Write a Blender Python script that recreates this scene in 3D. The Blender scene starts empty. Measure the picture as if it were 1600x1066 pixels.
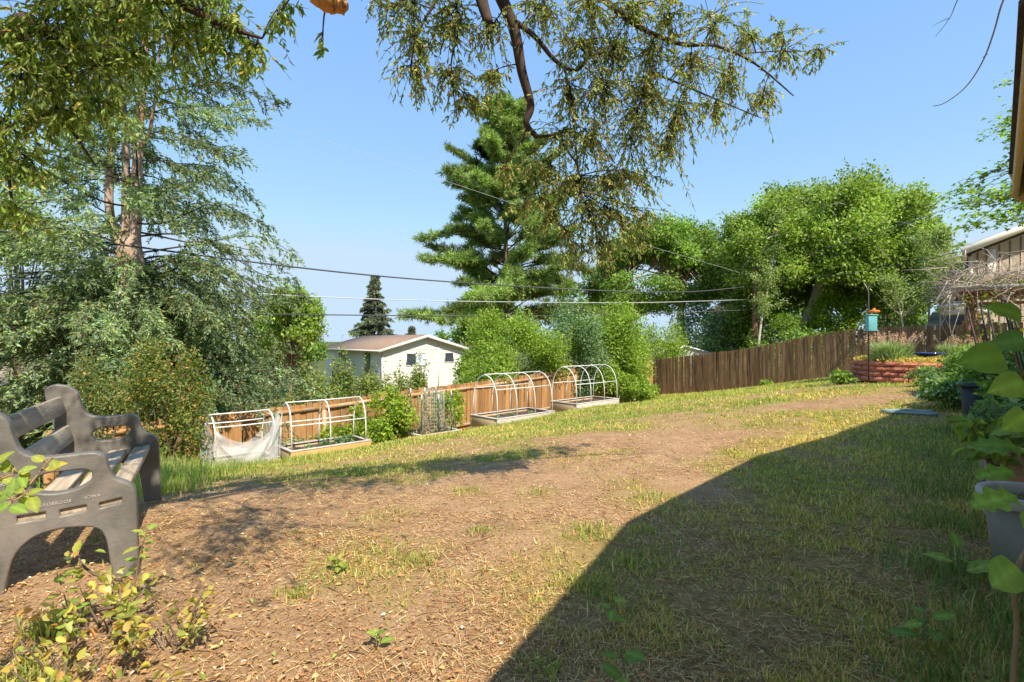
import bpy, bmesh, math, random
import numpy as np
from mathutils import Vector, Matrix

# ------------------------------------------------------------------ camera, sky, sun, exposure
scene = bpy.context.scene
CAM_Z = 1.28
cam_data = bpy.data.cameras.new("camera")
cam_data.sensor_width = 36.0
cam_data.lens = 18.0
cam_data.clip_start = 0.02
cam_data.clip_end = 6000.0
cam = bpy.data.objects.new("camera", cam_data)
scene.collection.objects.link(cam)
cam.location = (0.0, 0.0, CAM_Z)
cam.rotation_euler = (math.radians(90.0), 0.0, 0.0)
scene.camera = cam

# shadow displacement per metre of height on level ground
SHX, SHY = -0.41, 0.70
sun_to = Vector((-SHX, -SHY, 1.0)).normalized()
SUN_EL = math.asin(sun_to.z)
SUN_AZ = math.atan2(sun_to.x, sun_to.y)

world = bpy.data.worlds.new("World")
scene.world = world
world.use_nodes = True
wn = world.node_tree.nodes
wl = world.node_tree.links
wn.clear()
w_out = wn.new("ShaderNodeOutputWorld")
w_bg = wn.new("ShaderNodeBackground")
w_sky = wn.new("ShaderNodeTexSky")
w_sky.sky_type = 'NISHITA'
w_sky.sun_disc = False
w_sky.sun_elevation = SUN_EL
w_sky.sun_rotation = SUN_AZ
w_sky.altitude = 1700.0
w_sky.air_density = 1.0
w_sky.dust_density = 0.0
w_sky.ozone_density = 2.0
w_bg.inputs["Strength"].default_value = 0.15
# the camera's flat tone curve: the whole sky dome evenly compressed, a little richer in blue
w_gam = wn.new("ShaderNodeGamma"); w_gam.inputs[1].default_value = 0.30
w_hs = wn.new("ShaderNodeHueSaturation"); w_hs.inputs["Saturation"].default_value = 2.4; w_hs.inputs["Value"].default_value = 1.40
wl.new(w_sky.outputs[0], w_gam.inputs[0]); wl.new(w_gam.outputs[0], w_hs.inputs["Color"])
w_cap = wn.new("ShaderNodeMix"); w_cap.data_type = 'RGBA'; w_cap.blend_type = 'DARKEN'; w_cap.inputs[0].default_value = 1.0
w_cap.inputs[7].default_value = (1.02, 1.33, 1.68, 1.0)
w_tint = wn.new("ShaderNodeMix"); w_tint.data_type = 'RGBA'; w_tint.blend_type = 'MULTIPLY'; w_tint.inputs[0].default_value = 1.0
w_tint.inputs[7].default_value = (0.93, 0.84, 0.98, 1.0)
wl.new(w_hs.outputs[0], w_tint.inputs[6])
wl.new(w_tint.outputs[2], w_cap.inputs[6])
wl.new(w_cap.outputs[2], w_bg.inputs["Color"])
wl.new(w_bg.outputs[0], w_out.inputs["Surface"])

sun_data = bpy.data.lights.new("sun", 'SUN')
sun_data.energy = 2.0
sun_data.angle = math.radians(0.55)
sun_data.color = (1.0, 0.92, 0.78)
sun = bpy.data.objects.new("sun", sun_data)
scene.collection.objects.link(sun)
sun.location = (10, -15, 25)
sun.rotation_euler = sun_to.to_track_quat('Z', 'Y').to_euler()

scene.view_settings.view_transform = 'Standard'
scene.view_settings.look = 'None'
scene.view_settings.exposure = 2.0
scene.view_settings.gamma = 1.0
scene.view_settings.use_curve_mapping = False
scene.render.engine = 'CYCLES'
scene.cycles.use_denoising = True
scene.cycles.max_bounces = 8
scene.cycles.transparent_max_bounces = 16
scene.cycles.sample_clamp_indirect = 6.0

# ------------------------------------------------------------------ helpers
RNG = np.random.default_rng(7)
random.seed(7)

def wp(px, py, d):
    """point seen at photo pixel (px, py) at distance d along the view axis"""
    return np.array([(px - 800.0) / 800.0 * d, d, CAM_Z + (533.0 - py) / 800.0 * d])

def link(o, parent=None):
    scene.collection.objects.link(o)
    if parent is not None:
        o.parent = parent
    return o

def tag(o, label=None, cat=None, group=None, kind=None):
    if label: o["label"] = label
    if cat: o["category"] = cat
    if group: o["group"] = group
    if kind: o["kind"] = kind
    return o

def empty(name, loc=(0, 0, 0), rz=0.0):
    o = bpy.data.objects.new(name, None)
    o.empty_display_size = 0.2
    o.location = tuple(float(v) for v in loc)
    o.rotation_euler = (0, 0, rz)
    return link(o)

def make_mesh(name, V, F, mat=None, col=None, smooth=False):
    """V (n,3); F array (m,k) or list of such arrays"""
    V = np.asarray(V, dtype=np.float32).reshape(-1, 3)
    Fs = F if isinstance(F, list) else [F]
    Fs = [np.asarray(f, dtype=np.int32) for f in Fs if len(f)]
    me = bpy.data.meshes.new(name)
    me.vertices.add(len(V))
    me.vertices.foreach_set("co", V.ravel())
    nl = sum(f.size for f in Fs)
    npoly = sum(len(f) for f in Fs)
    me.loops.add(nl)
    me.loops.foreach_set("vertex_index", np.concatenate([f.ravel() for f in Fs]))
    me.polygons.add(npoly)
    tot = np.concatenate([np.full(len(f), f.shape[1], dtype=np.int32) for f in Fs])
    st = np.concatenate([[0], np.cumsum(tot)[:-1]]).astype(np.int32)
    me.polygons.foreach_set("loop_start", st)
    me.polygons.foreach_set("loop_total", tot)
    if smooth:
        me.polygons.foreach_set("use_smooth", np.ones(npoly, dtype=bool))
    me.update(calc_edges=True)
    me.validate()
    if col is not None:
        a = me.color_attributes.new("col", 'FLOAT_COLOR', 'POINT')
        c = np.ones((len(V), 4), dtype=np.float32)
        c[:, :3] = col
        a.data.foreach_set("color", c.ravel())
    if mat is not None:
        me.materials.append(mat)
    return me

def mesh_obj(name, V, F, mat=None, parent=None, col=None, smooth=False):
    o = bpy.data.objects.new(name, make_mesh(name, V, F, mat, col, smooth))
    if parent is not None and isinstance(parent, bpy.types.Object):
        return link(o, parent)
    return link(o)

def obj_of(name, me, parent=None, loc=(0, 0, 0), rot=(0, 0, 0), scale=(1, 1, 1)):
    o = bpy.data.objects.new(name, me)
    o.location = tuple(float(v) for v in loc)
    o.rotation_euler = tuple(float(v) for v in rot)
    o.scale = tuple(float(v) for v in scale)
    return link(o, parent)

def bevel(o, w=0.004, seg=2):
    m = o.modifiers.new("bevel", 'BEVEL')
    m.width = w
    m.segments = seg
    m.limit_method = 'ANGLE'
    m.angle_limit = math.radians(40)
    return o

class MB:
    """collects polygons for one mesh"""
    def __init__(self):
        self.V = []; self.F4 = []; self.F3 = []; self.n = 0; self.C = []
    def add(self, V, F, col=None):
        V = np.asarray(V, dtype=np.float64).reshape(-1, 3)
        F = np.asarray(F, dtype=np.int64)
        if F.shape[1] == 4: self.F4.append(F + self.n)
        else: self.F3.append(F + self.n)
        self.V.append(V)
        if col is not None:
            c = np.asarray(col, dtype=np.float64)
            self.C.append(np.broadcast_to(c, (len(V), 3)))
        self.n += len(V)
        return self
    def box(self, c, s, rz=0.0, tilt=None, col=None):
        hx, hy, hz = s[0] / 2, s[1] / 2, s[2] / 2
        P = np.array([[x, y, z] for z in (-hz, hz) for y in (-hy, hy) for x in (-hx, hx)])
        if tilt is not None: P = P @ np.array(tilt).T
        if rz:
            cr, sr = math.cos(rz), math.sin(rz)
            P = P @ np.array([[cr, -sr, 0], [sr, cr, 0], [0, 0, 1]]).T
        P = P + np.array(c)
        F = [[0, 2, 3, 1], [4, 5, 7, 6], [0, 1, 5, 4], [2, 6, 7, 3], [0, 4, 6, 2], [1, 3, 7, 5]]
        return self.add(P, F, col)
    def beam(self, a, b, w, h, up=(0, 0, 1)):
        a = np.array(a, float); b = np.array(b, float)
        d = b - a; L = np.linalg.norm(d); d /= L
        s = np.cross(d, up); s /= np.linalg.norm(s)
        u = np.cross(s, d)
        P = []
        for q in (a, b):
            for i, j in ((-1, -1), (1, -1), (1, 1), (-1, 1)):
                P.append(q + s * i * w / 2 + u * j * h / 2)
        F = [[0, 1, 2, 3], [7, 6, 5, 4], [0, 4, 5, 1], [1, 5, 6, 2], [2, 6, 7, 3], [3, 7, 4, 0]]
        return self.add(P, F)
    def tube(self, path, radii, sides=6, col=None):
        V, F = tube(path, radii, sides)
        return self.add(V, F, col)
    def quad(self, pts, col=None):
        return self.add(pts, [[0, 1, 2, 3]], col)
    def tri(self, pts, col=None):
        return self.add(pts, [[0, 1, 2]], col)
    def build(self, name, mat, parent=None, smooth=False):
        V = np.concatenate(self.V)
        F = []
        if self.F4: F.append(np.concatenate(self.F4))
        if self.F3: F.append(np.concatenate(self.F3))
        col = np.concatenate(self.C) if self.C and sum(len(c) for c in self.C) == len(V) else None
        return mesh_obj(name, V, F, mat, parent, col, smooth)
    def mesh(self, name, mat, smooth=False):
        V = np.concatenate(self.V)
        F = []
        if self.F4: F.append(np.concatenate(self.F4))
        if self.F3: F.append(np.concatenate(self.F3))
        col = np.concatenate(self.C) if self.C and sum(len(c) for c in self.C) == len(V) else None
        return make_mesh(name, V, F, mat, col, smooth)

def tube(path, radii, sides=6):
    """closed tapered tube along a path: returns V, F(quads)"""
    P = np.asarray(path, dtype=np.float64)
    n = len(P)
    R = np.broadcast_to(np.asarray(radii, dtype=np.float64), (n,))
    T = np.gradient(P, axis=0)
    T /= (np.linalg.norm(T, axis=1, keepdims=True) + 1e-9)
    ref = np.array([0.0, 0.0, 1.0]) if abs(T[0, 2]) < 0.9 else np.array([1.0, 0.0, 0.0])
    s = np.cross(T[0], ref); s /= np.linalg.norm(s)
    V = []
    ang = np.linspace(0, 2 * math.pi, sides, endpoint=False)
    for i in range(n):
        s = s - T[i] * np.dot(s, T[i]); s /= (np.linalg.norm(s) + 1e-9)
        u = np.cross(T[i], s)
        V.append(P[i] + R[i] * (np.cos(ang)[:, None] * s + np.sin(ang)[:, None] * u))
    V = np.concatenate(V)
    F = []
    for i in range(n - 1):
        for k in range(sides):
            k2 = (k + 1) % sides
            F.append([i * sides + k, i * sides + k2, (i + 1) * sides + k2, (i + 1) * sides + k])
    # caps
    V = np.concatenate([V, P[:1], P[-1:]])
    a, b = len(V) - 2, len(V) - 1
    for k in range(0, sides, 2):
        k1, k2 = (k + 1) % sides, (k + 2) % sides
        F.append([a, k2, k1, k])
        o = (n - 1) * sides
        F.append([b, o + k, o + k1, o + k2])
    return V, np.array(F)

def catmull(pts, n=6, closed=False):
    P = np.asarray(pts, dtype=np.float64)
    m = len(P)
    out = []
    rng = range(m) if closed else range(m - 1)
    for i in rng:
        if closed:
            p0, p1, p2, p3 = P[(i - 1) % m], P[i], P[(i + 1) % m], P[(i + 2) % m]
        else:
            p0, p1, p2, p3 = P[max(i - 1, 0)], P[i], P[i + 1], P[min(i + 2, m - 1)]
        for t in np.arange(n) / n:
            out.append(0.5 * (2 * p1 + (p2 - p0) * t + (2 * p0 - 5 * p1 + 4 * p2 - p3) * t * t + (3 * p1 - p0 - 3 * p2 + p3) * t ** 3))
    if not closed: out.append(P[-1])
    return np.array(out)

def norm(a):
    return a / (np.linalg.norm(a, axis=-1, keepdims=True) + 1e-9)

def rand_dirs(n, rng=None):
    rng = rng or RNG
    return norm(rng.normal(size=(n, 3)))

class Noise:
    """tiling value noise on a 2-D lattice"""
    def __init__(self, seed):
        self.t = np.random.default_rng(seed).random((128, 128))
    def v(self, x, y):
        xi = np.floor(x).astype(int); yi = np.floor(y).astype(int)
        fx = x - xi; fy = y - yi
        fx = fx * fx * (3 - 2 * fx); fy = fy * fy * (3 - 2 * fy)
        t = self.t
        a = t[xi % 128, yi % 128]; b = t[(xi + 1) % 128, yi % 128]
        c = t[xi % 128, (yi + 1) % 128]; d = t[(xi + 1) % 128, (yi + 1) % 128]
        return (a * (1 - fx) + b * fx) * (1 - fy) + (c * (1 - fx) + d * fx) * fy
    def fbm(self, x, y, o=3):
        s = 0; a = 0.5; tot = 0
        for k in range(o):
            s = s + a * self.v(x * 2 ** k + 17.3 * k, y * 2 ** k + 9.1 * k); tot += a; a *= 0.5
        return s / tot

def sstep(a, b, x):
    t = np.clip((x - a) / (b - a), 0, 1)
    return t * t * (3 - 2 * t)

# leaf-shaped faces ---------------------------------------------------------------------------
def leaves4(P, A, N, L, W, C, fold=0.15):
    """one folded rhombus per leaf: P base, A axis, N normal, L length, W width, C colour"""
    n = len(P)
    A = norm(A); S = norm(np.cross(A, N)); N = np.cross(S, A)
    L = np.broadcast_to(L, (n,))[:, None]; W = np.broadcast_to(W, (n,))[:, None]
    v0 = P; v2 = P + A * L
    m = P + A * L * 0.45
    v1 = m + S * W * 0.5 + N * W * fold; v3 = m - S * W * 0.5 + N * W * fold
    V = np.stack([v0, v1, v2, v3], 1).reshape(-1, 3)
    F = np.arange(n * 4).reshape(n, 4)
    col = np.repeat(C, 4, axis=0)
    return V, F, col

def leaves6(P, A, N, L, W, C, fold=0.25, curl=0.15):
    """two-quad leaf with a mid rib, pointed at both ends"""
    n = len(P)
    A = norm(A); S = norm(np.cross(A, N)); N = np.cross(S, A)
    L = np.broadcast_to(L, (n,))[:, None]; W = np.broadcast_to(W, (n,))[:, None]
    v0 = P; v3 = P + A * L - N * L * curl
    a = P + A * L * 0.30; b = P + A * L * 0.68 - N * L * curl * 0.35
    v1 = a + S * W * 0.48 + N * W * fold; v5 = a - S * W * 0.48 + N * W * fold
    v2 = b + S * W * 0.42 + N * W * fold; v4 = b - S * W * 0.42 + N * W * fold
    V = np.stack([v0, v1, v2, v3, v4, v5], 1).reshape(-1, 3)
    k = np.arange(n) * 6
    F = np.concatenate([np.stack([k, k + 1, k + 2, k + 3], 1), np.stack([k, k + 3, k + 4, k + 5], 1)])
    return V, F, np.repeat(C, 6, axis=0)

def pick_cols(n, pal, jit=0.18, rng=None):
    """pal: list of (weight, (r,g,b))"""
    rng = rng or RNG
    w = np.array([p[0] for p in pal], float); w /= w.sum()
    idx = rng.choice(len(pal), size=n, p=w)
    c = np.array([p[1] for p in pal], float)[idx]
    c = c * (1 + jit * rng.normal(size=(n, 1))) * (1 + 0.06 * rng.normal(size=(n, 3)))
    return np.clip(c * 1.28, 0.004, 0.85)

# ------------------------------------------------------------------ materials
MATS = {}
def new_mat(name):
    m = bpy.data.materials.new(name)
    m.use_nodes = True
    nt = m.node_tree
    nt.nodes.clear()
    return m, nt, nt.nodes, nt.links

def leaf_mat(name, trans=0.35, rough=0.55, spec=0.25):
    m, nt, N, L = new_mat(name)
    out = N.new("ShaderNodeOutputMaterial")
    at = N.new("ShaderNodeAttribute"); at.attribute_name = "col"
    p = N.new("ShaderNodeBsdfPrincipled")
    p.inputs["Roughness"].default_value = rough
    p.inputs["Specular IOR Level"].default_value = spec
    tr = N.new("ShaderNodeBsdfTranslucent")
    mul = N.new("ShaderNodeMix"); mul.data_type = 'RGBA'; mul.blend_type = 'MULTIPLY'
    mul.inputs[0].default_value = 1.0
    mul.inputs[7].default_value = (1.25, 1.35, 0.6, 1)
    L.new(at.outputs["Color"], mul.inputs[6])
    L.new(mul.outputs[2], tr.inputs["Color"])
    L.new(at.outputs["Color"], p.inputs["Base Color"])
    mx = N.new("ShaderNodeMixShader"); mx.inputs[0].default_value = trans
    L.new(p.outputs[0], mx.inputs[1]); L.new(tr.outputs[0], mx.inputs[2])
    L.new(mx.outputs[0], out.inputs["Surface"])
    MATS[name] = m
    return m

def solid_mat(name, c1, c2=None, scale=8.0, stretch=(1, 1, 1), rough=0.7, bump=0.2, bscale=None, rnd=0.0,
              spec=0.3, metal=0.0, detail=6.0, coords="Object", dirt=None, dirt_scale=1.5, dirt_lo=0.5, dirt_hi=0.75):
    """two-tone noise material with fine relief; rnd varies each object"""
    m, nt, N, L = new_mat(name)
    out = N.new("ShaderNodeOutputMaterial")
    p = N.new("ShaderNodeBsdfPrincipled")
    p.inputs["Roughness"].default_value = rough
    p.inputs["Specular IOR Level"].default_value = spec
    p.inputs["Metallic"].default_value = metal
    tc = N.new("ShaderNodeTexCoord")
    mp = N.new("ShaderNodeMapping")
    mp.inputs["Scale"].default_value = stretch
    L.new(tc.outputs[coords], mp.inputs["Vector"])
    oi = N.new("ShaderNodeObjectInfo")
    ad = N.new("ShaderNodeVectorMath"); ad.operation = 'ADD'
    cx = N.new("ShaderNodeCombineXYZ")
    ml = N.new("ShaderNodeMath"); ml.operation = 'MULTIPLY'; ml.inputs[1].default_value = 37.0
    L.new(oi.outputs["Random"], ml.inputs[0])
    for i in range(3): L.new(ml.outputs[0], cx.inputs[i])
    L.new(mp.outputs[0], ad.inputs[0]); L.new(cx.outputs[0], ad.inputs[1])
    no = N.new("ShaderNodeTexNoise")
    no.inputs["Scale"].default_value = scale
    no.inputs["Detail"].default_value = detail
    no.inputs["Roughness"].default_value = 0.62
    L.new(ad.outputs[0], no.inputs["Vector"])
    cr = N.new("ShaderNodeValToRGB")
    cr.color_ramp.elements[0].position = 0.32
    cr.color_ramp.elements[1].position = 0.68
    cr.color_ramp.elements[0].color = (*c1, 1)
    cr.color_ramp.elements[1].color = (*(c2 or c1), 1)
    L.new(no.outputs["Fac"], cr.inputs["Fac"])
    last = cr.outputs["Color"]
    if dirt is not None:
        dn = N.new("ShaderNodeTexNoise"); dn.inputs["Scale"].default_value = dirt_scale; dn.inputs["Detail"].default_value = 4
        L.new(ad.outputs[0], dn.inputs["Vector"])
        mr = N.new("ShaderNodeMapRange"); mr.inputs[1].default_value = dirt_lo; mr.inputs[2].default_value = dirt_hi
        L.new(dn.outputs["Fac"], mr.inputs[0])
        mm = N.new("ShaderNodeMix"); mm.data_type = 'RGBA'
        L.new(mr.outputs[0], mm.inputs[0]); L.new(last, mm.inputs[6]); mm.inputs[7].default_value = (*dirt, 1)
        last = mm.outputs[2]
    if rnd:
        mr2 = N.new("ShaderNodeMapRange")
        mr2.inputs[3].default_value = 1 - rnd; mr2.inputs[4].default_value = 1 + rnd
        L.new(oi.outputs["Random"], mr2.inputs[0])
        hs = N.new("ShaderNodeHueSaturation")
        L.new(mr2.outputs[0], hs.inputs["Value"]); L.new(last, hs.inputs["Color"])
        last = hs.outputs["Color"]
    L.new(last, p.inputs["Base Color"])
    if bump:
        bn = N.new("ShaderNodeTexNoise"); bn.inputs["Scale"].default_value = bscale or scale * 3; bn.inputs["Detail"].default_value = 5
        L.new(ad.outputs[0], bn.inputs["Vector"])
        bp = N.new("ShaderNodeBump"); bp.inputs["Strength"].default_value = bump; bp.inputs["Distance"].default_value = 0.01
        L.new(bn.outputs["Fac"], bp.inputs["Height"]); L.new(bp.outputs[0], p.inputs["Normal"])
    L.new(p.outputs[0], out.inputs["Surface"])
    MATS[name] = m
    return m

M_LEAF = leaf_mat("leaf", 0.46)
M_NEEDLE = leaf_mat("needle", 0.28, 0.6, 0.2)
M_GRASS = leaf_mat("grass_blade", 0.45, 0.6, 0.2)
M_LITTER = leaf_mat("litter", 0.12, 0.8, 0.1)
M_BARK = solid_mat("bark", (0.10, 0.065, 0.045), (0.22, 0.16, 0.11), 9, (1, 1, 0.25), 0.9, 0.8, 18)
M_BARK_DARK = solid_mat("bark_dark", (0.045, 0.028, 0.02), (0.10, 0.065, 0.045), 12, (1, 1, 0.3), 0.9, 0.7, 30)
M_BARK_SPRUCE = solid_mat("bark_spruce", (0.26, 0.17, 0.12), (0.50, 0.37, 0.29), 10, (1, 1, 0.5), 0.9, 0.9, 16, dirt=(0.36, 0.15, 0.05), dirt_scale=0.9, dirt_lo=0.52, dirt_hi=0.72)
M_BARK_PALE = solid_mat("bark_pale", (0.40, 0.36, 0.30), (0.62, 0.58, 0.50), 8, (1, 1, 1.5), 0.85, 0.3)
M_BARK_GREY = solid_mat("bark_grey", (0.36, 0.28, 0.22), (0.58, 0.48, 0.39), 7, (1, 1, 0.4), 0.9, 0.7, 14)
M_PVC = solid_mat("white_pvc", (0.66, 0.65, 0.62), (0.76, 0.75, 0.72), 14, (1, 1, 1), 0.4, 0.05)
M_CEDAR = solid_mat("cedar", (0.27, 0.125, 0.042), (0.44, 0.24, 0.095), 5, (6, 6, 0.5), 0.75, 0.35, 22, rnd=0.30, dirt=(0.20, 0.11, 0.06), dirt_scale=0.7, dirt_lo=0.5, dirt_hi=0.8)
M_CEDAR_H = solid_mat("cedar_rail", (0.38, 0.18, 0.06), (0.54, 0.29, 0.11), 5, (1, 6, 6), 0.75, 0.35, 22, rnd=0.2, dirt=(0.40, 0.31, 0.22), dirt_scale=0.9, dirt_lo=0.42, dirt_hi=0.62)
M_WEATHER = solid_mat("weathered_fence", (0.11, 0.058, 0.026), (0.28, 0.17, 0.085), 5, (9, 9, 0.5), 0.85, 0.5, 20, rnd=0.3, dirt=(0.42, 0.31, 0.20), dirt_scale=2.6, dirt_lo=0.58, dirt_hi=0.80)
M_BEDWOOD = solid_mat("bed_wood", (0.40, 0.29, 0.17), (0.56, 0.42, 0.27), 4, (2, 6, 6), 0.8, 0.4, 20, rnd=0.15)
M_BEDGREY = solid_mat("bed_wood_grey", (0.36, 0.31, 0.26), (0.58, 0.53, 0.47), 4, (2, 6, 6), 0.8, 0.4, 20, rnd=0.12)
M_BEDORANGE = solid_mat("bed_wood_orange", (0.52, 0.27, 0.09), (0.66, 0.38, 0.15), 4, (2, 6, 6), 0.75, 0.4, 20, rnd=0.1)
M_SOIL = solid_mat("soil", (0.05, 0.034, 0.022), (0.13, 0.09, 0.06), 14, (1, 1, 1), 0.95, 1.0, 30)
M_BENCH = solid_mat("bench_plastic", (0.105, 0.095, 0.082), (0.20, 0.182, 0.158), 5, (1, 1, 1), 0.40, 0.25, 70, detail=10.0, dirt=(0.26, 0.22, 0.18), dirt_scale=4.0, dirt_lo=0.52, dirt_hi=0.80)
M_LETTER = solid_mat("bench_lettering", (0.36, 0.33, 0.30), (0.46, 0.43, 0.39), 20, (1, 1, 1), 0.5, 0.0)
M_SLAT = solid_mat("bench_slat", (0.29, 0.22, 0.15), (0.52, 0.42, 0.30), 4, (8, 0.7, 8), 0.75, 0.4, 16, rnd=0.15)
M_SLAT_END = M_SLAT
M_BLOCK = solid_mat("red_block", (0.38, 0.12, 0.07), (0.54, 0.22, 0.14), 9, (1, 1, 1), 0.9, 0.9, 22, rnd=0.16)
M_SIDING = solid_mat("cream_siding", (0.63, 0.60, 0.54), (0.69, 0.66, 0.60), 0.6, (1, 1, 1), 0.6, 0.05)
M_WHITE = solid_mat("white_trim", (0.70, 0.67, 0.60), (0.76, 0.73, 0.66), 2, (1, 1, 1), 0.55, 0.05)
M_ROOF = solid_mat("brown_shingle", (0.19, 0.125, 0.09), (0.31, 0.215, 0.155), 3.5, (1, 1, 4), 0.9, 0.5, 9)
M_ROOF_GREY = solid_mat("grey_shingle", (0.20, 0.18, 0.165), (0.34, 0.31, 0.28), 4, (1, 1, 4), 0.9, 0.5, 9)
M_GLASS = solid_mat("window_glass", (0.03, 0.04, 0.05), (0.07, 0.09, 0.11), 1.0, (1, 1, 1), 0.08, 0.0, spec=0.9)
M_BLIND = solid_mat("window_blind", (0.50, 0.57, 0.66), (0.60, 0.66, 0.74), 1.0, (1, 1, 8), 0.4, 0.0)
M_GREYSIDING = solid_mat("taupe_siding", (0.33, 0.27, 0.205), (0.40, 0.33, 0.255), 3, (6, 6, 0.4), 0.8, 0.1)
M_SOFFIT = solid_mat("soffit_paint", (0.74, 0.54, 0.22), (0.80, 0.60, 0.26), 3, (1, 1, 1), 0.7, 0.1)
M_FASCIA = solid_mat("fascia_paint", (0.62, 0.43, 0.17), (0.70, 0.50, 0.21), 4, (1, 1, 1), 0.6, 0.15, dirt=(0.10, 0.06, 0.03), dirt_scale=3, dirt_lo=0.6, dirt_hi=0.8)
M_DARKROOF = solid_mat("near_roof_shingle", (0.05, 0.04, 0.034), (0.10, 0.085, 0.07), 12, (1, 1, 1), 0.95, 0.6)
M_POT_GREY = solid_mat("grey_plastic_pot", (0.17, 0.15, 0.12), (0.23, 0.205, 0.165), 5, (1, 1, 1), 0.5, 0.06, 40, dirt=(0.16, 0.13, 0.10), dirt_scale=2.0, dirt_lo=0.6, dirt_hi=0.9)
M_POT_RIM = solid_mat("pot_rim", (0.34, 0.32, 0.28), (0.42, 0.40, 0.35), 6, (1, 1, 1), 0.45, 0.04)
M_TERRA = solid_mat("terracotta", (0.46, 0.20, 0.12), (0.58, 0.30, 0.20), 6, (1, 1, 1), 0.8, 0.2)
M_BLACKPOT = solid_mat("black_pot", (0.022, 0.022, 0.024), (0.04, 0.04, 0.043), 6, (1, 1, 1), 0.55, 0.1)
M_BLUE = solid_mat("blue_glaze", (0.015, 0.035, 0.22), (0.03, 0.07, 0.36), 6, (1, 1, 1), 0.12, 0.03, spec=0.7)
M_TEAL = solid_mat("teal_paint", (0.12, 0.36, 0.38), (0.17, 0.44, 0.45), 6, (1, 1, 1), 0.5, 0.05)
M_ORANGE = solid_mat("orange_plastic", (0.70, 0.14, 0.02), (0.80, 0.22, 0.03), 9, (1, 1, 1), 0.4, 0.1)
M_IRON = solid_mat("dark_iron", (0.03, 0.026, 0.024), (0.06, 0.045, 0.04), 12, (1, 1, 1), 0.6, 0.2)
M_GREENPOST = solid_mat("green_post", (0.03, 0.075, 0.045), (0.05, 0.11, 0.065), 12, (1, 1, 1), 0.55, 0.1)
M_RUSTWOOD = solid_mat("red_brown_wood", (0.16, 0.065, 0.035), (0.26, 0.12, 0.07), 5, (6, 6, 0.6), 0.8, 0.3)
M_DRYVINE = solid_mat("dry_vine", (0.30, 0.23, 0.17), (0.50, 0.42, 0.34), 6, (1, 1, 1), 0.9, 0.2)
M_WIRE = solid_mat("cable", (0.06, 0.06, 0.065), (0.09, 0.09, 0.095), 3, (1, 1, 1), 0.5, 0.0)
M_WIRE_PALE = solid_mat("pale_cable", (0.46, 0.47, 0.48), (0.55, 0.56, 0.57), 3, (1, 1, 1), 0.4, 0.0)
M_POLE = solid_mat("pole_wood", (0.15, 0.075, 0.045), (0.25, 0.135, 0.085), 5, (4, 4, 0.4), 0.9, 0.4)
M_EDGING = solid_mat("green_edging", (0.20, 0.27, 0.24), (0.30, 0.37, 0.33), 6, (1, 1, 1), 0.5, 0.05)
M_SHED = solid_mat("shed_metal", (0.42, 0.42, 0.44), (0.52, 0.52, 0.54), 3, (1, 1, 1), 0.5, 0.05)
M_SHEDROOF = solid_mat("shed_roof_metal", (0.60, 0.59, 0.58), (0.72, 0.71, 0.70), 3, (1, 1, 1), 0.4, 0.05)
M_TORNWOOD = solid_mat("torn_wood", (0.45, 0.19, 0.05), (0.62, 0.33, 0.11), 12, (1, 1, 0.4), 0.85, 0.8)

# thin white netting: a fine weave with real holes left by transparency
def net_mat():
    m, nt, N, L = new_mat("white_netting")
    out = N.new("ShaderNodeOutputMaterial")
    d = N.new("ShaderNodeBsdfDiffuse"); d.inputs["Color"].default_value = (0.78, 0.77, 0.76, 1)
    tl = N.new("ShaderNodeBsdfTranslucent"); tl.inputs["Color"].default_value = (0.78, 0.77, 0.76, 1)
    tr = N.new("ShaderNodeBsdfTransparent")
    m1 = N.new("ShaderNodeMixShader"); m1.inputs[0].default_value = 0.4
    L.new(d.outputs[0], m1.inputs[1]); L.new(tl.outputs[0], m1.inputs[2])
    tc = N.new("ShaderNodeTexCoord")
    no = N.new("ShaderNodeTexNoise"); no.inputs["Scale"].default_value = 5.0; no.inputs["Detail"].default_value = 4
    L.new(tc.outputs["Object"], no.inputs["Vector"])
    mr = N.new("ShaderNodeMapRange"); mr.inputs[1].default_value = 0.3; mr.inputs[2].default_value = 0.7
    mr.inputs[3].default_value = 0.36; mr.inputs[4].default_value = 0.68
    L.new(no.outputs["Fac"], mr.inputs[0])
    m2 = N.new("ShaderNodeMixShader")
    L.new(mr.outputs[0], m2.inputs[0]); L.new(tr.outputs[0], m2.inputs[1]); L.new(m1.outputs[0], m2.inputs[2])
    L.new(m2.outputs[0], out.inputs["Surface"])
    return m
M_NET = net_mat()

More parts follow.
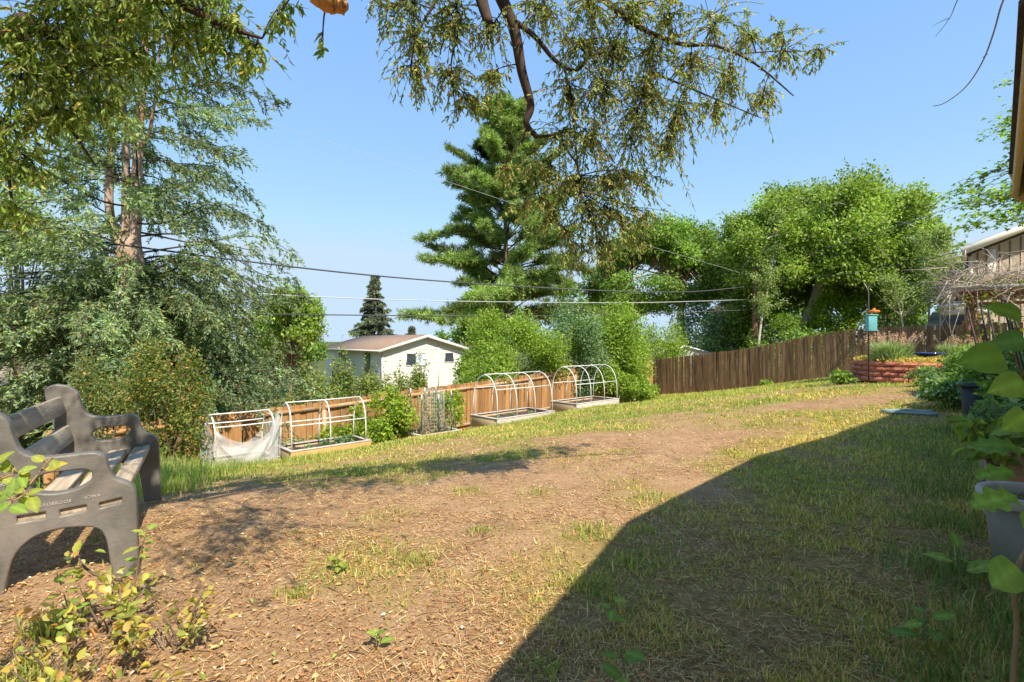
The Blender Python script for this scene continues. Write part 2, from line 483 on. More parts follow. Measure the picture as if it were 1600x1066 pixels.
# ------------------------------------------------------------------ terrain
CTRL = np.array([
    (0, 0, 0.0), (-2, 2.7, 0.07), (-3.2, 3.7, 0.03), (1.5, 2, 0.02), (2.2, 5.3, 0.06), (0, 4, 0.0), (-1.5, 5, -0.1),
    (3.35, 6.3, 0.13), (5.25, 7.3, 0.27), (7, 9.7, 0.43), (6, 8, 0.36), (0, 2, 0.0), (3.2, 3.0, 0.05), (6, 4, 0.15), (10, 7, 0.4),
    (8.5, 12, 0.38), (10, 11, 0.45),
    (-4.1, 6.2, -0.42), (-2.4, 7.0, -0.42), (0, 8, -0.22), (3, 11.5, -0.25), (0.3, 11, -0.62), (6, 14, -0.2), (4.2, 16.5, -0.72), (7.6, 17.5, -0.42),
    (-5.2, 8.5, -0.98), (-4.3, 9.9, -1.06), (-2.2, 12.1, -1.0), (-0.2, 13.8, -0.96), (2.3, 16.3, -0.88),
    (-6.94, 10.9, -1.95), (-5.38, 12.3, -1.9), (-3.57, 13.94, -1.75), (-1.2, 16.1, -1.6), (2.2, 19.15, -1.4), (5.9, 22.5, -1.22),
    (6.6, 24, -1.24), (9.8, 20.25, -0.55), (11.83, 17.86, 0.05), (13.85, 15.5, 0.2), (16, 13, 0.3),
    (-5, 4.5, -0.18), (-7, 2, -0.2), (-8, 6, -0.9), (-9.5, 8.5, -1.9), (-4, -3, 0), (4, -4, 0), (14, -2, 0.3),
    (-9.4, 13, -2.3), (-8, 20, -2.5), (0, 24, -2.0), (-12, 45, -3.2), (-5, 50, -3.2), (10, 30, -1.5), (16, 25, -0.6), (22, 20, 0.3),
    (20, 40, -1.5), (0, 36, -2.4), (-25, 10, -2.8), (-30, 35, -3.5), (35, 30, 0.0), (40, 5, 0.6), (-25, -15, -0.8), (25, -20, 0.4), (0, -30, 0.2),
    (0, 70, -4), (-40, 75, -5), (45, 70, -2.5)], dtype=float)

def _tps_kernel(r2):
    return 0.5 * r2 * np.log(r2 + 1e-9)
def _fit():
    n = len(CTRL)
    d2 = ((CTRL[:, None, :2] - CTRL[None, :, :2]) ** 2).sum(-1)
    A = np.zeros((n + 3, n + 3))
    A[:n, :n] = _tps_kernel(d2) + np.eye(n) * 0.02
    A[:n, n] = 1; A[:n, n + 1:] = CTRL[:, :2]
    A[n, :n] = 1; A[n + 1:, :n] = CTRL[:, :2].T
    b = np.zeros(n + 3); b[:n] = CTRL[:, 2]
    return np.linalg.solve(A, b)
_TPS = _fit()
NZ1, NZ2, NZ3, NZ4 = Noise(1), Noise(2), Noise(3), Noise(4)

def gz(x, y, bumps=True):
    """terrain height"""
    x = np.atleast_1d(np.asarray(x, float)); y = np.atleast_1d(np.asarray(y, float))
    n = len(CTRL)
    out = np.empty(x.shape)
    xf, yf, of = x.ravel(), y.ravel(), out.ravel()
    r = np.sqrt(xf ** 2 + (yf - 15) ** 2)
    k = np.minimum(1.0, 78.0 / np.maximum(r, 1e-6))
    xc = xf * k; yc = 15 + (yf - 15) * k
    for s in range(0, len(xf), 20000):
        sl = slice(s, s + 20000)
        d2 = (xc[sl, None] - CTRL[None, :, 0]) ** 2 + (yc[sl, None] - CTRL[None, :, 1]) ** 2
        of[sl] = _tps_kernel(d2) @ _TPS[:n] + _TPS[n] + _TPS[n + 1] * xc[sl] + _TPS[n + 2] * yc[sl]
    far = sstep(60, 110, r)
    of[:] = of * (1 - far) + (-4.5) * far
    if bumps:
        nearw = 1 - sstep(25, 60, r)
        of[:] += nearw * (0.035 * (NZ1.fbm(xf * 1.1, yf * 1.1) - 0.5) + 0.022 * (NZ2.fbm(xf * 4.5, yf * 4.5, 2) - 0.5))
    return out
def gz1(x, y):
    return float(gz(x, y)[0])

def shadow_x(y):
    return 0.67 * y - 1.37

def grass_density(x, y):
    n1 = NZ3.fbm(x * 0.75, y * 0.75); n2 = NZ4.fbm(x * 3.2, y * 3.2, 2)
    right = sstep(-0.5, 0.9, x - shadow_x(y)) * (1 - sstep(6.5, 8, y))
    far = sstep(4.6, 7.2, y + 0.22 * np.abs(x - 2.0) * (x < 2))
    vfar = sstep(9.5, 13, y + 0.1 * x)
    edge = sstep(-0.75, -0.3, -0.62 * x - 0 + 0.75 * y - 8.4)       # strip along the beds
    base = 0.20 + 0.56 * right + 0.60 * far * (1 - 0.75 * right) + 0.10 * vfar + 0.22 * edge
    base = base + (n1 - 0.5) * 1.5 + (NZ2.fbm(x * 2.2 + 31, y * 2.2 + 7, 2) - 0.5) * 0.5
    # worn places
    for cx, cy, rx, ry, a in ((5.6, 8.25, 2.3, 0.62, 1.0), (2.3, 6.4, 0.9, 0.7, 0.6), (0.6, 6.9, 1.5, 0.7, 0.5), (3.6, 9.4, 1.6, 0.7, 0.35),
                              (-0.6, 4.2, 1.5, 1.6, 0.25), (1.6, 5.2, 0.5, 1.0, 0.5), (5.5, 11.5, 2.5, 0.8, 0.3)):
        base = base - a * np.exp(-(((x - cx) / rx) ** 2 + ((y - cy) / ry) ** 2))
    litter = np.exp(-(((x + 1.6) / 1.1) ** 2 + ((y - 2.0) / 1.4) ** 2))
    base = base - 0.35 * litter
    return np.clip(base, 0, 1), n2

def axis_lines(lo, hi, step, far, grow=1.22):
    a = list(np.arange(lo, hi + 1e-6, step))
    s = step; v = a[-1]
    while v < far:
        s *= grow; v += s; a.append(v)
    s = step; v = a[0]; b = []
    while v > -far:
        s *= grow; v -= s; b.append(v)
    return np.array(b[::-1] + a)

def build_ground():
    xs = axis_lines(-9, 14, 0.13, 3500); ys = axis_lines(0.2, 24, 0.13, 3500)
    X, Y = np.meshgrid(xs, ys, indexing='xy')
    Z = gz(X, Y)
    V = np.stack([X.ravel(), Y.ravel(), Z.ravel()], 1)
    nx, ny = len(xs), len(ys)
    i = np.arange(nx * ny).reshape(ny, nx)
    F = np.stack([i[:-1, :-1].ravel(), i[:-1, 1:].ravel(), i[1:, 1:].ravel(), i[1:, :-1].ravel()], 1)
    d, n2 = grass_density(V[:, 0], V[:, 1])
    col = np.zeros((len(V), 3)); col[:, 0] = d; col[:, 1] = n2
    r = np.sqrt(V[:, 0] ** 2 + (V[:, 1] - 12) ** 2)
    col[:, 2] = sstep(22, 40, r)
    m, nt, N, L = new_mat("yard_ground")
    out = N.new("ShaderNodeOutputMaterial"); p = N.new("ShaderNodeBsdfPrincipled")
    p.inputs["Roughness"].default_value = 0.95; p.inputs["Specular IOR Level"].default_value = 0.1
    at = N.new("ShaderNodeAttribute"); at.attribute_name = "col"
    sp = N.new("ShaderNodeSeparateColor"); L.new(at.outputs["Color"], sp.inputs[0])
    tc = N.new("ShaderNodeTexCoord")
    def noise(sc, det=6, ro=0.6):
        q = N.new("ShaderNodeTexNoise"); q.inputs["Scale"].default_value = sc; q.inputs["Detail"].default_value = det
        q.inputs["Roughness"].default_value = ro; L.new(tc.outputs["Object"], q.inputs["Vector"]); return q
    def ramp(src, stops):
        q = N.new("ShaderNodeValToRGB")
        e = q.color_ramp.elements
        e[0].position, e[0].color = stops[0][0], (*stops[0][1], 1)
        e[1].position, e[1].color = stops[-1][0], (*stops[-1][1], 1)
        for pos, c in stops[1:-1]:
            k = e.new(pos); k.color = (*c, 1)
        L.new(src, q.inputs["Fac"]); return q
    def mix(fac, a, b):
        q = N.new("ShaderNodeMix"); q.data_type = 'RGBA'
        L.new(fac, q.inputs[0]); L.new(a, q.inputs[6]); L.new(b, q.inputs[7]); return q.outputs[2]
    soil = ramp(noise(2.4).outputs["Fac"], [(0.3, (0.22, 0.115, 0.055)), (0.5, (0.37, 0.21, 0.105)), (0.72, (0.50, 0.31, 0.17))])
    grit = ramp(noise(55, 3, 0.7).outputs["Fac"], [(0.30, (0.12, 0.07, 0.035)), (0.5, (0.38, 0.235, 0.12)), (0.74, (0.70, 0.52, 0.32))])
    half = N.new("ShaderNodeValue"); half.outputs[0].default_value = 0.5
    c1 = mix(half.outputs[0], soil.outputs[0], grit.outputs[0])
    thatch = ramp(noise(28, 4, 0.7).outputs["Fac"], [(0.3, (0.16, 0.12, 0.035)), (0.55, (0.34, 0.25, 0.075)), (0.75, (0.54, 0.39, 0.14))])
    mr = N.new("ShaderNodeMapRange"); mr.inputs[1].default_value = 0.18; mr.inputs[2].default_value = 0.62; mr.inputs[4].default_value = 0.85
    L.new(sp.outputs[0], mr.inputs[0])
    c2 = mix(mr.outputs[0], c1, thatch.outputs[0])
    fargrass = ramp(noise(0.5).outputs["Fac"], [(0.3, (0.05, 0.075, 0.02)), (0.7, (0.13, 0.14, 0.05))])
    c3 = mix(sp.outputs[2], c2, fargrass.outputs[0])
    L.new(c3, p.inputs["Base Color"])
    bp = N.new("ShaderNodeBump"); bp.inputs["Strength"].default_value = 0.9; bp.inputs["Distance"].default_value = 0.02
    L.new(noise(38, 6, 0.75).outputs["Fac"], bp.inputs["Height"]); L.new(bp.outputs[0], p.inputs["Normal"])
    L.new(p.outputs[0], out.inputs["Surface"])
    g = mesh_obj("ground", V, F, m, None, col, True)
    tag(g, "sloping back yard ground of dry brown soil and patchy lawn", "ground", kind="structure")
    return g
build_ground()

# ------------------------------------------------------------------ near house (roof edge at the right)
M_NEARWALL = solid_mat("tan_bounce_paint", (0.76, 0.68, 0.52), (0.80, 0.72, 0.56), 2, (1, 1, 1), 0.7, 0.1)  # unseen wall, kept pale to bounce light into the shaded lawn
def build_near_house():
    root = empty("near_house", (6.0, 0.5, gz1(6.0, 0.5)))
    tag(root, "near house with a tan soffit and dark shingle edge at the right frame edge", "house")
    inv = -np.array(root.location)
    E = np.array([(-1.6, -3.96), (-0.3, -1.83), (0.92, 0.16), (1.82, 1.84), (3.54, 3.65)])  # out-of-view run of the eave is bent to fit the lawn's shadow edge
    zt = 2.48
    inn = np.array([0.74, -0.67])
    roof, fas, edge = MB(), MB(), MB()
    n = len(E)
    def P(xy, z): return np.array([xy[0], xy[1], z]) + inv
    slope = 0.32
    for i in range(n - 1):
        a, b = E[i], E[i + 1]
        A, B = a + inn * 4.2, b + inn * 4.2
        roof.add([P(a, zt + 0.02), P(b, zt + 0.02), P(B, zt + 0.02 + 4.2 * slope), P(A, zt + 0.02 + 4.2 * slope),
                  P(a, zt - 0.01), P(b, zt - 0.01), P(B, zt - 0.01 + 4.2 * slope), P(A, zt - 0.01 + 4.2 * slope)],
                 [[0, 1, 2, 3], [7, 6, 5, 4], [4, 5, 1, 0], [5, 6, 2, 1], [6, 7, 3, 2], [7, 4, 0, 3]])
        o = np.array([(b - a)[1], -(b - a)[0]]); o /= np.linalg.norm(o)
        a2, b2 = a + o * 0.035, b + o * 0.035
        fas.beam(P(a2, zt - 0.10), P(b2, zt - 0.10), 0.03, 0.17)
        if i == n - 2:
            R = b + inn * 4.2
            fas.beam(P(b + inn * 0.03, zt - 0.10), P(R, zt - 0.10 + 4.2 * slope), 0.03, 0.17)
    roof.build("roof", M_DARKROOF, root)
    fas.build("fascia", M_FASCIA, root)
    # soffit boards run along the eave
    for k in range(5):
        mb = MB()
        d0, d1 = 0.075 + k * 0.118, 0.075 + (k + 1) * 0.118 - 0.007
        for i in range(n - 1):
            a, b = E[i], E[i + 1]
            cut = inn * 0.0
            q = [P(a + inn * d0, zt - 0.155), P(b + inn * d0, zt - 0.155), P(b + inn * d1, zt - 0.155), P(a + inn * d1, zt - 0.155)]
            q2 = [v + np.array([0, 0, 0.014]) for v in q]
            mb.add(q + q2, [[3, 2, 1, 0], [4, 5, 6, 7], [0, 1, 5, 4], [1, 2, 6, 5], [2, 3, 7, 6], [3, 0, 4, 7]])
        mb.build("soffit_board", M_SOFFIT, root)
    # walls, and an unseen higher main roof shaped to cast the lawn's far shadow edge
    wall = MB()
    E2 = [np.array([3.54, 3.65]), np.array([5.0, 4.60])]      # the roof turns the corner here
    mbx = MB()
    a, b = E2
    in3 = np.array([0.55, -0.835]); A_, B_ = a + in3 * 2.0, b + in3 * 2.0
    mbx.add([P(a, zt + 0.015), P(b, zt + 0.015), P(B_, zt + 0.5), P(A_, zt + 0.5), P(a, zt - 0.012), P(b, zt - 0.012), P(B_, zt + 0.47), P(A_, zt + 0.47)],
            [[0, 1, 2, 3], [7, 6, 5, 4], [4, 5, 1, 0], [5, 6, 2, 1], [6, 7, 3, 2], [7, 4, 0, 3]])
    mbx.build("corner_roof", M_DARKROOF, root)
    fb = MB(); fb.beam(P(a + in3 * 0.035, zt - 0.10), P(b + in3 * 0.035, zt - 0.10), 0.03, 0.165); fb.build("fascia", M_FASCIA, root)
    Wl = [tuple(e + inn * 0.68) for e in E] + [(5.5, 3.25), (9.6, 5.9), (13.0, 0.0)]
    for i in range(len(Wl) - 1):
        a, b = Wl[i], Wl[i + 1]
        top = 2.30 if i < n else 3.2
        wall.add([P(a, -0.15), P(b, -0.15), P(b, top), P(a, top)], [[0, 1, 2, 3]])
    wall.build("wall", M_NEARWALL, root)
    mr = MB()
    h = 3.42
    Q = [(5.25, 3.92), (6.70, 4.96), (9.9, 6.9)]
    inn2 = np.array([0.5, -0.866])
    for i in range(len(Q) - 1):
        a, b = np.array(Q[i]), np.array(Q[i + 1])
        A, B = a + inn2 * 5, b + inn2 * 5
        mr.add([P(a, h), P(b, h), P(B, h + 1.7), P(A, h + 1.7), P(a, h - 0.16), P(b, h - 0.16), P(B, h + 1.54), P(A, h + 1.54)],
               [[0, 1, 2, 3], [7, 6, 5, 4], [4, 5, 1, 0], [5, 6, 2, 1], [6, 7, 3, 2], [7, 4, 0, 3]])
    mr.build("main_roof", M_DARKROOF, root)
    g = MB()
    g.beam(P((3.60, 3.70), zt - 0.13), P((3.66, 3.64), zt - 0.13), 0.05, 0.06)
    g.build("rafter_end", M_FASCIA, root)
build_near_house()

# ------------------------------------------------------------------ fences
def picket_mesh(name, w, h, t, mat, ear=0.025):
    x = w / 2
    out = [(-x, -0.12), (x, -0.12), (x, h - ear), (x - ear, h), (-x + ear, h), (-x, h - ear)]
    V = [(a, -t / 2, b) for a, b in out] + [(a, t / 2, b) for a, b in out]
    me = bpy.data.meshes.new(name)
    F = [tuple(range(6)), tuple(range(11, 5, -1))] + [(i + 6, (i + 1) % 6 + 6, (i + 1) % 6, i)for i in range(6)]
    me.from_pydata(V, [], F); me.materials.append(mat); me.update()
    return me

def build_fence(name, label, A, B, tops, h, mat, railmat, pitch, camera_side_rails, seed, post_gap=2.4, group=None):
    """A, B plan ends; tops = [(s, z_top)] along the run"""
    rng = np.random.default_rng(seed)
    A = np.array(A, float); B = np.array(B, float)
    L = np.linalg.norm(B - A); t = (B - A) / L
    nrm = np.array([t[1], -t[0]])                       # towards the camera
    rz = math.atan2(t[1], t[0])
    ss = np.array([s for s, _ in tops]) * L; zz = np.array([z for _, z in tops])
    ztop = lambda s: float(np.interp(s, ss, zz))
    root = empty(name, (A[0], A[1], ztop(0) - h))
    tag(root, label, "fence", group)
    o = np.array(root.location)
    base = picket_mesh(name + "_picket", pitch - 0.006, h, 0.018, mat)
    wide = picket_mesh(name + "_picket_narrow", pitch - 0.017, h + 0.004, 0.018, mat, 0.018)
    n = int(L / pitch)
    off = -0.03 if camera_side_rails else 0.03
    for i in range(n):
        s = (i + 0.5) * pitch
        p = A + t * s + nrm * (off + rng.normal(0, 0.002))
        obj_of("picket", base if rng.random() < 0.7 else wide, root,
               (p[0] - o[0], p[1] - o[1], ztop(s) - h - o[2] + rng.normal(0, 0.012)),
               (rng.normal(0, 0.008), rng.normal(0, 0.008), rz + rng.normal(0, 0.015)))
    m = int(L / post_gap) + 1
    for i in range(m):
        s = min(i * post_gap + 0.4, L - 0.05)
        side = 0.035 if camera_side_rails else -0.05
        p = A + t * s + nrm * side
        mb = MB(); mb.box((0, 0, (h - 0.2) / 2 - 0.10), (0.09, 0.09, h - 0.02))
        q = mb.build("post", railmat if camera_side_rails else mat, root)
        q.location = (p[0] - o[0], p[1] - o[1], ztop(s) - h - o[2]); q.rotation_euler = (0, 0, rz)
    if camera_side_rails:
        for i in range(m):
            s0, s1 = i * post_gap + 0.4 + 0.045, min((i + 1) * post_gap + 0.4 - 0.045, L)
            if s1 - s0 < 0.3: continue
            for dz, hh in ((h - 0.16, 0.09), (0.32, 0.09)):
                a = A + t * s0; b = A + t * s1
                mb = MB()
                mb.beam((0, 0, 0), (b[0] - a[0], b[1] - a[1], ztop(s1) - ztop(s0)), 0.038, hh)
                q = mb.build("rail", M_CEDAR_H, root)
                q.location = (a[0] - o[0], a[1] - o[1], ztop(s0) - h + dz - o[2])
    return root

LF0, LF1 = np.array([-8.6, 9.4]), np.array([6.35, 22.94])
def s_of(x): return (x - LF0[0]) / (LF1[0] - LF0[0])
build_fence("cedar_fence", "orange cedar plank fence behind the raised garden beds", LF0, LF1,
            [(0, -0.38), (s_of(-6.94), -0.34), (s_of(-5.38), -0.29), (s_of(-3.57), -0.14), (s_of(-1.2), -0.02), (s_of(2.2), 0.22), (1, 0.44)],
            1.6, M_CEDAR, M_CEDAR_H, 0.145, True, 3)
BF0, BF1 = np.array([6.5, 24.1]), np.array([15.2, 13.9])
def s_b(x): return (x - BF0[0]) / (BF1[0] - BF0[0])
build_fence("weathered_fence", "dark weathered plank fence climbing along the back of the lawn", BF0, BF1,
            [(0, 0.40), (s_b(8.2), 0.70), (s_b(9.8), 1.06), (s_b(11.0), 1.48), (s_b(11.83), 1.68), (s_b(12.8), 1.76), (1, 1.86)],
            1.64, M_WEATHER, M_WEATHER, 0.118, False, 4)

# ------------------------------------------------------------------ raised garden beds
BED_RZ = math.radians(43.8)
def hoop_path(w, h, n=18):
    a = np.linspace(0, math.pi, n)
    y = w / 2 - w / 2 * np.cos(a)
    z = h * np.abs(np.sin(a)) ** 0.62
    z[0] = z[-1] = 0
    return np.stack([np.zeros(n), y, z], 1)

def build_bed(label, near_front, L, W, rim, depth, fm, em, hoops=None, hoop_h=1.0, hoop_w=None, inset=0.06, side_frac=0.62, slope=0.0, rr=0.013):
    root = empty("raised_garden_bed", (near_front[0], near_front[1], rim - depth), BED_RZ)
    tag(root, label, "garden bed", "raised beds in a row along the cedar fence")
    T = 0.042
    z0, z1 = 0.0, depth
    rows = 2
    hgt = depth / rows
    for r in range(rows):
        zc = r * hgt + hgt / 2
        for nm, c, s, m in (("front", (L / 2, T / 2, zc), (L, T, hgt - 0.006), fm), ("back", (L / 2, W - T / 2, zc), (L, T, hgt - 0.006), em),
                            ("e1", (T / 2, W / 2, zc), (T, W - 2 * T - 0.004, hgt - 0.006), em), ("e2", (L - T / 2, W / 2, zc), (T, W - 2 * T - 0.004, hgt - 0.006), em)):
            mb = MB(); mb.box((0, 0, 0), s)
            o = mb.build("board", m, root); o.location = c
            bevel(o, 0.004, 1)
    # flat cap boards round the rim
    cw = 0.085
    for c, s in (((L / 2, cw / 2 - 0.01, z1 + 0.012), (L + 0.03, cw, 0.022)), ((L / 2, W - cw / 2 + 0.01, z1 + 0.012), (L + 0.03, cw, 0.022)),
                 ((cw / 2 - 0.01, W / 2, z1 + 0.012), (cw, W - 2 * cw + 0.016, 0.022)), ((L - cw / 2 + 0.01, W / 2, z1 + 0.012), (cw, W - 2 * cw + 0.016, 0.022))):
        mb = MB(); mb.box((0, 0, 0), s)
        o = mb.build("cap_board", M_BEDGREY, root); o.location = c
        bevel(o, 0.003, 1)
    # soil, slightly heaped
    nx, ny = 22, 12
    xs = np.linspace(T + 0.002, L - T - 0.002, nx); ys = np.linspace(T + 0.002, W - T - 0.002, ny)
    X, Y = np.meshgrid(xs, ys)
    Z = z1 - 0.10 + 0.05 * NZ1.fbm(X * 4 + near_front[0], Y * 4) 
    i = np.arange(nx * ny).reshape(ny, nx)
    F = np.stack([i[:-1, :-1].ravel(), i[:-1, 1:].ravel(), i[1:, 1:].ravel(), i[1:, :-1].ravel()], 1)
    mesh_obj("soil", np.stack([X.ravel(), Y.ravel(), Z.ravel()], 1), F, M_SOIL, root, None, True)
    if hoops:
        hw = hoop_w or (W - 0.08)
        y0 = (W - hw) / 2
        hp = hoop_path(hw, hoop_h)
        xs = np.linspace(inset, L - inset, hoops)
        for x in xs:
            V, F = tube(hp, rr, 8)
            o = mesh_obj("hoop", V, F, M_PVC, root, None, True)
            o.location = (x, y0, z1 + 0.01)
            o.rotation_euler = (0, 0, random.gauss(0, 0.015))
        k = np.argmin(np.abs(hp[:9, 2] - side_frac * hoop_h))
        for nm, y, z in (("ridge_bar", hw / 2, hoop_h + rr * 1.6), ("side_bar", hp[k, 1] - rr * 0.6, hp[k, 2]), ("side_bar", hw - hp[k, 1] + rr * 0.6, hp[k, 2])):
            V, F = tube([(xs[0] - 0.02, 0, 0), ((xs[0] + xs[-1]) / 2, 0, -0.008), (xs[-1] + 0.02, 0, 0)], rr * 0.92, 8)
            o = mesh_obj(nm, V, F, M_PVC, root, None, True)
            o.location = (0, y0 + y, z1 + 0.01 + z)
    return root

B1 = build_bed("small garden bed with white hoops under white netting", (-5.09, 8.77), 1.05, 0.84, -0.88, 0.45, M_BEDWOOD, M_BEDWOOD, 2, 0.82, 0.74, 0.03, 0.80)
B2 = build_bed("garden bed with orange front board and three white pipe hoops", (-4.49, 10.40), 1.78, 0.86, -0.985, 0.55, M_BEDORANGE, M_BEDWOOD, 3, 0.94, 0.62, 0.06, 0.52, rr=0.014)
B3 = build_bed("garden bed without hoops, full of dry stalks round green posts", (-2.16, 12.15), 1.20, 0.92, -0.99, 0.55, M_BEDWOOD, M_BEDWOOD)
B4 = build_bed("garden bed with four white hoops between stalk bed and shrubs", (-0.40, 13.93), 2.36, 1.16, -0.86, 0.6, M_BEDGREY, M_BEDWOOD, 4, 1.17, 1.06, 0.06, 0.66)
B5 = build_bed("farthest garden bed with four white hoops and chipped pale rim", (2.08, 16.42), 2.36, 1.16, -0.76, 0.6, M_BEDGREY, M_BEDWOOD, 4, 1.17, 1.06, 0.06, 0.60)

def build_netting():
    """white net hanging from the side bars of the small bed, sagging open at the top"""
    root = empty("netting", (-5.09, 8.77, -0.88 - 0.45), BED_RZ)
    tag(root, "white garden netting draped over the hoops of the small bed", "netting")
    L, W, z1 = 1.05, 0.84, 0.45
    rng = np.random.default_rng(5)
    def sheet(name, fn, nu=34, nv=20):
        U, Vv = np.meshgrid(np.linspace(0, 1, nu), np.linspace(0, 1, nv))
        P = fn(U.ravel(), Vv.ravel())
        i = np.arange(nu * nv).reshape(nv, nu)
        F = np.stack([i[:-1, :-1].ravel(), i[:-1, 1:].ravel(), i[1:, 1:].ravel(), i[1:, :-1].ravel()], 1)
        mesh_obj(name, P, F, M_NET, root, None, True)
    def front(u, v):
        top = 0.66 - 0.30 * np.sin(np.pi * u) ** 0.8 + 0.22 * sstep(0.82, 1.0, u)
        z = z1 - 0.34 + v * (top + 0.34)
        w = 0.022 * np.sin(u * 31 + v * 5) * (1 - v) + 0.03 * np.sin(u * 13 + 2 * v)
        return np.stack([0.0 + u * L, 0.0 - 0.04 + w + 0.02 * v, z], 1)
    def fold(u, v):                                           # loose swag hanging between the hoops
        sag = np.sin(np.pi * u)
        z = z1 + 0.62 - 0.36 * sag + v * (-0.16 - 0.10 * sag) + 0.2 * sstep(0.82, 1, u)
        return np.stack([0.0 + u * L, -0.065 - 0.03 * np.sin(u * 17 + v * 4) - 0.04 * v + 0 * u, z], 1)
    def side(x):
        def f(u, v):
            top = 0.66 * (1 - (2 * u - 1) ** 4) ** 0.5
            z = z1 - 0.30 + v * (top + 0.30)
            return np.stack([x + 0.02 * np.sin(u * 23 + v * 6), -0.02 + u * (W + 0.02), z], 1)
        return f
    def back(u, v):
        z = z1 - 0.2 + v * (0.62 - 0.28 * np.sin(np.pi * u))
        return np.stack([u * L, W + 0.03 + 0.02 * np.sin(u * 21), z], 1)
    sheet("net_front", front); sheet("net_fold", fold); sheet("net_side", side(-0.03)); sheet("net_side", side(L + 0.03)); sheet("net_back", back)
build_netting()

def build_trellis():
    root = empty("plant_trellis", (-2.16, 12.15, -0.99 - 0.10), BED_RZ)
    tag(root, "green stake and wire mesh trellis standing in the stalk bed", "trellis")
    for x, y, h in ((0.10, 0.12, 0.95), (0.42, 0.46, 1.08), (0.62, 0.16, 0.92), (1.06, 0.22, 0.98), (0.92, 0.70, 1.1), (0.20, 0.76, 1.05)):
        mb = MB(); mb.tube([(x, y, 0), (x, y, h)], 0.014, 6)
        st = mb.build("stake", M_GREENPOST, root)
        mb = MB(); mb.tube([(x, y, h - 0.02), (x, y, h + 0.13)], 0.016, 6)
        mb.build("stake_top", M_PVC, st)
    # wire mesh ring
    mb = MB()
    cx, cy, r = 0.68, 0.46, 0.27
    ang = np.linspace(0, 2 * math.pi, 19)
    for k in range(18):
        a = ang[k]; x, y = cx + r * math.cos(a), cy + r * math.sin(a)
        mb.tube([(x, y, 0.0), (x, y, 1.16)], 0.0035, 4)
    for j in range(13):
        z = 0.06 + j * 0.09
        mb.tube([(cx + r * math.cos(a), cy + r * math.sin(a), z) for a in ang], 0.003, 4)
    mb.build("wire_mesh", M_SHED, root)
build_trellis()

# ------------------------------------------------------------------ park bench
def curve_plate(name, outlines, half, bev, mat):
    """filled 2-D outline with holes, thickened and rounded; stands in the local x-z plane"""
    cu = bpy.data.curves.new(name, 'CURVE')
    cu.dimensions = '2D'; cu.fill_mode = 'BOTH'
    cu.extrude = half - bev; cu.bevel_depth = bev; cu.bevel_resolution = 3
    for pts in outlines:
        sp = cu.splines.new('POLY'); sp.points.add(len(pts) - 1)
        for k, (a, b) in enumerate(pts): sp.points[k].co = (a, b, 0, 1)
        sp.use_cyclic_u = True
    o = bpy.data.objects.new(name, cu); scene.collection.objects.link(o)
    dg = bpy.context.evaluated_depsgraph_get()
    me = bpy.data.meshes.new_from_object(o.evaluated_get(dg))
    bpy.data.objects.remove(o); bpy.data.curves.remove(cu)
    me.transform(Matrix(((1, 0, 0, 0), (0, 0, -1, 0), (0, 1, 0, 0), (0, 0, 0, 1))))
    me.materials.clear(); me.materials.append(mat)
    me.name = name
    return me

def text_mesh(s, size, depth, mat):
    cu = bpy.data.curves.new("lettering", 'FONT')
    cu.body = s; cu.size = size; cu.extrude = depth; cu.space_character = 1.15
    o = bpy.data.objects.new("lettering", cu); scene.collection.objects.link(o)
    dg = bpy.context.evaluated_depsgraph_get()
    me = bpy.data.meshes.new_from_object(o.evaluated_get(dg))
    bpy.data.objects.remove(o); bpy.data.curves.remove(cu)
    me.transform(Matrix(((1, 0, 0, 0), (0, 0, -1, 0), (0, 1, 0, 0), (0, 0, 0, 1))))
    me.materials.clear(); me.materials.append(mat)
    return me

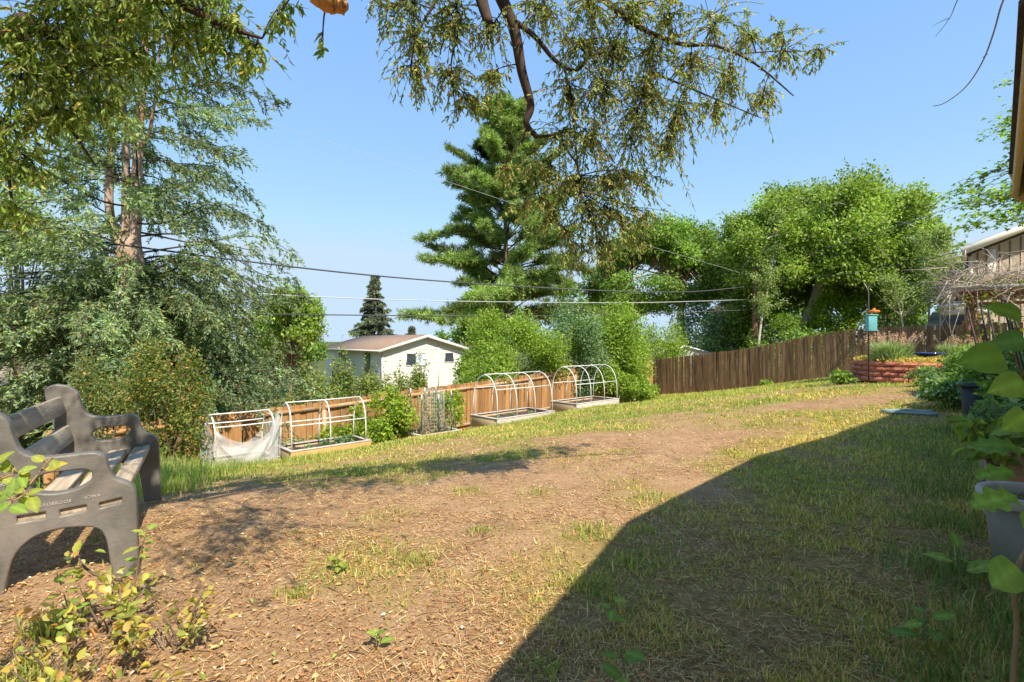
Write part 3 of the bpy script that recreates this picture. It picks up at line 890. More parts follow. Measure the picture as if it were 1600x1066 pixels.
def build_bench():
    O = wp(205, 903, 2.70)
    rz = math.radians(31.0)
    LEN = 1.56
    z = gz1(O[0], O[1]) - 0.02
    root = empty("park_bench", (O[0], O[1], z), rz)
    tag(root, "grey moulded plastic park bench with weathered grey slats at the left", "bench")
    outer = catmull([(-0.585, 0.905), (-0.535, 0.86), (-0.512, 0.78), (-0.478, 0.705), (-0.40, 0.668), (-0.27, 0.666), (-0.175, 0.668), (-0.128, 0.645), (-0.112, 0.585),
                     (-0.082, 0.528), (-0.022, 0.495), (0.012, 0.45), (0.02, 0.34), (0.024, 0.18), (0.034, 0.0)], 5)
    arch = catmull([(-0.066, 0.0), (-0.085, 0.12), (-0.105, 0.235), (-0.15, 0.298), (-0.265, 0.322), (-0.39, 0.312), (-0.47, 0.265), (-0.52, 0.18), (-0.555, 0.0)], 5)
    back = catmull([(-0.665, 0.0), (-0.635, 0.18), (-0.632, 0.36), (-0.65, 0.55), (-0.688, 0.74), (-0.715, 0.86), (-0.70, 0.905), (-0.65, 0.918)], 5)
    outline = np.concatenate([outer, arch, back])
    hole = catmull([(-0.435, 0.56), (-0.38, 0.60), (-0.29, 0.605), (-0.205, 0.603), (-0.165, 0.575), (-0.175, 0.53), (-0.23, 0.495), (-0.32, 0.482), (-0.405, 0.495), (-0.44, 0.525)], 5, True)
    def slot(u0, u1, v0, v1, dv):
        r = 0.008
        q = [(u0, v0 + r), (u0, v1 - r), (u0 + r, v1), (u1 - r, v1 + dv), (u1, v1 + dv - r), (u1, v0 + dv + r), (u1 - r, v0 + dv), (u0 + r, v0)]
        return np.array(q)
    slots = [slot(-0.497, -0.362, 0.362, 0.412, 0.004), slot(-0.322, -0.190, 0.366, 0.416, 0.010), slot(-0.152, -0.030, 0.380, 0.426, 0.014)]
    US = 0.90                                                 # depth front to back
    sc_ = np.array([US, 1.0])
    me = curve_plate("end_frame", [q_ * sc_ for q_ in [outline, hole] + slots], 0.034, 0.010, M_BENCH)
    ends = []
    for k, y in enumerate((0.0, LEN)):
        e = obj_of("end_frame", me, root, (0, y, 0))
        e["label"] = "near moulded end frame with raised lettering" if k == 0 else "far moulded end frame"
        # leg flare ribs on the front edge
        ends.append(e)
    # raised lettering on the near end
    for s, size, u, v, r in (("GLADBROOK", 0.021, -0.415, 0.434, 0.05), ("IOWA", 0.021, -0.205, 0.447, 0.07)):
        t = obj_of("lettering", text_mesh(s, size, 0.0025, M_LETTER), ends[0], (u * US, -0.0345, v), (0, -r, 0))
    for s, size, u, v in (("K", 0.030, -0.600, 0.790), ("O", 0.030, -0.600, 0.752), ("R", 0.030, -0.598, 0.715), ("U", 0.030, -0.596, 0.678), ("N", 0.030, -0.590, 0.610), ("O", 0.030, -0.588, 0.565), ("K", 0.030, -0.556, 0.568)):
        obj_of("lettering", text_mesh(s, size, 0.0025, M_LETTER), ends[0], (u * US, -0.0345, v), (0, math.radians(80), 0))
    # seat slats pass through the slots; back slats butt against the inner faces
    for (u0, u1, v0, v1, dv, tl) in ((-0.492, -0.367, 0.366, 0.408, 0.004, 0.03), (-0.317, -0.195, 0.371, 0.413, 0.010, 0.07), (-0.147, -0.035, 0.386, 0.424, 0.014, 0.11)):
        mb = MB(); mb.box((0, 0, 0), ((u1 - u0) * US, LEN + 0.035, v1 - v0))
        o = mb.build("seat_slat", M_SLAT, root); o.location = ((u0 + u1) / 2 * US, LEN / 2, (v0 + v1 + dv) / 2); o.rotation_euler = (0, -tl, 0)
        bevel(o, 0.006)
    for (u, v) in ((-0.628, 0.775), (-0.580, 0.565)):
        mb = MB(); mb.box((0, 0, 0), (0.045, LEN - 0.068, 0.125))
        o = mb.build("back_slat", M_SLAT, root); o.location = (u * US, LEN / 2, v); o.rotation_euler = (0, math.radians(-13), 0)
        bevel(o, 0.007)
    # far end's moulded front leg face
    for y in (0.0, LEN):
        mb = MB()
        mb.tube(catmull([(0.012, y, 0.03), (0.006, y, 0.20), (-0.004, y, 0.36), (-0.03, y, 0.46)], 4), [0.018, 0.020, 0.021, 0.021, 0.021, 0.021, 0.021, 0.021, 0.02, 0.018, 0.016, 0.012, 0.008], 8)
        mb.build("leg_rib", M_BENCH, root, True)
build_bench()

# ------------------------------------------------------------------ block planter, bird bath, feeder
PL = np.array([8.40, 10.75]); PL_R = 1.08; PL_Z = 0.46
def build_planter():
    root = empty("block_planter", (PL[0], PL[1], PL_Z))
    tag(root, "round planter of rough red retaining wall blocks in front of the fence", "planter")
    rng = np.random.default_rng(11)
    nb = 22
    variants = []
    for k in range(5):
        bm = bmesh.new()
        w = 2 * math.pi * PL_R / nb - 0.016; d = 0.20; hgt = 0.094
        for ix, u in enumerate(np.linspace(-w / 2, w / 2, 5)):
            pass
        # rough split face: grid on the outer side, tapered towards the centre
        us = np.linspace(-w / 2, w / 2, 5); zs = np.linspace(0, hgt, 3)
        grid = []
        for z in zs:
            row = []
            for u in us:
                edge = (abs(u) > w / 2 - 1e-6) or z < 1e-6 or z > hgt - 1e-6
                row.append(bm.verts.new((u, -d / 2 - (0 if edge else 0.022 + rng.random() * 0.02) + rng.normal(0, 0.003), z)))
            grid.append(row)
        for a in range(2):
            for b in range(4): bm.faces.new((grid[a][b], grid[a][b + 1], grid[a + 1][b + 1], grid[a + 1][b]))
        bk = [bm.verts.new((-w * 0.41, d / 2, 0)), bm.verts.new((w * 0.41, d / 2, 0)), bm.verts.new((w * 0.41, d / 2, hgt)), bm.verts.new((-w * 0.41, d / 2, hgt))]
        bm.faces.new((bk[1], bk[0], bk[3], bk[2]))
        bm.faces.new([*grid[2], bk[2], bk[3]])
        bm.faces.new([*reversed(grid[0]), bk[0], bk[1]])
        bm.faces.new([grid[0][0], grid[1][0], grid[2][0], bk[3], bk[0]])
        bm.faces.new([grid[2][4], grid[1][4], grid[0][4], bk[1], bk[2]])
        me = bpy.data.meshes.new("block"); bm.to_mesh(me); bm.free()
        me.materials.append(M_BLOCK); variants.append(me)
    for c in range(4):
        for k in range(nb):
            a = 2 * math.pi * (k + 0.5 * (c % 2)) / nb
            r = PL_R - 0.1 - 0.02 * c + rng.normal(0, 0.006)
            obj_of("block", variants[int(rng.integers(5))], root, (math.sin(a) * r, -math.cos(a) * r, c * 0.103 + rng.normal(0, 0.001)), (0, 0, a + rng.normal(0, 0.02)))
    # soil fill
    V = [(0, 0, 0.44)]; n = 40
    for k in range(n):
        a = 2 * math.pi * k / n; V.append((math.cos(a) * (PL_R - 0.22), math.sin(a) * (PL_R - 0.22), 0.37))
    F = [[0, 1 + k, 1 + (k + 1) % n] for k in range(n)]
    mesh_obj("soil", np.array(V), np.array(F), M_SOIL, root)
build_planter()

def lathe(prof, n=28):
    prof = np.array(prof, float); m = len(prof)
    a = np.linspace(0, 2 * math.pi, n, endpoint=False)
    V = np.stack([np.outer(prof[:, 0], np.cos(a)), np.outer(prof[:, 0], np.sin(a)), np.repeat(prof[:, 1][:, None], n, 1)], -1).reshape(-1, 3)
    F = []
    for i in range(m - 1):
        for k in range(n):
            k2 = (k + 1) % n
            F.append([i * n + k, i * n + k2, (i + 1) * n + k2, (i + 1) * n + k])
    return V, np.array(F)

def build_birdbath():
    p = wp(1449, 553, 10.62)
    root = empty("bird_bath", (p[0], p[1], PL_Z + 0.40))
    tag(root, "shallow blue glazed bird bath among the planter flowers", "bird bath")
    top = p[2] - root.location[2]
    V, F = lathe([(0.001, top - 0.055), (0.12, top - 0.05), (0.24, top - 0.02), (0.30, top + 0.012), (0.305, top + 0.025), (0.29, top + 0.025), (0.22, top), (0.1, top - 0.02), (0.001, top - 0.022)])
    mesh_obj("bowl", V, F, M_BLUE, root, None, True)
    V, F = lathe([(0.001, 0.0), (0.13, 0.0), (0.12, 0.04), (0.06, 0.08), (0.055, top - 0.09), (0.09, top - 0.055), (0.001, top - 0.05)], 20)
    mesh_obj("pedestal", V, F, M_BLUE, root, None, True)
build_birdbath()

def build_feeder():
    b = wp(1357, 505, 10.2)
    g = gz1(b[0], b[1])
    root = empty("bird_feeder", (b[0], b[1], g))
    tag(root, "teal bird feeder with orange top on a thin dark pole", "bird feeder")
    z = b[2] - g
    mb = MB(); mb.tube([(0, 0, -0.1), (0.005, 0, 1.0), (0, 0, z + 0.75)], 0.012, 8)
    mb.tube(catmull([(0, 0, z + 0.74), (0.03, 0, z + 0.80), (0.09, 0, z + 0.79), (0.11, 0, z + 0.72)], 4), 0.008, 6)
    mb.build("pole", M_IRON, root)
    mb = MB(); mb.box((0, -0.075, z), (0.175, 0.11, 0.285))
    bevel(mb.build("feeder_box", M_TEAL, root), 0.012, 3)
    mb = MB(); mb.box((0, -0.075, z + 0.155), (0.20, 0.13, 0.02)); mb.box((0, -0.075, z - 0.150), (0.19, 0.15, 0.014))
    mb.build("box_lid", M_TEAL, root)
    V, F = lathe([(0.001, 0.0), (0.07, 0.0), (0.095, 0.02), (0.085, 0.045), (0.03, 0.055), (0.02, 0.09), (0.001, 0.095)], 12)
    V = V * (1 + 0.18 * np.sin(np.arctan2(V[:, 1], V[:, 0]) * 5)[:, None] * np.array([1, 1, 0]))
    o = mesh_obj("orange_top", V, F, M_ORANGE, root, None, True); o.location = (0.06, -0.075, z + 0.20)
    mb = MB(); mb.beam((0, 0, z + 0.21), (0.06, -0.075, z + 0.21), 0.012, 0.012); mb.build("bracket", M_IRON, root)
build_feeder()

def build_edging():
    for k, (a, b, lab) in enumerate((((1376, 641, 7.15), (1458, 648, 6.9), "pale green edging strip lying on the lawn, the farther of two"),
                                     ((1384, 645, 7.02), (1466, 653, 6.75), "pale green edging strip lying on the lawn, the nearer of two"))):
        A = wp(*a); B = wp(*b)
        pts = []
        for t in np.linspace(0, 1, 7):
            q = A * (1 - t) + B * t
            pts.append((q[0], q[1], gz1(q[0], q[1]) + 0.035))
        pts = np.array(pts)
        root = empty("edging_strip", pts[0])
        tag(root, lab, "edging", "edging strips on the lawn")
        mb = MB(); mb.tube(pts - pts[0], 0.022, 8); mb.build("tube", M_EDGING, root, True)
        mb = MB()
        for i in range(6): mb.beam(pts[i] - pts[0] - np.array([0, 0, 0.03]), pts[i + 1] - pts[0] - np.array([0, 0, 0.03]), 0.008, 0.05)
        mb.build("web", M_EDGING, root)
build_edging()

# ------------------------------------------------------------------ pots by the house wall
def build_pot(label, c, r, h, matb, matr, rim=0.045, group="flower pots along the house"):
    z = gz1(c[0], c[1])
    root = empty("flower_pot", (c[0], c[1], z - 0.012))
    tag(root, label, "flower pot", group)
    b = 0.72 * r
    V, F = lathe([(0.001, 0), (b - 0.02, 0), (b, 0.015), (r - 0.018, h - rim), (r - 0.045, h - rim + 0.004), (b - 0.03, 0.04), (0.001, 0.04)], 40)
    mesh_obj("body", V, F, matb, root, None, True)
    V, F = lathe([(r - 0.022, h - rim - 0.012), (r + 0.006, h - rim - 0.006), (r + 0.012, h - rim + 0.01), (r + 0.014, h - 0.012), (r + 0.006, h), (r - 0.016, h), (r - 0.026, h - 0.012), (r - 0.03, h - rim - 0.01)], 40)
    mesh_obj("rim", V, F, matr, root, None, True)
    n = 24; a = np.linspace(0, 2 * math.pi, n, endpoint=False)
    rr = r - 0.034
    V = [(0, 0, h - 0.10)] + [(math.cos(t) * rr * k, math.sin(t) * rr * k, h - 0.115 + 0.02 * random.random()) for k in (0.5, 1.0) for t in a]
    F3 = [[0, 1 + i, 1 + (i + 1) % n] for i in range(n)]
    F4 = [[1 + i, 1 + n + i, 1 + n + (i + 1) % n, 1 + (i + 1) % n] for i in range(n)]
    mesh_obj("soil", np.array(V), [np.array(F3), np.array(F4)], M_SOIL, root)
    return root
build_pot("large dark grey plastic pot with pale grey rim, nearest the camera", (2.72, 2.64), 0.235, 0.47, M_POT_GREY, M_POT_RIM, 0.055)
build_pot("terracotta pot with thick rim just behind the large grey pot", (3.52, 3.60), 0.17, 0.45, M_TERRA, M_TERRA, 0.07)
build_pot("pale blue grey pot behind the terracotta pot", (3.80, 3.98), 0.15, 0.46, M_POT_GREY, M_POT_RIM, 0.05)
build_pot("tall black nursery pot beside the leafy border", (5.42, 5.98), 0.155, 0.56, M_BLACKPOT, M_BLACKPOT, 0.03)
build_pot("short black nursery pot right behind the tall black one", (5.78, 6.15), 0.14, 0.42, M_BLACKPOT, M_BLACKPOT, 0.03)

# ------------------------------------------------------------------ pergola with dry vines, leaning stakes
def build_pergola():
    root = empty("pergola", (10.2, 11.3, gz1(10.2, 11.3)))
    tag(root, "red brown timber pergola smothered in bare dry vines", "pergola")
    o = np.array(root.location)
    c, s = math.cos(math.radians(-38)), math.sin(math.radians(-38))
    def T(x, y, z): return (x * c - y * s, x * s + y * c, z)
    for x in (0, 2.6):
        for y in (0, 1.5):
            mb = MB(); mb.beam(T(x, y, -0.15), T(x, y, 1.82), 0.075, 0.075, up=(1, 0, 0)); mb.build("post", M_RUSTWOOD, root)
    for y in (0, 1.5):
        mb = MB(); mb.beam(T(-0.25, y, 1.89), T(3.0, y, 1.89), 0.05, 0.13); mb.build("beam", M_RUSTWOOD, root)
    mb = MB(); mb.beam(T(0.06, 0, 1.66), T(2.54, 0, 1.66), 0.04, 0.06); mb.build("cross_rail", M_RUSTWOOD, root)
    for k in range(6):
        y = -0.3 + k * 0.42
        mb = MB(); mb.beam(T(-0.4, y, 1.99 + 0.02 * (k % 2)), T(3.1, y, 1.99 + 0.02 * (k % 2)), 0.045, 0.06); mb.build("lath", M_BEDGREY, root)
    return root, T
PERG, PT = build_pergola()
def build_pergola_vine():
    rng = np.random.default_rng(21)
    root = empty("climbing_vine", (10.2, 11.3, gz1(10.2, 11.3)))
    tag(root, "tangle of pale dry vine stems heaped on the pergola", "vine")
    mb = MB()
    for k in range(900):
        x, y, z = rng.uniform(-0.5, 3.1), rng.uniform(-0.5, 1.9), 1.98 + abs(rng.normal(0.12, 0.24))
        d = rng.normal(size=3) * np.array([1, 0.7, 0.45]); d /= np.linalg.norm(d)
        L = rng.uniform(0.3, 0.9); b = rng.normal(size=3) * 0.16
        p0 = np.array([x, y, z]); p1 = p0 + d * L * 0.5 + b; p2 = p0 + d * L
        p2[2] = max(p2[2], 1.6)
        mb.tube([PT(*p) for p in (p0, p1, p2)], [0.008, 0.007, 0.004], 4)
    for k in range(90):                                    # stems hanging down the front
        x = rng.uniform(-0.45, 3.0); z0 = rng.uniform(1.7, 2.2); L = rng.uniform(0.3, 1.5) if rng.random() < 0.4 else rng.uniform(0.2, 0.6)
        y = rng.uniform(-0.45, 0.1)
        mb.tube([PT(x, y, z0), PT(x + rng.normal(0, .15), y - 0.08, z0 - L * 0.5), PT(x + rng.normal(0, .2), y + rng.normal(0, .1), z0 - L)], [0.01, 0.008, 0.004], 4)
    mb.build("stem", M_DRYVINE, root)
    n = 1500
    P = np.stack([rng.uniform(-0.2, 3.0, n), rng.normal(0.0, 0.16, n), rng.uniform(0.2, 2.25, n)], 1)
    P = np.array([PT(*p) for p in P])
    V, F, C = leaves4(P, rand_dirs(n, rng) + np.array([0, -0.3, -0.5]), rand_dirs(n, rng) + np.array([0, -0.6, 0.8]), rng.uniform(0.06, 0.12, n), rng.uniform(0.05, 0.09, n),
                      pick_cols(n, [(5, (0.16, 0.22, 0.04)), (3, (0.28, 0.27, 0.06)), (1, (0.30, 0.16, 0.06))], rng=rng))
    mesh_obj("foliage", V, F, M_LEAF, root, C)
build_pergola_vine()
for i, (a, b, d, lab) in enumerate((((1512, 483), (1531, 562), 6.6, "leftmost of the thin dark stakes leaning in front of the pergola"),
                                    ((1533, 478), (1546, 562), 6.8, "second dark stake from the left leaning in front of the pergola"),
                                    ((1543, 480), (1560, 556), 7.2, "third dark stake from the left leaning in front of the pergola"),
                                    ((1566, 470), (1586, 545), 6.3, "fourth dark stake from the left, front one of the crossed pair"),
                                    ((1571, 472), (1590, 540), 6.6, "fifth dark stake from the left, back one of the crossed pair"),
                                    ((1580, 478), (1596, 535), 6.9, "rightmost dark stake leaning in front of the pergola"))):
    A, B = wp(*a, d), wp(*b, d)
    t = (gz1(B[0], B[1]) - 0.05 - A[2]) / (B[2] - A[2])
    G = A + (B - A) * t
    root = empty("garden_stake", G)
    tag(root, lab, "stake", "leaning stakes before the pergola")
    mb = MB(); mb.tube([(0, 0, 0), A - G], 0.011, 6); sh = mb.build("shaft", M_IRON, root)
    V, F = lathe([(0.001, -0.01), (0.016, 0.0), (0.018, 0.02), (0.001, 0.035)], 8)
    q = mesh_obj("cap", V, F, M_IRON, root, None, True); q.location = tuple(A - G)

# ------------------------------------------------------------------ houses
def lap_wall(mb, a, b, z0, z1, pitch=0.24, lip=0.024):
    """horizontal lap siding between plan points a, b; outward side is to the right of a->b"""
    a = np.array(a, float); b = np.array(b, float)
    t = (b - a) / np.linalg.norm(b - a); o = np.array([t[1], -t[0]])
    z = z0
    while z < z1 - 1e-6:
        zt = min(z + pitch, z1)
        lo_a, lo_b = a + o * lip, b + o * lip
        mb.add([(lo_a[0], lo_a[1], z), (lo_b[0], lo_b[1], z), (b[0], b[1], zt), (a[0], a[1], zt)], [[0, 1, 2, 3]])
        mb.add([(a[0], a[1], z), (b[0], b[1], z), (lo_b[0], lo_b[1], z), (lo_a[0], lo_a[1], z)], [[0, 1, 2, 3]])
        z = zt

def window_part(root, a, b, z0, z1, mat_frame=M_WHITE, split=1, panes=None, off=0.04):
    """framed window on a wall from plan point a to b (outside on the right of a->b)"""
    a = np.array(a, float); b = np.array(b, float)
    t = (b - a) / np.linalg.norm(b - a); o = np.array([t[1], -t[0]])
    fr = MB(); w = 0.07
    def q(p, z): return (p[0] + o[0] * off, p[1] + o[1] * off, z)
    fr.beam(q(a, z0), q(b, z0), 0.06, w); fr.beam(q(a, z1), q(b, z1), 0.06, w)
    fr.beam(q(a, z0 + w / 2), q(a, z1 - w / 2), 0.06, w, up=(t[0], t[1], 0)); fr.beam(q(b, z0 + w / 2), q(b, z1 - w / 2), 0.06, w, up=(t[0], t[1], 0))
    for k in range(1, split):
        c = a + (b - a) * k / split
        fr.beam(q(c, z0 + w / 2), q(c, z1 - w / 2), 0.05, 0.05, up=(t[0], t[1], 0))
    f = fr.build("window", mat_frame, root)
    for k in range(split):
        c0 = a + (b - a) * k / split + t * 0.03; c1 = a + (b - a) * (k + 1) / split - t * 0.03
        g = MB(); oo = o * (off - 0.005)
        g.quad([(c0[0] + oo[0], c0[1] + oo[1], z0 + 0.03), (c1[0] + oo[0], c1[1] + oo[1], z0 + 0.03), (c1[0] + oo[0], c1[1] + oo[1], z1 - 0.03), (c0[0] + oo[0], c0[1] + oo[1], z1 - 0.03)])
        g.build("pane", (panes or [M_GLASS] * split)[k], f)
    return f

def build_far_house():
    K = np.array([-11.4, 45.0]); g = np.array([0.78, 0.62]); s = np.array([-0.62, 0.78])
    W, L = 8.6, 14.6
    zb, ze, zr = -3.6, 0.50, 1.72
    root = empty("cream_house", (0, 0, 0))
    root.location = (K[0], K[1], zb)
    tag(root, "cream sided ranch house with brown shingle gable roof beyond the cedar fence", "house")
    o = np.array([K[0], K[1]])
    def R(p): return p - o
    c0, c1, c2, c3 = R(K), R(K + g * W), R(K + g * W + s * L), R(K + s * L)
    w = MB(); H = ze - zb
    lap_wall(w, c0, c1, 0, H); lap_wall(w, c3, c0, 0, H)
    w.quad([(*c1, 0), (*c2, 0), (*c2, H), (*c1, H)]); w.quad([(*c2, 0), (*c3, 0), (*c3, H), (*c2, H)])
    # gable boards
    z = H; pitch = 0.24; hr = zr - ze
    while z < H + hr - 0.02:
        f0 = (z - H) / hr; f1 = min((z + pitch - H) / hr, 1.0)
        p0, p1 = c0 + (c1 - c0) * f0 / 2, c1 + (c0 - c1) * f0 / 2
        p2, p3 = c1 + (c0 - c1) * f1 / 2, c0 + (c1 - c0) * f1 / 2
        ot = np.array([g[1], -g[0]]) * 0.024
        w.quad([(*(p0 + ot), z), (*(p1 + ot), z), (*p2, H + f1 * hr), (*p3, H + f1 * hr)])
        z += pitch
    w.build("wall", M_SIDING, root)
    # roof
    ov, oe = 0.45, 0.55
    r = MB(); th = 0.12
    A0 = c0 - s * ov; A1 = c1 - s * ov; B0 = c3 + s * ov; B1 = c2 + s * ov
    m0 = (A0 + A1) / 2; m1 = (B0 + B1) / 2
    dz = (zr - ze) / (W / 2) * oe
    for (e0, e1, sg) in ((A0 - g * oe, B0 - g * oe, 1), (A1 + g * oe, B1 + g * oe, -1)):
        q = [(*e0, H - dz + 0.05), (*e1, H - dz + 0.05), (*m1, H + hr + 0.05), (*m0, H + hr + 0.05)]
        q2 = [(x, y, z + th) for x, y, z in q]
        r.add(q + q2, [[0, 1, 2, 3], [4, 5, 6, 7], [0, 1, 5, 4], [1, 2, 6, 5], [2, 3, 7, 6], [3, 0, 4, 7]])
    rf = r.build("roof", M_ROOF, root)
    tr = MB()
    f0 = A0 - s * 0.03
    f1 = A1 - s * 0.03; fm = m0 - s * 0.03
    tr.beam((*(f0 - g * oe), H - dz + 0.02), (*fm, H + hr + 0.02), 0.05, 0.26); tr.beam((*fm, H + hr + 0.02), (*(f1 + g * oe), H - dz + 0.02), 0.05, 0.26)
    tr.build("rake_trim", M_WHITE, rf)
    gt = MB(); gt.beam((*(A0 - g * (oe + 0.07)), H - dz + 0.08), (*(B0 - g * (oe + 0.07)), H - dz + 0.08), 0.12, 0.13); gt.build("gutter", M_SIDING, rf)
    ct = MB(); q = c0 - np.array([g[1], -g[0]]) * -0.03
    ct.box((*c0, H / 2 - 0.06), (0.14, 0.14, H - 0.2), rz=math.atan2(g[1], g[0])); ct.box((*(c0 + g * W * 0.66 + np.array([g[1], -g[0]]) * 0.02), (H + 0.5) / 2), (0.10, 0.06, H + 0.45), rz=math.atan2(g[1], g[0]))
    ct.build("corner_trim", M_WHITE, root)
    vp = MB(); pp = (c0 + c1) / 2 + s * 5 + g * 1.5; vp.tube([(*pp, H + 0.5), (*pp, H + 1.25)], 0.06, 8); vp.build("vent_pipe", M_SHED, rf)
    def on_g(u): return c0 + g * u
    def on_s(u): return c0 + s * u
    window_part(root, on_g(2.3), on_g(4.3), H - 1.45, H - 0.35, split=2, panes=[M_GLASS, M_BLIND])
    window_part(root, on_g(6.35), on_g(7.35), H - 1.25, H - 0.35)
    window_part(root, on_s(10.6), on_s(8.4), H - 1.25, H - 0.25, split=2)
    window_part(root, on_s(3.9), on_s(2.4), H - 2.3, H - 0.25)
    return root
build_far_house()

def build_right_house():
    D = 19.0
    root = empty("taupe_house", (17.0, D, 0.2))
    tag(root, "taupe sided house with white rake trim behind the pergola at the right", "house")
    def P(x, y, z): return (x - 17.0 + 0.92 * (y - D), y - D, z - 0.2)
    w = MB()
    w.quad([P(17.05, D, 0), P(27, D, 0), P(27, D, 4.5), P(17.05, D, 4.5)])
    w.tri([P(17.05, D, 4.5), P(27, D, 4.5), P(22, D, 6.4)])
    w.quad([P(17.05, D + 9, 0), P(17.05, D, 0), P(17.05, D, 4.5), P(17.05, D + 9, 4.5)])
    w.build("wall", M_GREYSIDING, root)
    for k in range(24):                                        # vertical battens
        x = 17.3 + k * 0.4
        top = 4.5 + (0.38 * (x - 17.05) if x < 22 else 0.38 * (27 - x))
        mb = MB(); mb.box((0, 0, top / 2), (0.045, 0.03, top - 0.1)); q = mb.build("batten", M_GREYSIDING, root); q.location = P(x, D - 0.02, 0)
    r = MB()
    for (x0, x1, z0, z1) in ((16.75, 22, 4.55, 6.58), (27.3, 22, 4.55, 6.58)):
        q = [P(x0, D - 0.7, z0), P(x1, D - 0.7, z1), P(x1, D + 9.5, z1), P(x0, D + 9.5, z0)]
        q2 = [(a, b, c + 0.10) for a, b, c in q]
        r.add(q + q2, [[0, 1, 2, 3], [4, 5, 6, 7], [0, 1, 5, 4], [1, 2, 6, 5], [2, 3, 7, 6], [3, 0, 4, 7]])
    rf = r.build("roof", M_ROOF_GREY, root)
    t = MB(); t.beam(P(16.72, D - 0.73, 4.48), P(22, D - 0.73, 6.51), 0.05, 0.26); t.beam(P(16.80, D - 0.73, 4.40), P(16.80, D + 9.4, 4.40), 0.10, 0.22)
    t.build("rake_trim", M_WHITE, rf)
    t = MB(); t.box(P(17.78, D - 0.04, 3.9), (0.30, 0.06, 1.55)); t.build("corner_board", M_WHITE, root)
    t = MB(); t.tube([P(17.02, D - 0.1, 4.4), P(17.02, D - 0.1, 2.9)], 0.06, 8); t.build("downspout", M_SIDING, root)
    # boxed lower eave
    t = MB(); t.box(P(16.85, D + 0.35, 2.62), (0.9, 1.6, 0.14)); t.box(P(16.85, D + 0.35, 2.42), (0.72, 1.45, 0.26)); t.box(P(16.6, D + 0.4, 3.1), (0.12, 1.4, 0.75))
    t.build("lower_eave", M_SIDING, root)
    # low wing roof just above the fence line
    t = MB()
    q = [P(15.2, D + 1.4, 1.80), P(17.0, D + 1.4, 1.80), P(17.0, D + 4, 2.45), P(15.2, D + 4, 2.45)]
    q2 = [(a, b, c + 0.1) for a, b, c in q]
    t.add(q + q2, [[0, 1, 2, 3], [4, 5, 6, 7], [0, 1, 5, 4], [1, 2, 6, 5], [2, 3, 7, 6], [3, 0, 4, 7]])
    lw = t.build("low_roof", M_ROOF_GREY, root)
    t = MB(); t.beam(P(15.15, D + 1.36, 1.80), P(17.04, D + 1.36, 1.80), 0.04, 0.2); t.build("low_fascia", M_SIDING, lw)
    t = MB(); t.quad([P(15.4, D + 1.7, 0.2), P(17.0, D + 1.7, 0.2), P(17.0, D + 1.7, 1.85), P(15.4, D + 1.7, 1.85)]); t.build("low_wall", M_GREYSIDING, root)
build_right_house()

def build_left_house():
    D = 22.5
    zb = -3.2
    root = empty("white_house", (-17, D, zb))
    tag(root, "white walled house glimpsed behind the large multi-trunk spruce", "house")
    def P(x, y, z): return (x + 17 - 0.66 * max(y - D, 0), y - D, z - zb)
    w = MB(); lap_wall(w, (P(-27, D, 0)[0], 0), (P(-14.0, D, 0)[0], 0), 1.72 - zb, 2.75 - zb, 0.25); w.build("upper_wall", M_PVC, root)
    w = MB(); lap_wall(w, (P(-27, D, 0)[0], 0), (P(-14.0, D, 0)[0], 0), 0, 1.60 - zb, 0.2)
    w.quad([P(-14.0, D, zb), P(-14.0, D + 8, zb), P(-14.0, D + 8, 2.75), P(-14.0, D, 2.75)])
    w.build("wall", M_GREYSIDING, root)
    r = MB()
    q = [P(-28, D - 0.6, 2.75), P(-13.6, D - 0.6, 2.75), P(-13.6, D + 4.5, 3.55), P(-28, D + 4.5, 3.55)]
    q2 = [(a, b, c + 0.12) for a, b, c in q]
    r.add(q + q2, [[0, 1, 2, 3], [4, 5, 6, 7], [0, 1, 5, 4], [1, 2, 6, 5], [2, 3, 7, 6], [3, 0, 4, 7]])
    r.build("roof", M_ROOF_GREY, root)
    e = MB(); e.box(P(-20.5, D - 0.06, 1.66), (13.0, 0.16, 0.11)); e.build("dark_band", M_ROOF, root)
    # lean-to shingle roof in front
    r = MB()
    q = [P(-26, D - 4.6, -1.6), P(-13.2, D - 4.6, -1.6), P(-13.2, D - 0.5, -0.35), P(-26, D - 0.5, -0.35)]
    q2 = [(a, b, c + 0.1) for a, b, c in q]
    r.add(q + q2, [[0, 1, 2, 3], [4, 5, 6, 7], [0, 1, 5, 4], [1, 2, 6, 5], [2, 3, 7, 6], [3, 0, 4, 7]])
    r.build("lean_to_roof", M_ROOF_GREY, root)
    e = MB(); e.beam(P(-26, D - 4.66, -1.55), P(-13.2, D - 4.66, -1.55), 0.05, 0.2); e.build("lean_to_fascia", M_SHED, root)
    for x in (-22, -19, -16.5, -13.5):
        e = MB(); e.box((0, 0, 0), (0.14, 0.14, 1.7)); q = e.build("lean_to_post", M_WHITE, root); q.location = P(x, D - 4.5, -2.45)
    window_part(root, P(-20.2, D, 0)[:2], P(-18.2, D, 0)[:2], -0.1 - zb, 1.1 - zb, split=2)
    window_part(root, P(-16.6, D, 0)[:2], P(-15.0, D, 0)[:2], -0.1 - zb, 1.1 - zb, split=2)
build_left_house()

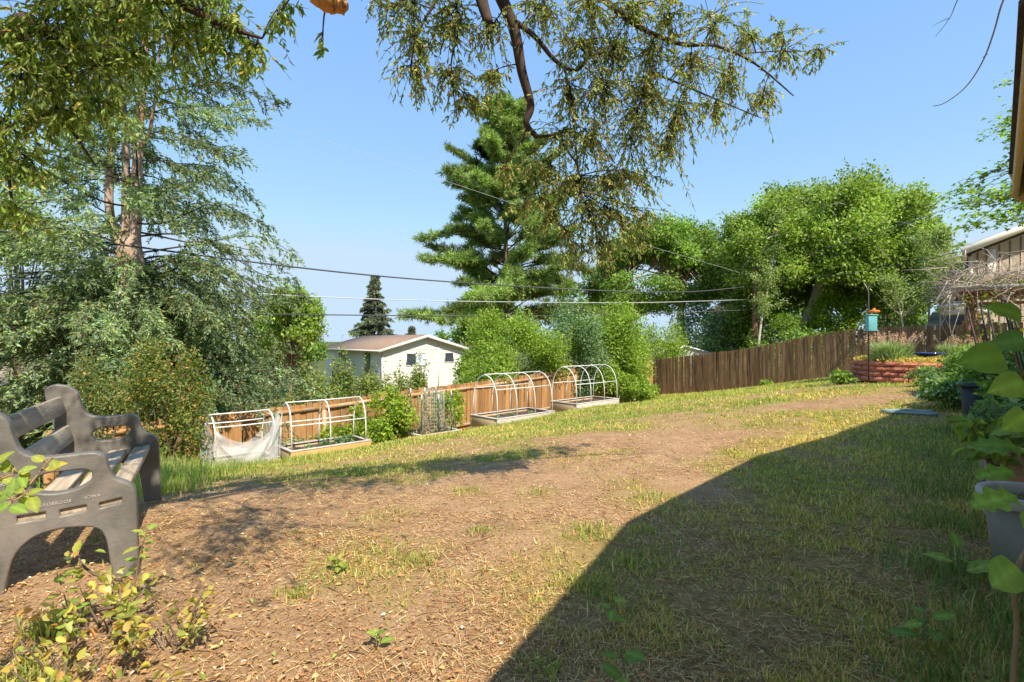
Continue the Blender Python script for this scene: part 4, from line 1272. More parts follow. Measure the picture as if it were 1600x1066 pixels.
def build_shed():
    a = wp(1040, 552, 27.5); b = wp(1114, 552, 27.5)
    x0, x1 = a[0], b[0]; D = 27.5; zb = gz1((x0 + x1) / 2, D) - 0.1
    ze, zr = 0.62, 0.98
    root = empty("garden_shed", ((x0 + x1) / 2, D, zb))
    tag(root, "small grey metal shed with pale roof just above the weathered fence", "shed")
    ox, oz = (x0 + x1) / 2, zb
    h = (x1 - x0) / 2 * 0.92
    def P(x, y, z): return (x, y, z - oz)
    m = -0.25
    w = MB(); w.quad([P(-h, 0, zb), P(h, 0, zb), P(h, 0, ze), P(-h, 0, ze)]); w.tri([P(-h, 0, ze), P(h, 0, ze), P(m, 0, zr)])
    w.quad([P(-h, 2.4, zb), P(-h, 0, zb), P(-h, 0, ze), P(-h, 2.4, ze)]); w.quad([P(h, 0, zb), P(h, 2.4, zb), P(h, 2.4, ze), P(h, 0, ze)])
    w.build("wall", M_SHED, root)
    r = MB()
    for x, z in ((-h * 1.09, ze - 0.03), (h * 1.09, ze - 0.03)):
        q = [P(x, -0.12, z), P(m, -0.12, zr + 0.02), P(m, 2.5, zr + 0.02), P(x, 2.5, z)]
        q2 = [(a_, b_, c_ + 0.05) for a_, b_, c_ in q]
        r.add(q + q2, [[0, 1, 2, 3], [4, 5, 6, 7], [0, 1, 5, 4], [1, 2, 6, 5], [2, 3, 7, 6], [3, 0, 4, 7]])
    r.build("roof", M_SHEDROOF, root)
build_shed()

# ------------------------------------------------------------------ utility pole and wires
def build_pole():
    t = wp(1181, 416, 25.5); g = gz1(t[0], 25.5)
    root = empty("utility_pole", (t[0], 25.5, g - 0.3))
    tag(root, "brown wooden utility pole among the trees beyond the fence", "utility pole")
    h = t[2] - g + 0.3
    mb = MB(); mb.tube([(-0.10, 0, 0), (-0.05, 0, h * 0.5), (0, 0, h)], [0.14, 0.125, 0.105], 12); mb.build("pole", M_POLE, root, True)
    for z in (h - 1.05, h - 1.9, h - 2.6):
        mb = MB(); mb.box((0, -0.17, z), (0.10, 0.10, 0.16)); mb.build("clamp", M_IRON, root)
build_pole()

def build_wire(label, pts, r, mat, n=7):
    P = catmull([wp(*p) for p in pts], n)
    root = mesh_obj("overhead_wire", *[x for x in tube(P, r, 5)], mat, None, None, True)
    tag(root, label, "wire", "overhead wires along the back of the yard")
build_wire("thick dark cable, the uppermost of three wires left of the pole", [(-60, 355, 10.2), (120, 374, 11.6), (430, 414, 14.2), (620, 434, 17), (800, 447, 20.5), (960, 455, 22.3), (1080, 456, 24), (1176, 447, 25.4)], 0.024, M_WIRE)
build_wire("thin pale wire, the middle of three wires left of the pole", [(-60, 430, 10.2), (200, 447, 12.2), (400, 459, 14), (600, 468, 16.8), (800, 472, 20.5), (1000, 473, 22.8), (1176, 468, 25.4)], 0.014, M_WIRE_PALE)
build_wire("dark cable, the lowest of three wires left of the pole", [(-60, 481, 10.2), (250, 487, 12.6), (500, 492, 15.3), (800, 494, 20.5), (1000, 491, 22.8), (1176, 484, 25.4)], 0.018, M_WIRE)
build_wire("faint pale wire slanting down across the open sky", [(60, 95, 14), (300, 157, 16), (480, 211, 19), (700, 284, 22), (900, 350, 23.5), (1176, 432, 25.4)], 0.0055, M_WIRE_PALE)
build_wire("dark service wire rising to the right of the big round tree", [(1184, 428, 25.4), (1300, 385, 22.4), (1420, 347, 21.5), (1510, 316, 20.5), (1610, 280, 20)], 0.011, M_WIRE)
build_wire("dark service wire running to the taupe house", [(1184, 440, 25.4), (1320, 428, 22), (1420, 411, 20.5), (1512, 391, 18.6)], 0.010, M_WIRE)

# ------------------------------------------------------------------ vegetation generators
def bezier(a, b, c, n=6):
    t = np.linspace(0, 1, n)[:, None]
    return (1 - t) ** 2 * np.array(a) + 2 * t * (1 - t) * np.array(b) + t * t * np.array(c)

def broadleaf(name, label, base, trunk, crown, clumps, n_leaf, leaf, pal, seed, bark=None, cat="tree", group=None, clump_r=(0.8, 1.5),
              flat=0.75, up=0.5, limbs=True, shell=0.45, trunk_r=(0.2, 0.1), extra=None):
    """trunk: list of points relative to base; crown: (centre, radii) relative to base"""
    rng = np.random.default_rng(seed)
    base = np.array(base, float)
    root = empty(name, base)
    tag(root, label, cat, group)
    bark = bark or M_BARK
    T = catmull(trunk, 5)
    mb = MB()
    mb.tube(T, np.linspace(trunk_r[0], trunk_r[1], len(T)), 8)
    cc, cr = np.array(crown[0], float), np.array(crown[1], float)
    d = rand_dirs(clumps, rng); d[:, 2] = np.where(d[:, 2] < -0.55, -d[:, 2], d[:, 2])
    rad = shell + (1 - shell) * rng.random(clumps) ** 0.6
    C = cc + d * cr * rad[:, None]
    if extra is not None: C = np.concatenate([C, np.array(extra, float)])
    R = rng.uniform(clump_r[0], clump_r[1], len(C))
    if limbs:
        top = T[-1]
        for k in range(len(C)):
            i0 = int(rng.integers(len(T) * 2 // 3, len(T)))
            s = T[i0]; e = C[k]
            mid = (s + e) / 2 + np.array([0, 0, 0.18 * np.linalg.norm(e - s)]) + rng.normal(size=3) * 0.12 * np.linalg.norm(e - s)
            L = np.linalg.norm(e - s)
            r0 = trunk_r[1] * rng.uniform(0.35, 0.6)
            mb.tube(bezier(s, mid, e, 6), np.linspace(r0, r0 * 0.18, 6), 5)
            for j in range(3):
                q = e + rng.normal(size=3) * R[k] * 0.6
                mb.tube(bezier(e + (s - e) * 0.12, (e + q) / 2 + np.array([0, 0, 0.1]), q, 4), np.linspace(r0 * 0.22, r0 * 0.08, 4), 4)
    mb.build("trunk", bark, root, True)
    w = R ** 2; w = w / w.sum()
    idx = rng.choice(len(C), size=n_leaf, p=w)
    dd = rand_dirs(n_leaf, rng)
    rr = rng.random(n_leaf) ** 0.55
    P = C[idx] + dd * (R[idx] * rr)[:, None] * np.array([1, 1, flat])
    # clumps of small twigs: pull leaves together a little
    sub = rng.integers(0, 14, n_leaf)
    offs = rand_dirs(len(C) * 14, rng) * (rng.random(len(C) * 14) ** 0.5)[:, None]
    P2 = C[idx] + offs[idx * 14 + sub] * R[idx][:, None] * np.array([1, 1, flat]) + rng.normal(size=(n_leaf, 3)) * (0.20 * R[idx])[:, None]
    sel = rng.random(n_leaf) < 0.72
    P[sel] = P2[sel]
    out = norm(P - cc)
    Nn = norm(rng.normal(size=(n_leaf, 3)) * 0.7 + np.array([0, 0, up]) + out * 0.5)
    A = norm(rng.normal(size=(n_leaf, 3)) + out * 0.4 + np.array([0, 0, -0.35]))
    tone = (1 + 0.16 * rng.normal(size=len(C)))[idx][:, None]
    col = np.clip(pick_cols(n_leaf, pal, rng=rng) * tone, 0.004, 0.9)
    V, F, Cc = leaves4(P, A, Nn, leaf[0] * rng.uniform(0.7, 1.3, n_leaf), leaf[1] * rng.uniform(0.7, 1.3, n_leaf), col)
    mesh_obj("crown", V, F, M_LEAF, root, Cc)
    return root

def branch_paths(rng, stems, n, zlo, zhi, rad_fn, rise, droop, low=None):
    out = []
    zs = [zlo + (zhi - zlo) * (k + rng.random()) / n for k in range(n)]
    if low: zs += [low[0] + (low[1] - low[0]) * rng.random() for k in range(low[2])]
    for k, z in enumerate(zs):
        st = stems[int(rng.integers(len(stems)))]
        if z > st[-1, 2] or z < st[0, 2]: st = stems[0]
        s = np.array([np.interp(z, st[:, 2], st[:, 0]), np.interp(z, st[:, 2], st[:, 1]), z])
        az = k * 2.39996 + rng.normal(0, 0.35)
        R = rad_fn(z, az) * (rng.uniform(0.52, 1.18) if k < n else rng.uniform(0.45, 1.0))
        if R < 0.12: continue
        h = np.array([math.cos(az), math.sin(az), 0])
        rs, dr = rise(z), droop(z)
        t = np.linspace(0, 1, 8)
        side = np.cross(h, [0, 0, 1]) * rng.normal(0, 0.10) * R
        wig = 0.05 * R * np.sin(t * rng.uniform(4, 9) + rng.uniform(0, 6))
        rs = rs + rng.normal(0, 0.14)
        P = s + h * (R * t)[:, None] + np.outer(wig, [0, 0, 1]) + np.outer(rs * R * t - dr * R * t ** 2, [0, 0, 1]) + np.outer(t ** 2, side)
        out.append((P, R, z, h))
    return out

def conifer(name, label, base, stems, n_br, zr, rad_fn, rise, droop, pal, seed, mode="spruce", tw=24, el=16, elen=0.11, ewid=0.028, start=0.25,
            bark=None, trunk_r=None, group=None, twl=(0.28, 0.5), br_r=0.028, cat="tree", hang=0.0, low=None):
    rng = np.random.default_rng(seed)
    base = np.array(base, float)
    root = empty(name, base); tag(root, label, cat, group)
    mb = MB()
    for S, r in zip(stems, trunk_r): mb.tube(S, r, 9)
    mb.build("trunk", bark or M_BARK, root, True)
    br = MB(); Ps, As, Ns, Ls, Ws, tone = [], [], [], [], [], []
    for P, R, z, h in branch_paths(rng, stems, n_br, zr[0], zr[1], rad_fn, rise, droop, low):
        br.tube(P, np.linspace(br_r * (0.5 + 0.25 * R), 0.006, len(P)), 5)
        tb = 1 + 0.22 * rng.normal()
        L = np.linalg.norm(np.diff(P, axis=0), axis=1).sum()
        nt = max(5, int(tw * (0.35 + 0.65 * min(R / 2.5, 1.6))))
        for q in range(nt):
            st_ = start(z) if callable(start) else start
            t = st_ + (1 - st_) * (q + rng.random()) / nt
            fi = t * (len(P) - 1); i = min(int(fi), len(P) - 2); p = P[i] + (P[i + 1] - P[i]) * (fi - i)
            d = norm(P[i + 1] - P[i])
            sd = np.cross(d, [0, 0, 1]); sd = sd / (np.linalg.norm(sd) + 1e-6)
            sgn = 1 if q % 2 else -1
            if mode == "spruce":
                tl = rng.uniform(*twl) * (1.15 - 0.55 * t) * min(1.0, 0.4 + R / 3)
                if hang: td = norm(d * 0.6 + sd * sgn * rng.uniform(0.1, 0.9) + rng.normal(size=3) * 0.25 + np.array([0, 0, rng.uniform(-hang, 0.15)])); p = p + rng.normal(size=3) * np.array([0.06, 0.06, 0.10])
                else: td = norm(d * 0.75 + sd * sgn * rng.uniform(0.35, 0.9) + np.array([0, 0, rng.uniform(-0.55, 0.05)]))
                s = np.linspace(0.05, 1, el) + rng.normal(0, 0.02, el)
                pp = p + td * (tl * s)[:, None] + np.outer(-0.22 * tl * s ** 2, [0, 0, 1])
                aa = td * 1.0 + rand_dirs(el, rng) * 0.75
                Ps.append(pp); As.append(aa); Ns.append(rand_dirs(el, rng) + np.array([0, 0, 0.6])); tone.append(np.full(el, tb * (1 + 0.1 * rng.normal())))
                Ls.append(elen * rng.uniform(0.7, 1.25, el)); Ws.append(ewid * rng.uniform(0.7, 1.3, el))
            else:
                tl = rng.uniform(*twl) * (1.1 - 0.5 * t)
                td = norm(d * 0.7 + sd * sgn * rng.uniform(0.1, 0.9) + np.array([0, 0, rng.uniform(-0.1, 1.1)]))
                c = p + td * tl
                br.tube([p, p + td * tl * 0.5 - np.array([0, 0, 0.03]), c], [0.012, 0.009, 0.006], 3)
                aa = td * 0.75 + rand_dirs(el, rng)
                cc = c - td * np.outer(rng.random(el) * 0.22, [1, 1, 1])
                Ps.append(cc); As.append(aa); Ns.append(rand_dirs(el, rng)); tone.append(np.full(el, tb * (1 + 0.12 * rng.normal())))
                Ls.append(elen * rng.uniform(0.75, 1.2, el)); Ws.append(ewid * rng.uniform(0.8, 1.2, el))
    br.build("branches", M_BARK_DARK, root)
    P = np.concatenate(Ps); n = len(P)
    col = np.clip(pick_cols(n, pal, 0.14, rng) * np.concatenate(tone)[:, None], 0.004, 0.9)
    V, F, C = leaves4(P, np.concatenate(As), np.concatenate(Ns), np.concatenate(Ls), np.concatenate(Ws), col, 0.1)
    mesh_obj("crown", V, F, M_NEEDLE, root, C)
    return root

def bush(name, label, base, rad, n, leaf, pal, seed, cat="shrub", group=None, stems=7, up=0.5, clumps=16, shoots=0, cr=0.42, six=False, zc=0.55):
    """rounded or ragged bush: base on the ground, rad = (rx, ry, rz) half sizes"""
    rng = np.random.default_rng(seed)
    base = np.array(base, float); rad = np.array(rad, float)
    root = empty(name, base); tag(root, label, cat, group)
    cc = np.array([0, 0, rad[2] * 2 * zc])
    d = rand_dirs(clumps, rng)
    C = cc + d * rad * (0.35 + 0.62 * rng.random(clumps) ** 0.5)[:, None]
    C[:, 2] = np.maximum(C[:, 2], rad[2] * 0.12)
    mb = MB()
    for k in range(max(stems, 1)):
        e = C[k % clumps]
        b0 = np.array([rng.normal(0, rad[0] * 0.12), rng.normal(0, rad[1] * 0.12), -0.05])
        mb.tube(bezier(b0, (b0 + e) / 2 + rng.normal(size=3) * 0.1 * rad, e, 5), np.linspace(0.003 + 0.022 * rad[2], 0.002, 5), 5)
    sh = []
    for k in range(shoots):
        e = C[int(rng.integers(clumps))].copy(); t = e + np.array([rng.normal(0, 0.25) * rad[0], rng.normal(0, 0.2) * rad[1], rad[2] * rng.uniform(0.5, 1.1)])
        pth = bezier(e, (e + t) / 2 + rng.normal(size=3) * 0.06, t, 6)
        mb.tube(pth, np.linspace(0.008, 0.003, 6), 4)
        m = 26
        ii = rng.random(m) * 5; i0 = np.minimum(ii.astype(int), 4)
        sh.append(pth[i0] + (pth[i0 + 1] - pth[i0]) * (ii - i0)[:, None] + rng.normal(size=(m, 3)) * leaf[0] * 0.6)
    mb.build("stems", M_BARK, root)
    idx = rng.integers(0, clumps, n)
    P = C[idx] + rand_dirs(n, rng) * (rng.random(n) ** 0.5)[:, None] * rad * cr
    if sh: P = np.concatenate([P] + sh)
    P[:, 2] = np.maximum(P[:, 2], 0.01)
    n = len(P)
    out = norm((P - cc) / rad)
    Nn = norm(rng.normal(size=(n, 3)) * 0.7 + np.array([0, 0, up]) + out * 0.55)
    A = norm(rng.normal(size=(n, 3)) + out * 0.5 + np.array([0, 0, -0.2]))
    fn = leaves6 if six else leaves4
    V, F, Cc = fn(P, A, Nn, leaf[0] * rng.uniform(0.65, 1.3, n), leaf[1] * rng.uniform(0.7, 1.25, n), pick_cols(n, pal, rng=rng))
    mesh_obj("foliage", V, F, M_LEAF, root, Cc)
    return root

def gp(px, d, dz=0.0):
    x = (px - 800) / 800 * d
    return np.array([x, d, gz1(x, d) + dz])

# palettes (linear base colours)
PAL_SPRUCE = [(5, (0.165, 0.235, 0.105)), (4, (0.22, 0.275, 0.095)), (3, (0.20, 0.27, 0.165)), (1, (0.30, 0.25, 0.10)), (2, (0.09, 0.13, 0.08))]
PAL_PINE = [(5, (0.18, 0.26, 0.065)), (3, (0.27, 0.34, 0.08)), (3, (0.10, 0.16, 0.06))]
PAL_DARKSPRUCE = [(5, (0.11, 0.135, 0.09)), (3, (0.15, 0.17, 0.115)), (2, (0.18, 0.17, 0.11))]
PAL_LIME = [(5, (0.21, 0.295, 0.05)), (3, (0.145, 0.22, 0.042)), (2, (0.31, 0.37, 0.09)), (0.6, (0.09, 0.13, 0.03))]
PAL_GREEN = [(5, (0.155, 0.245, 0.045)), (3, (0.11, 0.185, 0.04)), (2, (0.24, 0.31, 0.07))]
PAL_FEATHER = [(5, (0.23, 0.32, 0.05)), (3, (0.17, 0.26, 0.04)), (2, (0.30, 0.38, 0.08))]
PAL_BLUEGREEN = [(5, (0.16, 0.24, 0.12)), (3, (0.11, 0.18, 0.085)), (2, (0.26, 0.33, 0.21))]
PAL_YGREEN = [(5, (0.22, 0.31, 0.035)), (3, (0.30, 0.36, 0.05)), (2, (0.13, 0.22, 0.03))]
PAL_ASPEN = [(5, (0.22, 0.29, 0.09)), (3, (0.30, 0.34, 0.14)), (2, (0.15, 0.22, 0.05))]
PAL_OLIVE = [(6, (0.25, 0.29, 0.085)), (4, (0.34, 0.36, 0.13)), (2, (0.16, 0.20, 0.055)), (1.0, (0.42, 0.24, 0.08)), (1.4, (0.46, 0.38, 0.14))]
PAL_OLIVE_L = [(6, (0.25, 0.31, 0.065)), (4, (0.18, 0.24, 0.05)), (3, (0.36, 0.40, 0.12)), (0.5, (0.46, 0.33, 0.07))]
PAL_MAPLE = [(5, (0.16, 0.25, 0.04)), (3, (0.22, 0.32, 0.06)), (2, (0.11, 0.18, 0.04))]

# ------------------------------------------------------------------ big multi-trunk spruce at the left
def big_spruce():
    d = 12.7
    b = gp(205, d); b[2] -= 0.15
    def r(px, py, dd=d): return wp(px, py, dd) - b
    main = catmull([np.array([0.05, 0, 0]), r(203, 560), r(204, 470), r(203, 395), r(212, 350), r(215, 260), r(218, 190), r(226, 90), r(235, -60), r(240, -220)], 6)
    mid = catmull([r(204, 405), r(197, 365), r(197, 300), r(196, 220), r(192, 140), r(196, 20), r(200, -120)], 6)
    left = catmull([r(203, 400), r(186, 378), r(172, 335), r(171, 270), r(177, 200), r(172, 120), r(165, 10), r(160, -90)], 6)
    br = catmull([r(216, 235), r(232, 210), r(240, 170), r(246, 120), r(252, 40)], 5)
    rad = lambda n, a, e: np.linspace(a, e, n)
    trunk_r = [np.interp(np.linspace(0, 1, len(main)), [0, 0.3, 0.42, 1], [0.40, 0.34, 0.135, 0.05]), rad(len(mid), 0.115, 0.05), rad(len(left), 0.115, 0.05), rad(len(br), 0.05, 0.02)]
    zt = main[-1, 2]
    def rad_fn(z, az):
        f = z / zt
        base = np.interp(f, [0.0, 0.10, 0.25, 0.36, 0.50, 0.62, 0.75, 0.9, 1.0], [3.4, 3.9, 4.2, 4.0, 3.5, 2.9, 2.3, 1.5, 0.3])
        s = math.cos(az)
        if 0.40 < f < 0.85:
            if s < 0: base *= 0.70
            if math.sin(z * 37.7) > 0.72: return 0.0
        return base
    conifer("spruce_tree", "large grey green spruce with three pale brown trunks behind the bench", b, [main, mid, left, br], 280, (0.5, zt * 0.97), rad_fn,
            lambda z: np.interp(z, [0, 3, 6, 12], [-0.02, 0.02, 0.05, 0.25]), lambda z: np.interp(z, [0, 3, 6, 12], [0.16, 0.22, 0.26, 0.15]),
            PAL_SPRUCE, 31, "spruce", 56, 18, 0.100, 0.030, lambda z: 0.10 if z < 5.4 else 0.26, M_BARK_SPRUCE, trunk_r, twl=(0.20, 0.52), br_r=0.018, hang=0.75, low=(0.8, 5.4, 230))
big_spruce()

# bare dead boughs low on the spruce side
def dead_boughs():
    rng = np.random.default_rng(8)
    b = gp(95, 11.6)
    root = empty("dead_branch", b); tag(root, "bare grey dead branches sprawling low at the left behind the bench", "branch")
    mb = MB()
    for k in range(26):
        s = np.array([rng.uniform(-0.6, 1.2), rng.uniform(-0.3, 0.3), rng.uniform(0.0, 0.3)])
        e = s + np.array([rng.uniform(-1.8, 0.9), rng.uniform(-0.4, 0.4), rng.uniform(0.6, 2.2)])
        m = (s + e) / 2 + rng.normal(size=3) * 0.25
        p = bezier(s, m, e, 7); mb.tube(p, np.linspace(0.02, 0.004, 7), 5)
        for j in range(4):
            i = int(rng.integers(2, 6)); q = p[i] + rng.normal(size=3) * np.array([0.4, 0.15, 0.3])
            mb.tube([p[i], (p[i] + q) / 2 + rng.normal(size=3) * 0.05, q], [0.007, 0.005, 0.002], 4)
    mb.build("twigs", M_BARK_GREY, root)
dead_boughs()

# ------------------------------------------------------------------ pine in the middle
def pine():
    d = 28.0
    b = gp(790, d); b[2] -= 0.2
    H = wp(788, 172, d)[2] - b[2]
    st = np.array([[0, 0, 0], [0.05, 0, H * 0.3], [0.0, 0, H * 0.6], [-0.1, 0, H]]); st = catmull(st, 6)
    def rad_fn(z, az):
        f = z / H
        return np.interp(f, [0.05, 0.15, 0.26, 0.36, 0.5, 0.6, 0.72, 0.85, 0.95, 1.0], [2.8, 4.4, 5.0, 4.4, 3.9, 3.4, 2.6, 1.9, 1.0, 0.35]) * (1 + 0.20 * math.sin(z * 1.7 + 1.3 * math.sin(az)))
    conifer("pine_tree", "tall full pine rising behind the shrubs beyond the fence", b, [st], 165, (4.2, H * 0.99), rad_fn,
            lambda z: np.interp(z / H, [0, 0.4, 1], [0.05, 0.22, 0.9]), lambda z: np.interp(z / H, [0, 0.4, 1], [0.10, 0.10, 0.1]),
            PAL_PINE, 41, "pine", 62, 22, 0.30, 0.034, 0.34, M_BARK, [np.linspace(0.26, 0.04, len(st))], twl=(0.25, 0.85), br_r=0.03)
pine()

def spruce_simple(label, px, d, top_py, rad, seed, pal=PAL_DARKSPRUCE, n=150, tw=40, el=12, elen=0.34, ewid=0.11):
    b = gp(px, d); b[2] -= 0.2
    H = wp(px, top_py, d)[2] - b[2]
    st = catmull(np.array([[0, 0, 0], [0, 0, H * 0.5], [0.05, 0, H]]), 6)
    return conifer("spruce_tree", label, b, [st], n, (0.6, H * 0.985), lambda z, az: rad * np.interp(z / H, [0, 0.15, 0.9, 1], [1.0, 1.0, 0.13, 0.05]),
                   lambda z: 0.02, lambda z: 0.18, pal, seed, "spruce", tw, el, elen, ewid, 0.15, M_BARK, [np.linspace(0.22, 0.03, len(st))], twl=(0.4, 0.8))
spruce_simple("dark conical spruce standing behind the cream house", 585, 68, 428, 4.4, 51, [(5, (0.15, 0.175, 0.115)), (3, (0.20, 0.22, 0.14)), (2, (0.10, 0.12, 0.08))])
spruce_simple("small blue spruce at the taupe house behind the fence", 1496, 24, 420, 1.3, 52, PAL_SPRUCE, 90, 30, 12, 0.16, 0.05)
spruce_simple("dark spruce deep behind the utility pole", 1140, 40, 392, 3.0, 53, PAL_DARKSPRUCE, 120, 36, 12, 0.26, 0.08)
spruce_simple("low dark spruce just above the cream house ridge", 643, 80, 508, 3.0, 54, PAL_DARKSPRUCE, 80, 26, 10, 0.4, 0.14)
spruce_simple("dusky spruce low between the fence and the aspen saplings", 1382, 25, 488, 1.5, 55, PAL_DARKSPRUCE, 80, 28, 12, 0.16, 0.05)

# ------------------------------------------------------------------ broadleaf trees beyond the fences
b = gp(1252, 27.5); b[2] -= 0.3
T = [np.array([0, 0, 0])] + [wp(px, py, 27.5) - b for px, py in ((1258, 515), (1272, 480), (1279, 455), (1285, 435), (1300, 400), (1298, 350))]
cc = wp(1290, 398, 27.5) - b
broadleaf("leafy_tree", "big round bright green tree with a leaning grey trunk behind the fence", b, T, (cc, (5.6, 4.8, 3.6)), 150, 105000, (0.17, 0.10), PAL_LIME, 61, M_BARK_PALE,
          clump_r=(0.6, 1.25), shell=0.50, trunk_r=(0.36, 0.24), extra=[wp(px, py, 27.5) - b for px, py in ((1150, 415), (1450, 430), (1430, 380), (1160, 385), (1390, 470), (1410, 490))])
b = gp(1330, 31); cc = wp(1330, 455, 31) - b
broadleaf("leafy_tree", "shaded green tree filling the gap under the big round crown", b, [(0, 0, 0), (0.1, 0, 2), (0, 0, 4)], (cc, (4.6, 2.4, 2.2)), 40, 17000, (0.24, 0.15), PAL_GREEN, 62, M_BARK_DARK, shell=0.3, trunk_r=(0.2, 0.1))
b = gp(1068, 33); T = [np.array([0, 0, -0.3])] + [wp(px, py, 33) - b for px, py in ((1066, 520), (1063, 490), (1068, 465), (1062, 430), (1050, 400))]
cc = wp(1030, 440, 33) - b
broadleaf("leafy_tree", "mid green tree with pale forked trunk right of the pine", b, T, (cc, (4.4, 3.4, 3.9)), 95, 60000, (0.19, 0.11), PAL_GREEN, 63, M_BARK_GREY, shell=0.5, trunk_r=(0.30, 0.16), clump_r=(0.55, 1.15),
          extra=[wp(px, py, 33) - b for px, py in ((1075, 355), (1095, 365), (950, 420), (970, 450), (1105, 420), (1015, 370))])
b = gp(452, 31); cc = wp(450, 518, 31) - b
broadleaf("leafy_tree", "bright yellow green tree right behind the large spruce", b, [(0, 0, 0), (0.1, 0, 1.5), (0, 0, 3)], (cc, (1.9, 1.7, 2.6)), 26, 13000, (0.20, 0.13), PAL_LIME, 64, shell=0.4, trunk_r=(0.18, 0.1), clump_r=(0.5, 0.95))
b = gp(472, 48); cc = wp(472, 545, 48) - b
broadleaf("leafy_tree", "dull green tree at the left end of the cream house", b, [(0, 0, 0), (0, 0, 1.5)], (cc, (2.0, 2, 1.4)), 22, 8000, (0.26, 0.16), PAL_GREEN, 65, shell=0.3, trunk_r=(0.16, 0.1))
b = gp(432, 40); cc = wp(432, 535, 40) - b
broadleaf("leafy_tree", "green tree low behind the right edge of the spruce", b, [(0, 0, 0), (0, 0, 1.5)], (cc, (2.6, 2, 2.0)), 22, 8000, (0.26, 0.16), PAL_GREEN, 66, shell=0.3, trunk_r=(0.16, 0.1))
b = gp(25, 17.5); cc = wp(20, 375, 17.5) - b
broadleaf("leafy_tree", "bright green tree at the left edge behind the spruce", b, [(0, 0, 0), (0.1, 0, 2), (0, 0, 4)], (cc, (1.6, 1.4, 1.5)), 20, 9000, (0.13, 0.08), PAL_LIME, 67, shell=0.3, trunk_r=(0.16, 0.08), clump_r=(0.4, 0.8))
# row of far trees closing the horizon
for k, (px, d, py, rx, rz, lab) in enumerate(((300, 60, 520, 6, 3.0, "far dim tree behind the spruce foliage, right of its trunk"), (60, 60, 520, 7, 3.4, "far dim tree behind the spruce foliage, left of its trunk"),
                                              (760, 62, 515, 6, 3.6, "far tree hidden low behind the pine"), (930, 55, 500, 6, 4.0, "far tree between the pine and the forked tree"),
                                              (1190, 52, 490, 7, 4.2, "far tree behind the utility pole base"), (1420, 48, 478, 6, 4.6, "far tree behind the aspen saplings"))):
    b = gp(px, d); cc = wp(px, py, d) - b
    broadleaf("far_tree", lab, b, [(0, 0, 0), (0.1, 0, 1.5), (0, 0, 3)], (cc, (rx, 3, rz)), 34, 9000, (0.36, 0.24), PAL_GREEN, 70 + k, shell=0.2, trunk_r=(0.2, 0.1), group="far trees closing the horizon")

def aspen(label, pts, d, n, seed, spread, lw=(0.085, 0.07), r0=0.05, pal=PAL_ASPEN):
    rng = np.random.default_rng(seed)
    b = wp(pts[0][0], pts[0][1], d); b[2] = gz1(b[0], d) - 0.1
    T = catmull([np.array([(wp(*pts[0], d) - b)[0], 0, 0])] + [wp(*p, d) - b for p in pts], 5)
    root = empty("aspen_sapling", b); tag(root, label, "tree", "slender pale saplings behind the fence")
    mb = MB(); mb.tube(T, np.linspace(r0, 0.012, len(T)), 7)
    Ps = []
    for k in range(34):
        i = int(rng.integers(int(len(T) * 0.42), len(T)))
        az = rng.uniform(0, 2 * math.pi); L = spread * rng.uniform(0.35, 1.0) * (1.25 - i / len(T))
        e = T[i] + np.array([math.cos(az) * L, math.sin(az) * L, L * rng.uniform(0.3, 1.0)])
        pth = bezier(T[i], (T[i] + e) / 2 - np.array([0, 0, 0.06 * L]), e, 6)
        mb.tube(pth, np.linspace(0.016, 0.004, 6), 4)
        m = n // 34
        ii = rng.uniform(1.2, 5, m); i0 = np.minimum(ii.astype(int), 4)
        Ps.append(pth[i0] + (pth[i0 + 1] - pth[i0]) * (ii - i0)[:, None] + rng.normal(size=(m, 3)) * 0.12)
    mb.build("trunk", M_BARK_PALE, root, True)
    P = np.concatenate(Ps); m = len(P)
    V, F, C = leaves4(P, rand_dirs(m, rng) + np.array([0, 0, -0.6]), rand_dirs(m, rng) + np.array([0, -0.3, 0.4]), lw[0] * rng.uniform(0.7, 1.3, m), lw[1] * rng.uniform(0.7, 1.3, m), pick_cols(m, pal, rng=rng))
    mesh_obj("crown", V, F, M_LEAF, root, C)
aspen("slender white trunked sapling leaning beside the utility pole", [(1185, 545), (1190, 500), (1199, 455), (1207, 410), (1215, 340)], 24.5, 4200, 81, 1.5, r0=0.075)
aspen("pale sapling in front of the big tree's right edge", [(1452, 508), (1450, 460), (1445, 420), (1440, 372)], 21.5, 2600, 82, 1.5)
aspen("thin pale sapling beside the taupe house", [(1470, 508), (1468, 450), (1471, 400), (1468, 365)], 20.5, 2200, 83, 1.2)
aspen("slim pale sapling behind the bird feeder", [(1412, 520), (1405, 480), (1396, 455), (1385, 440)], 21.0, 1500, 84, 1.3)

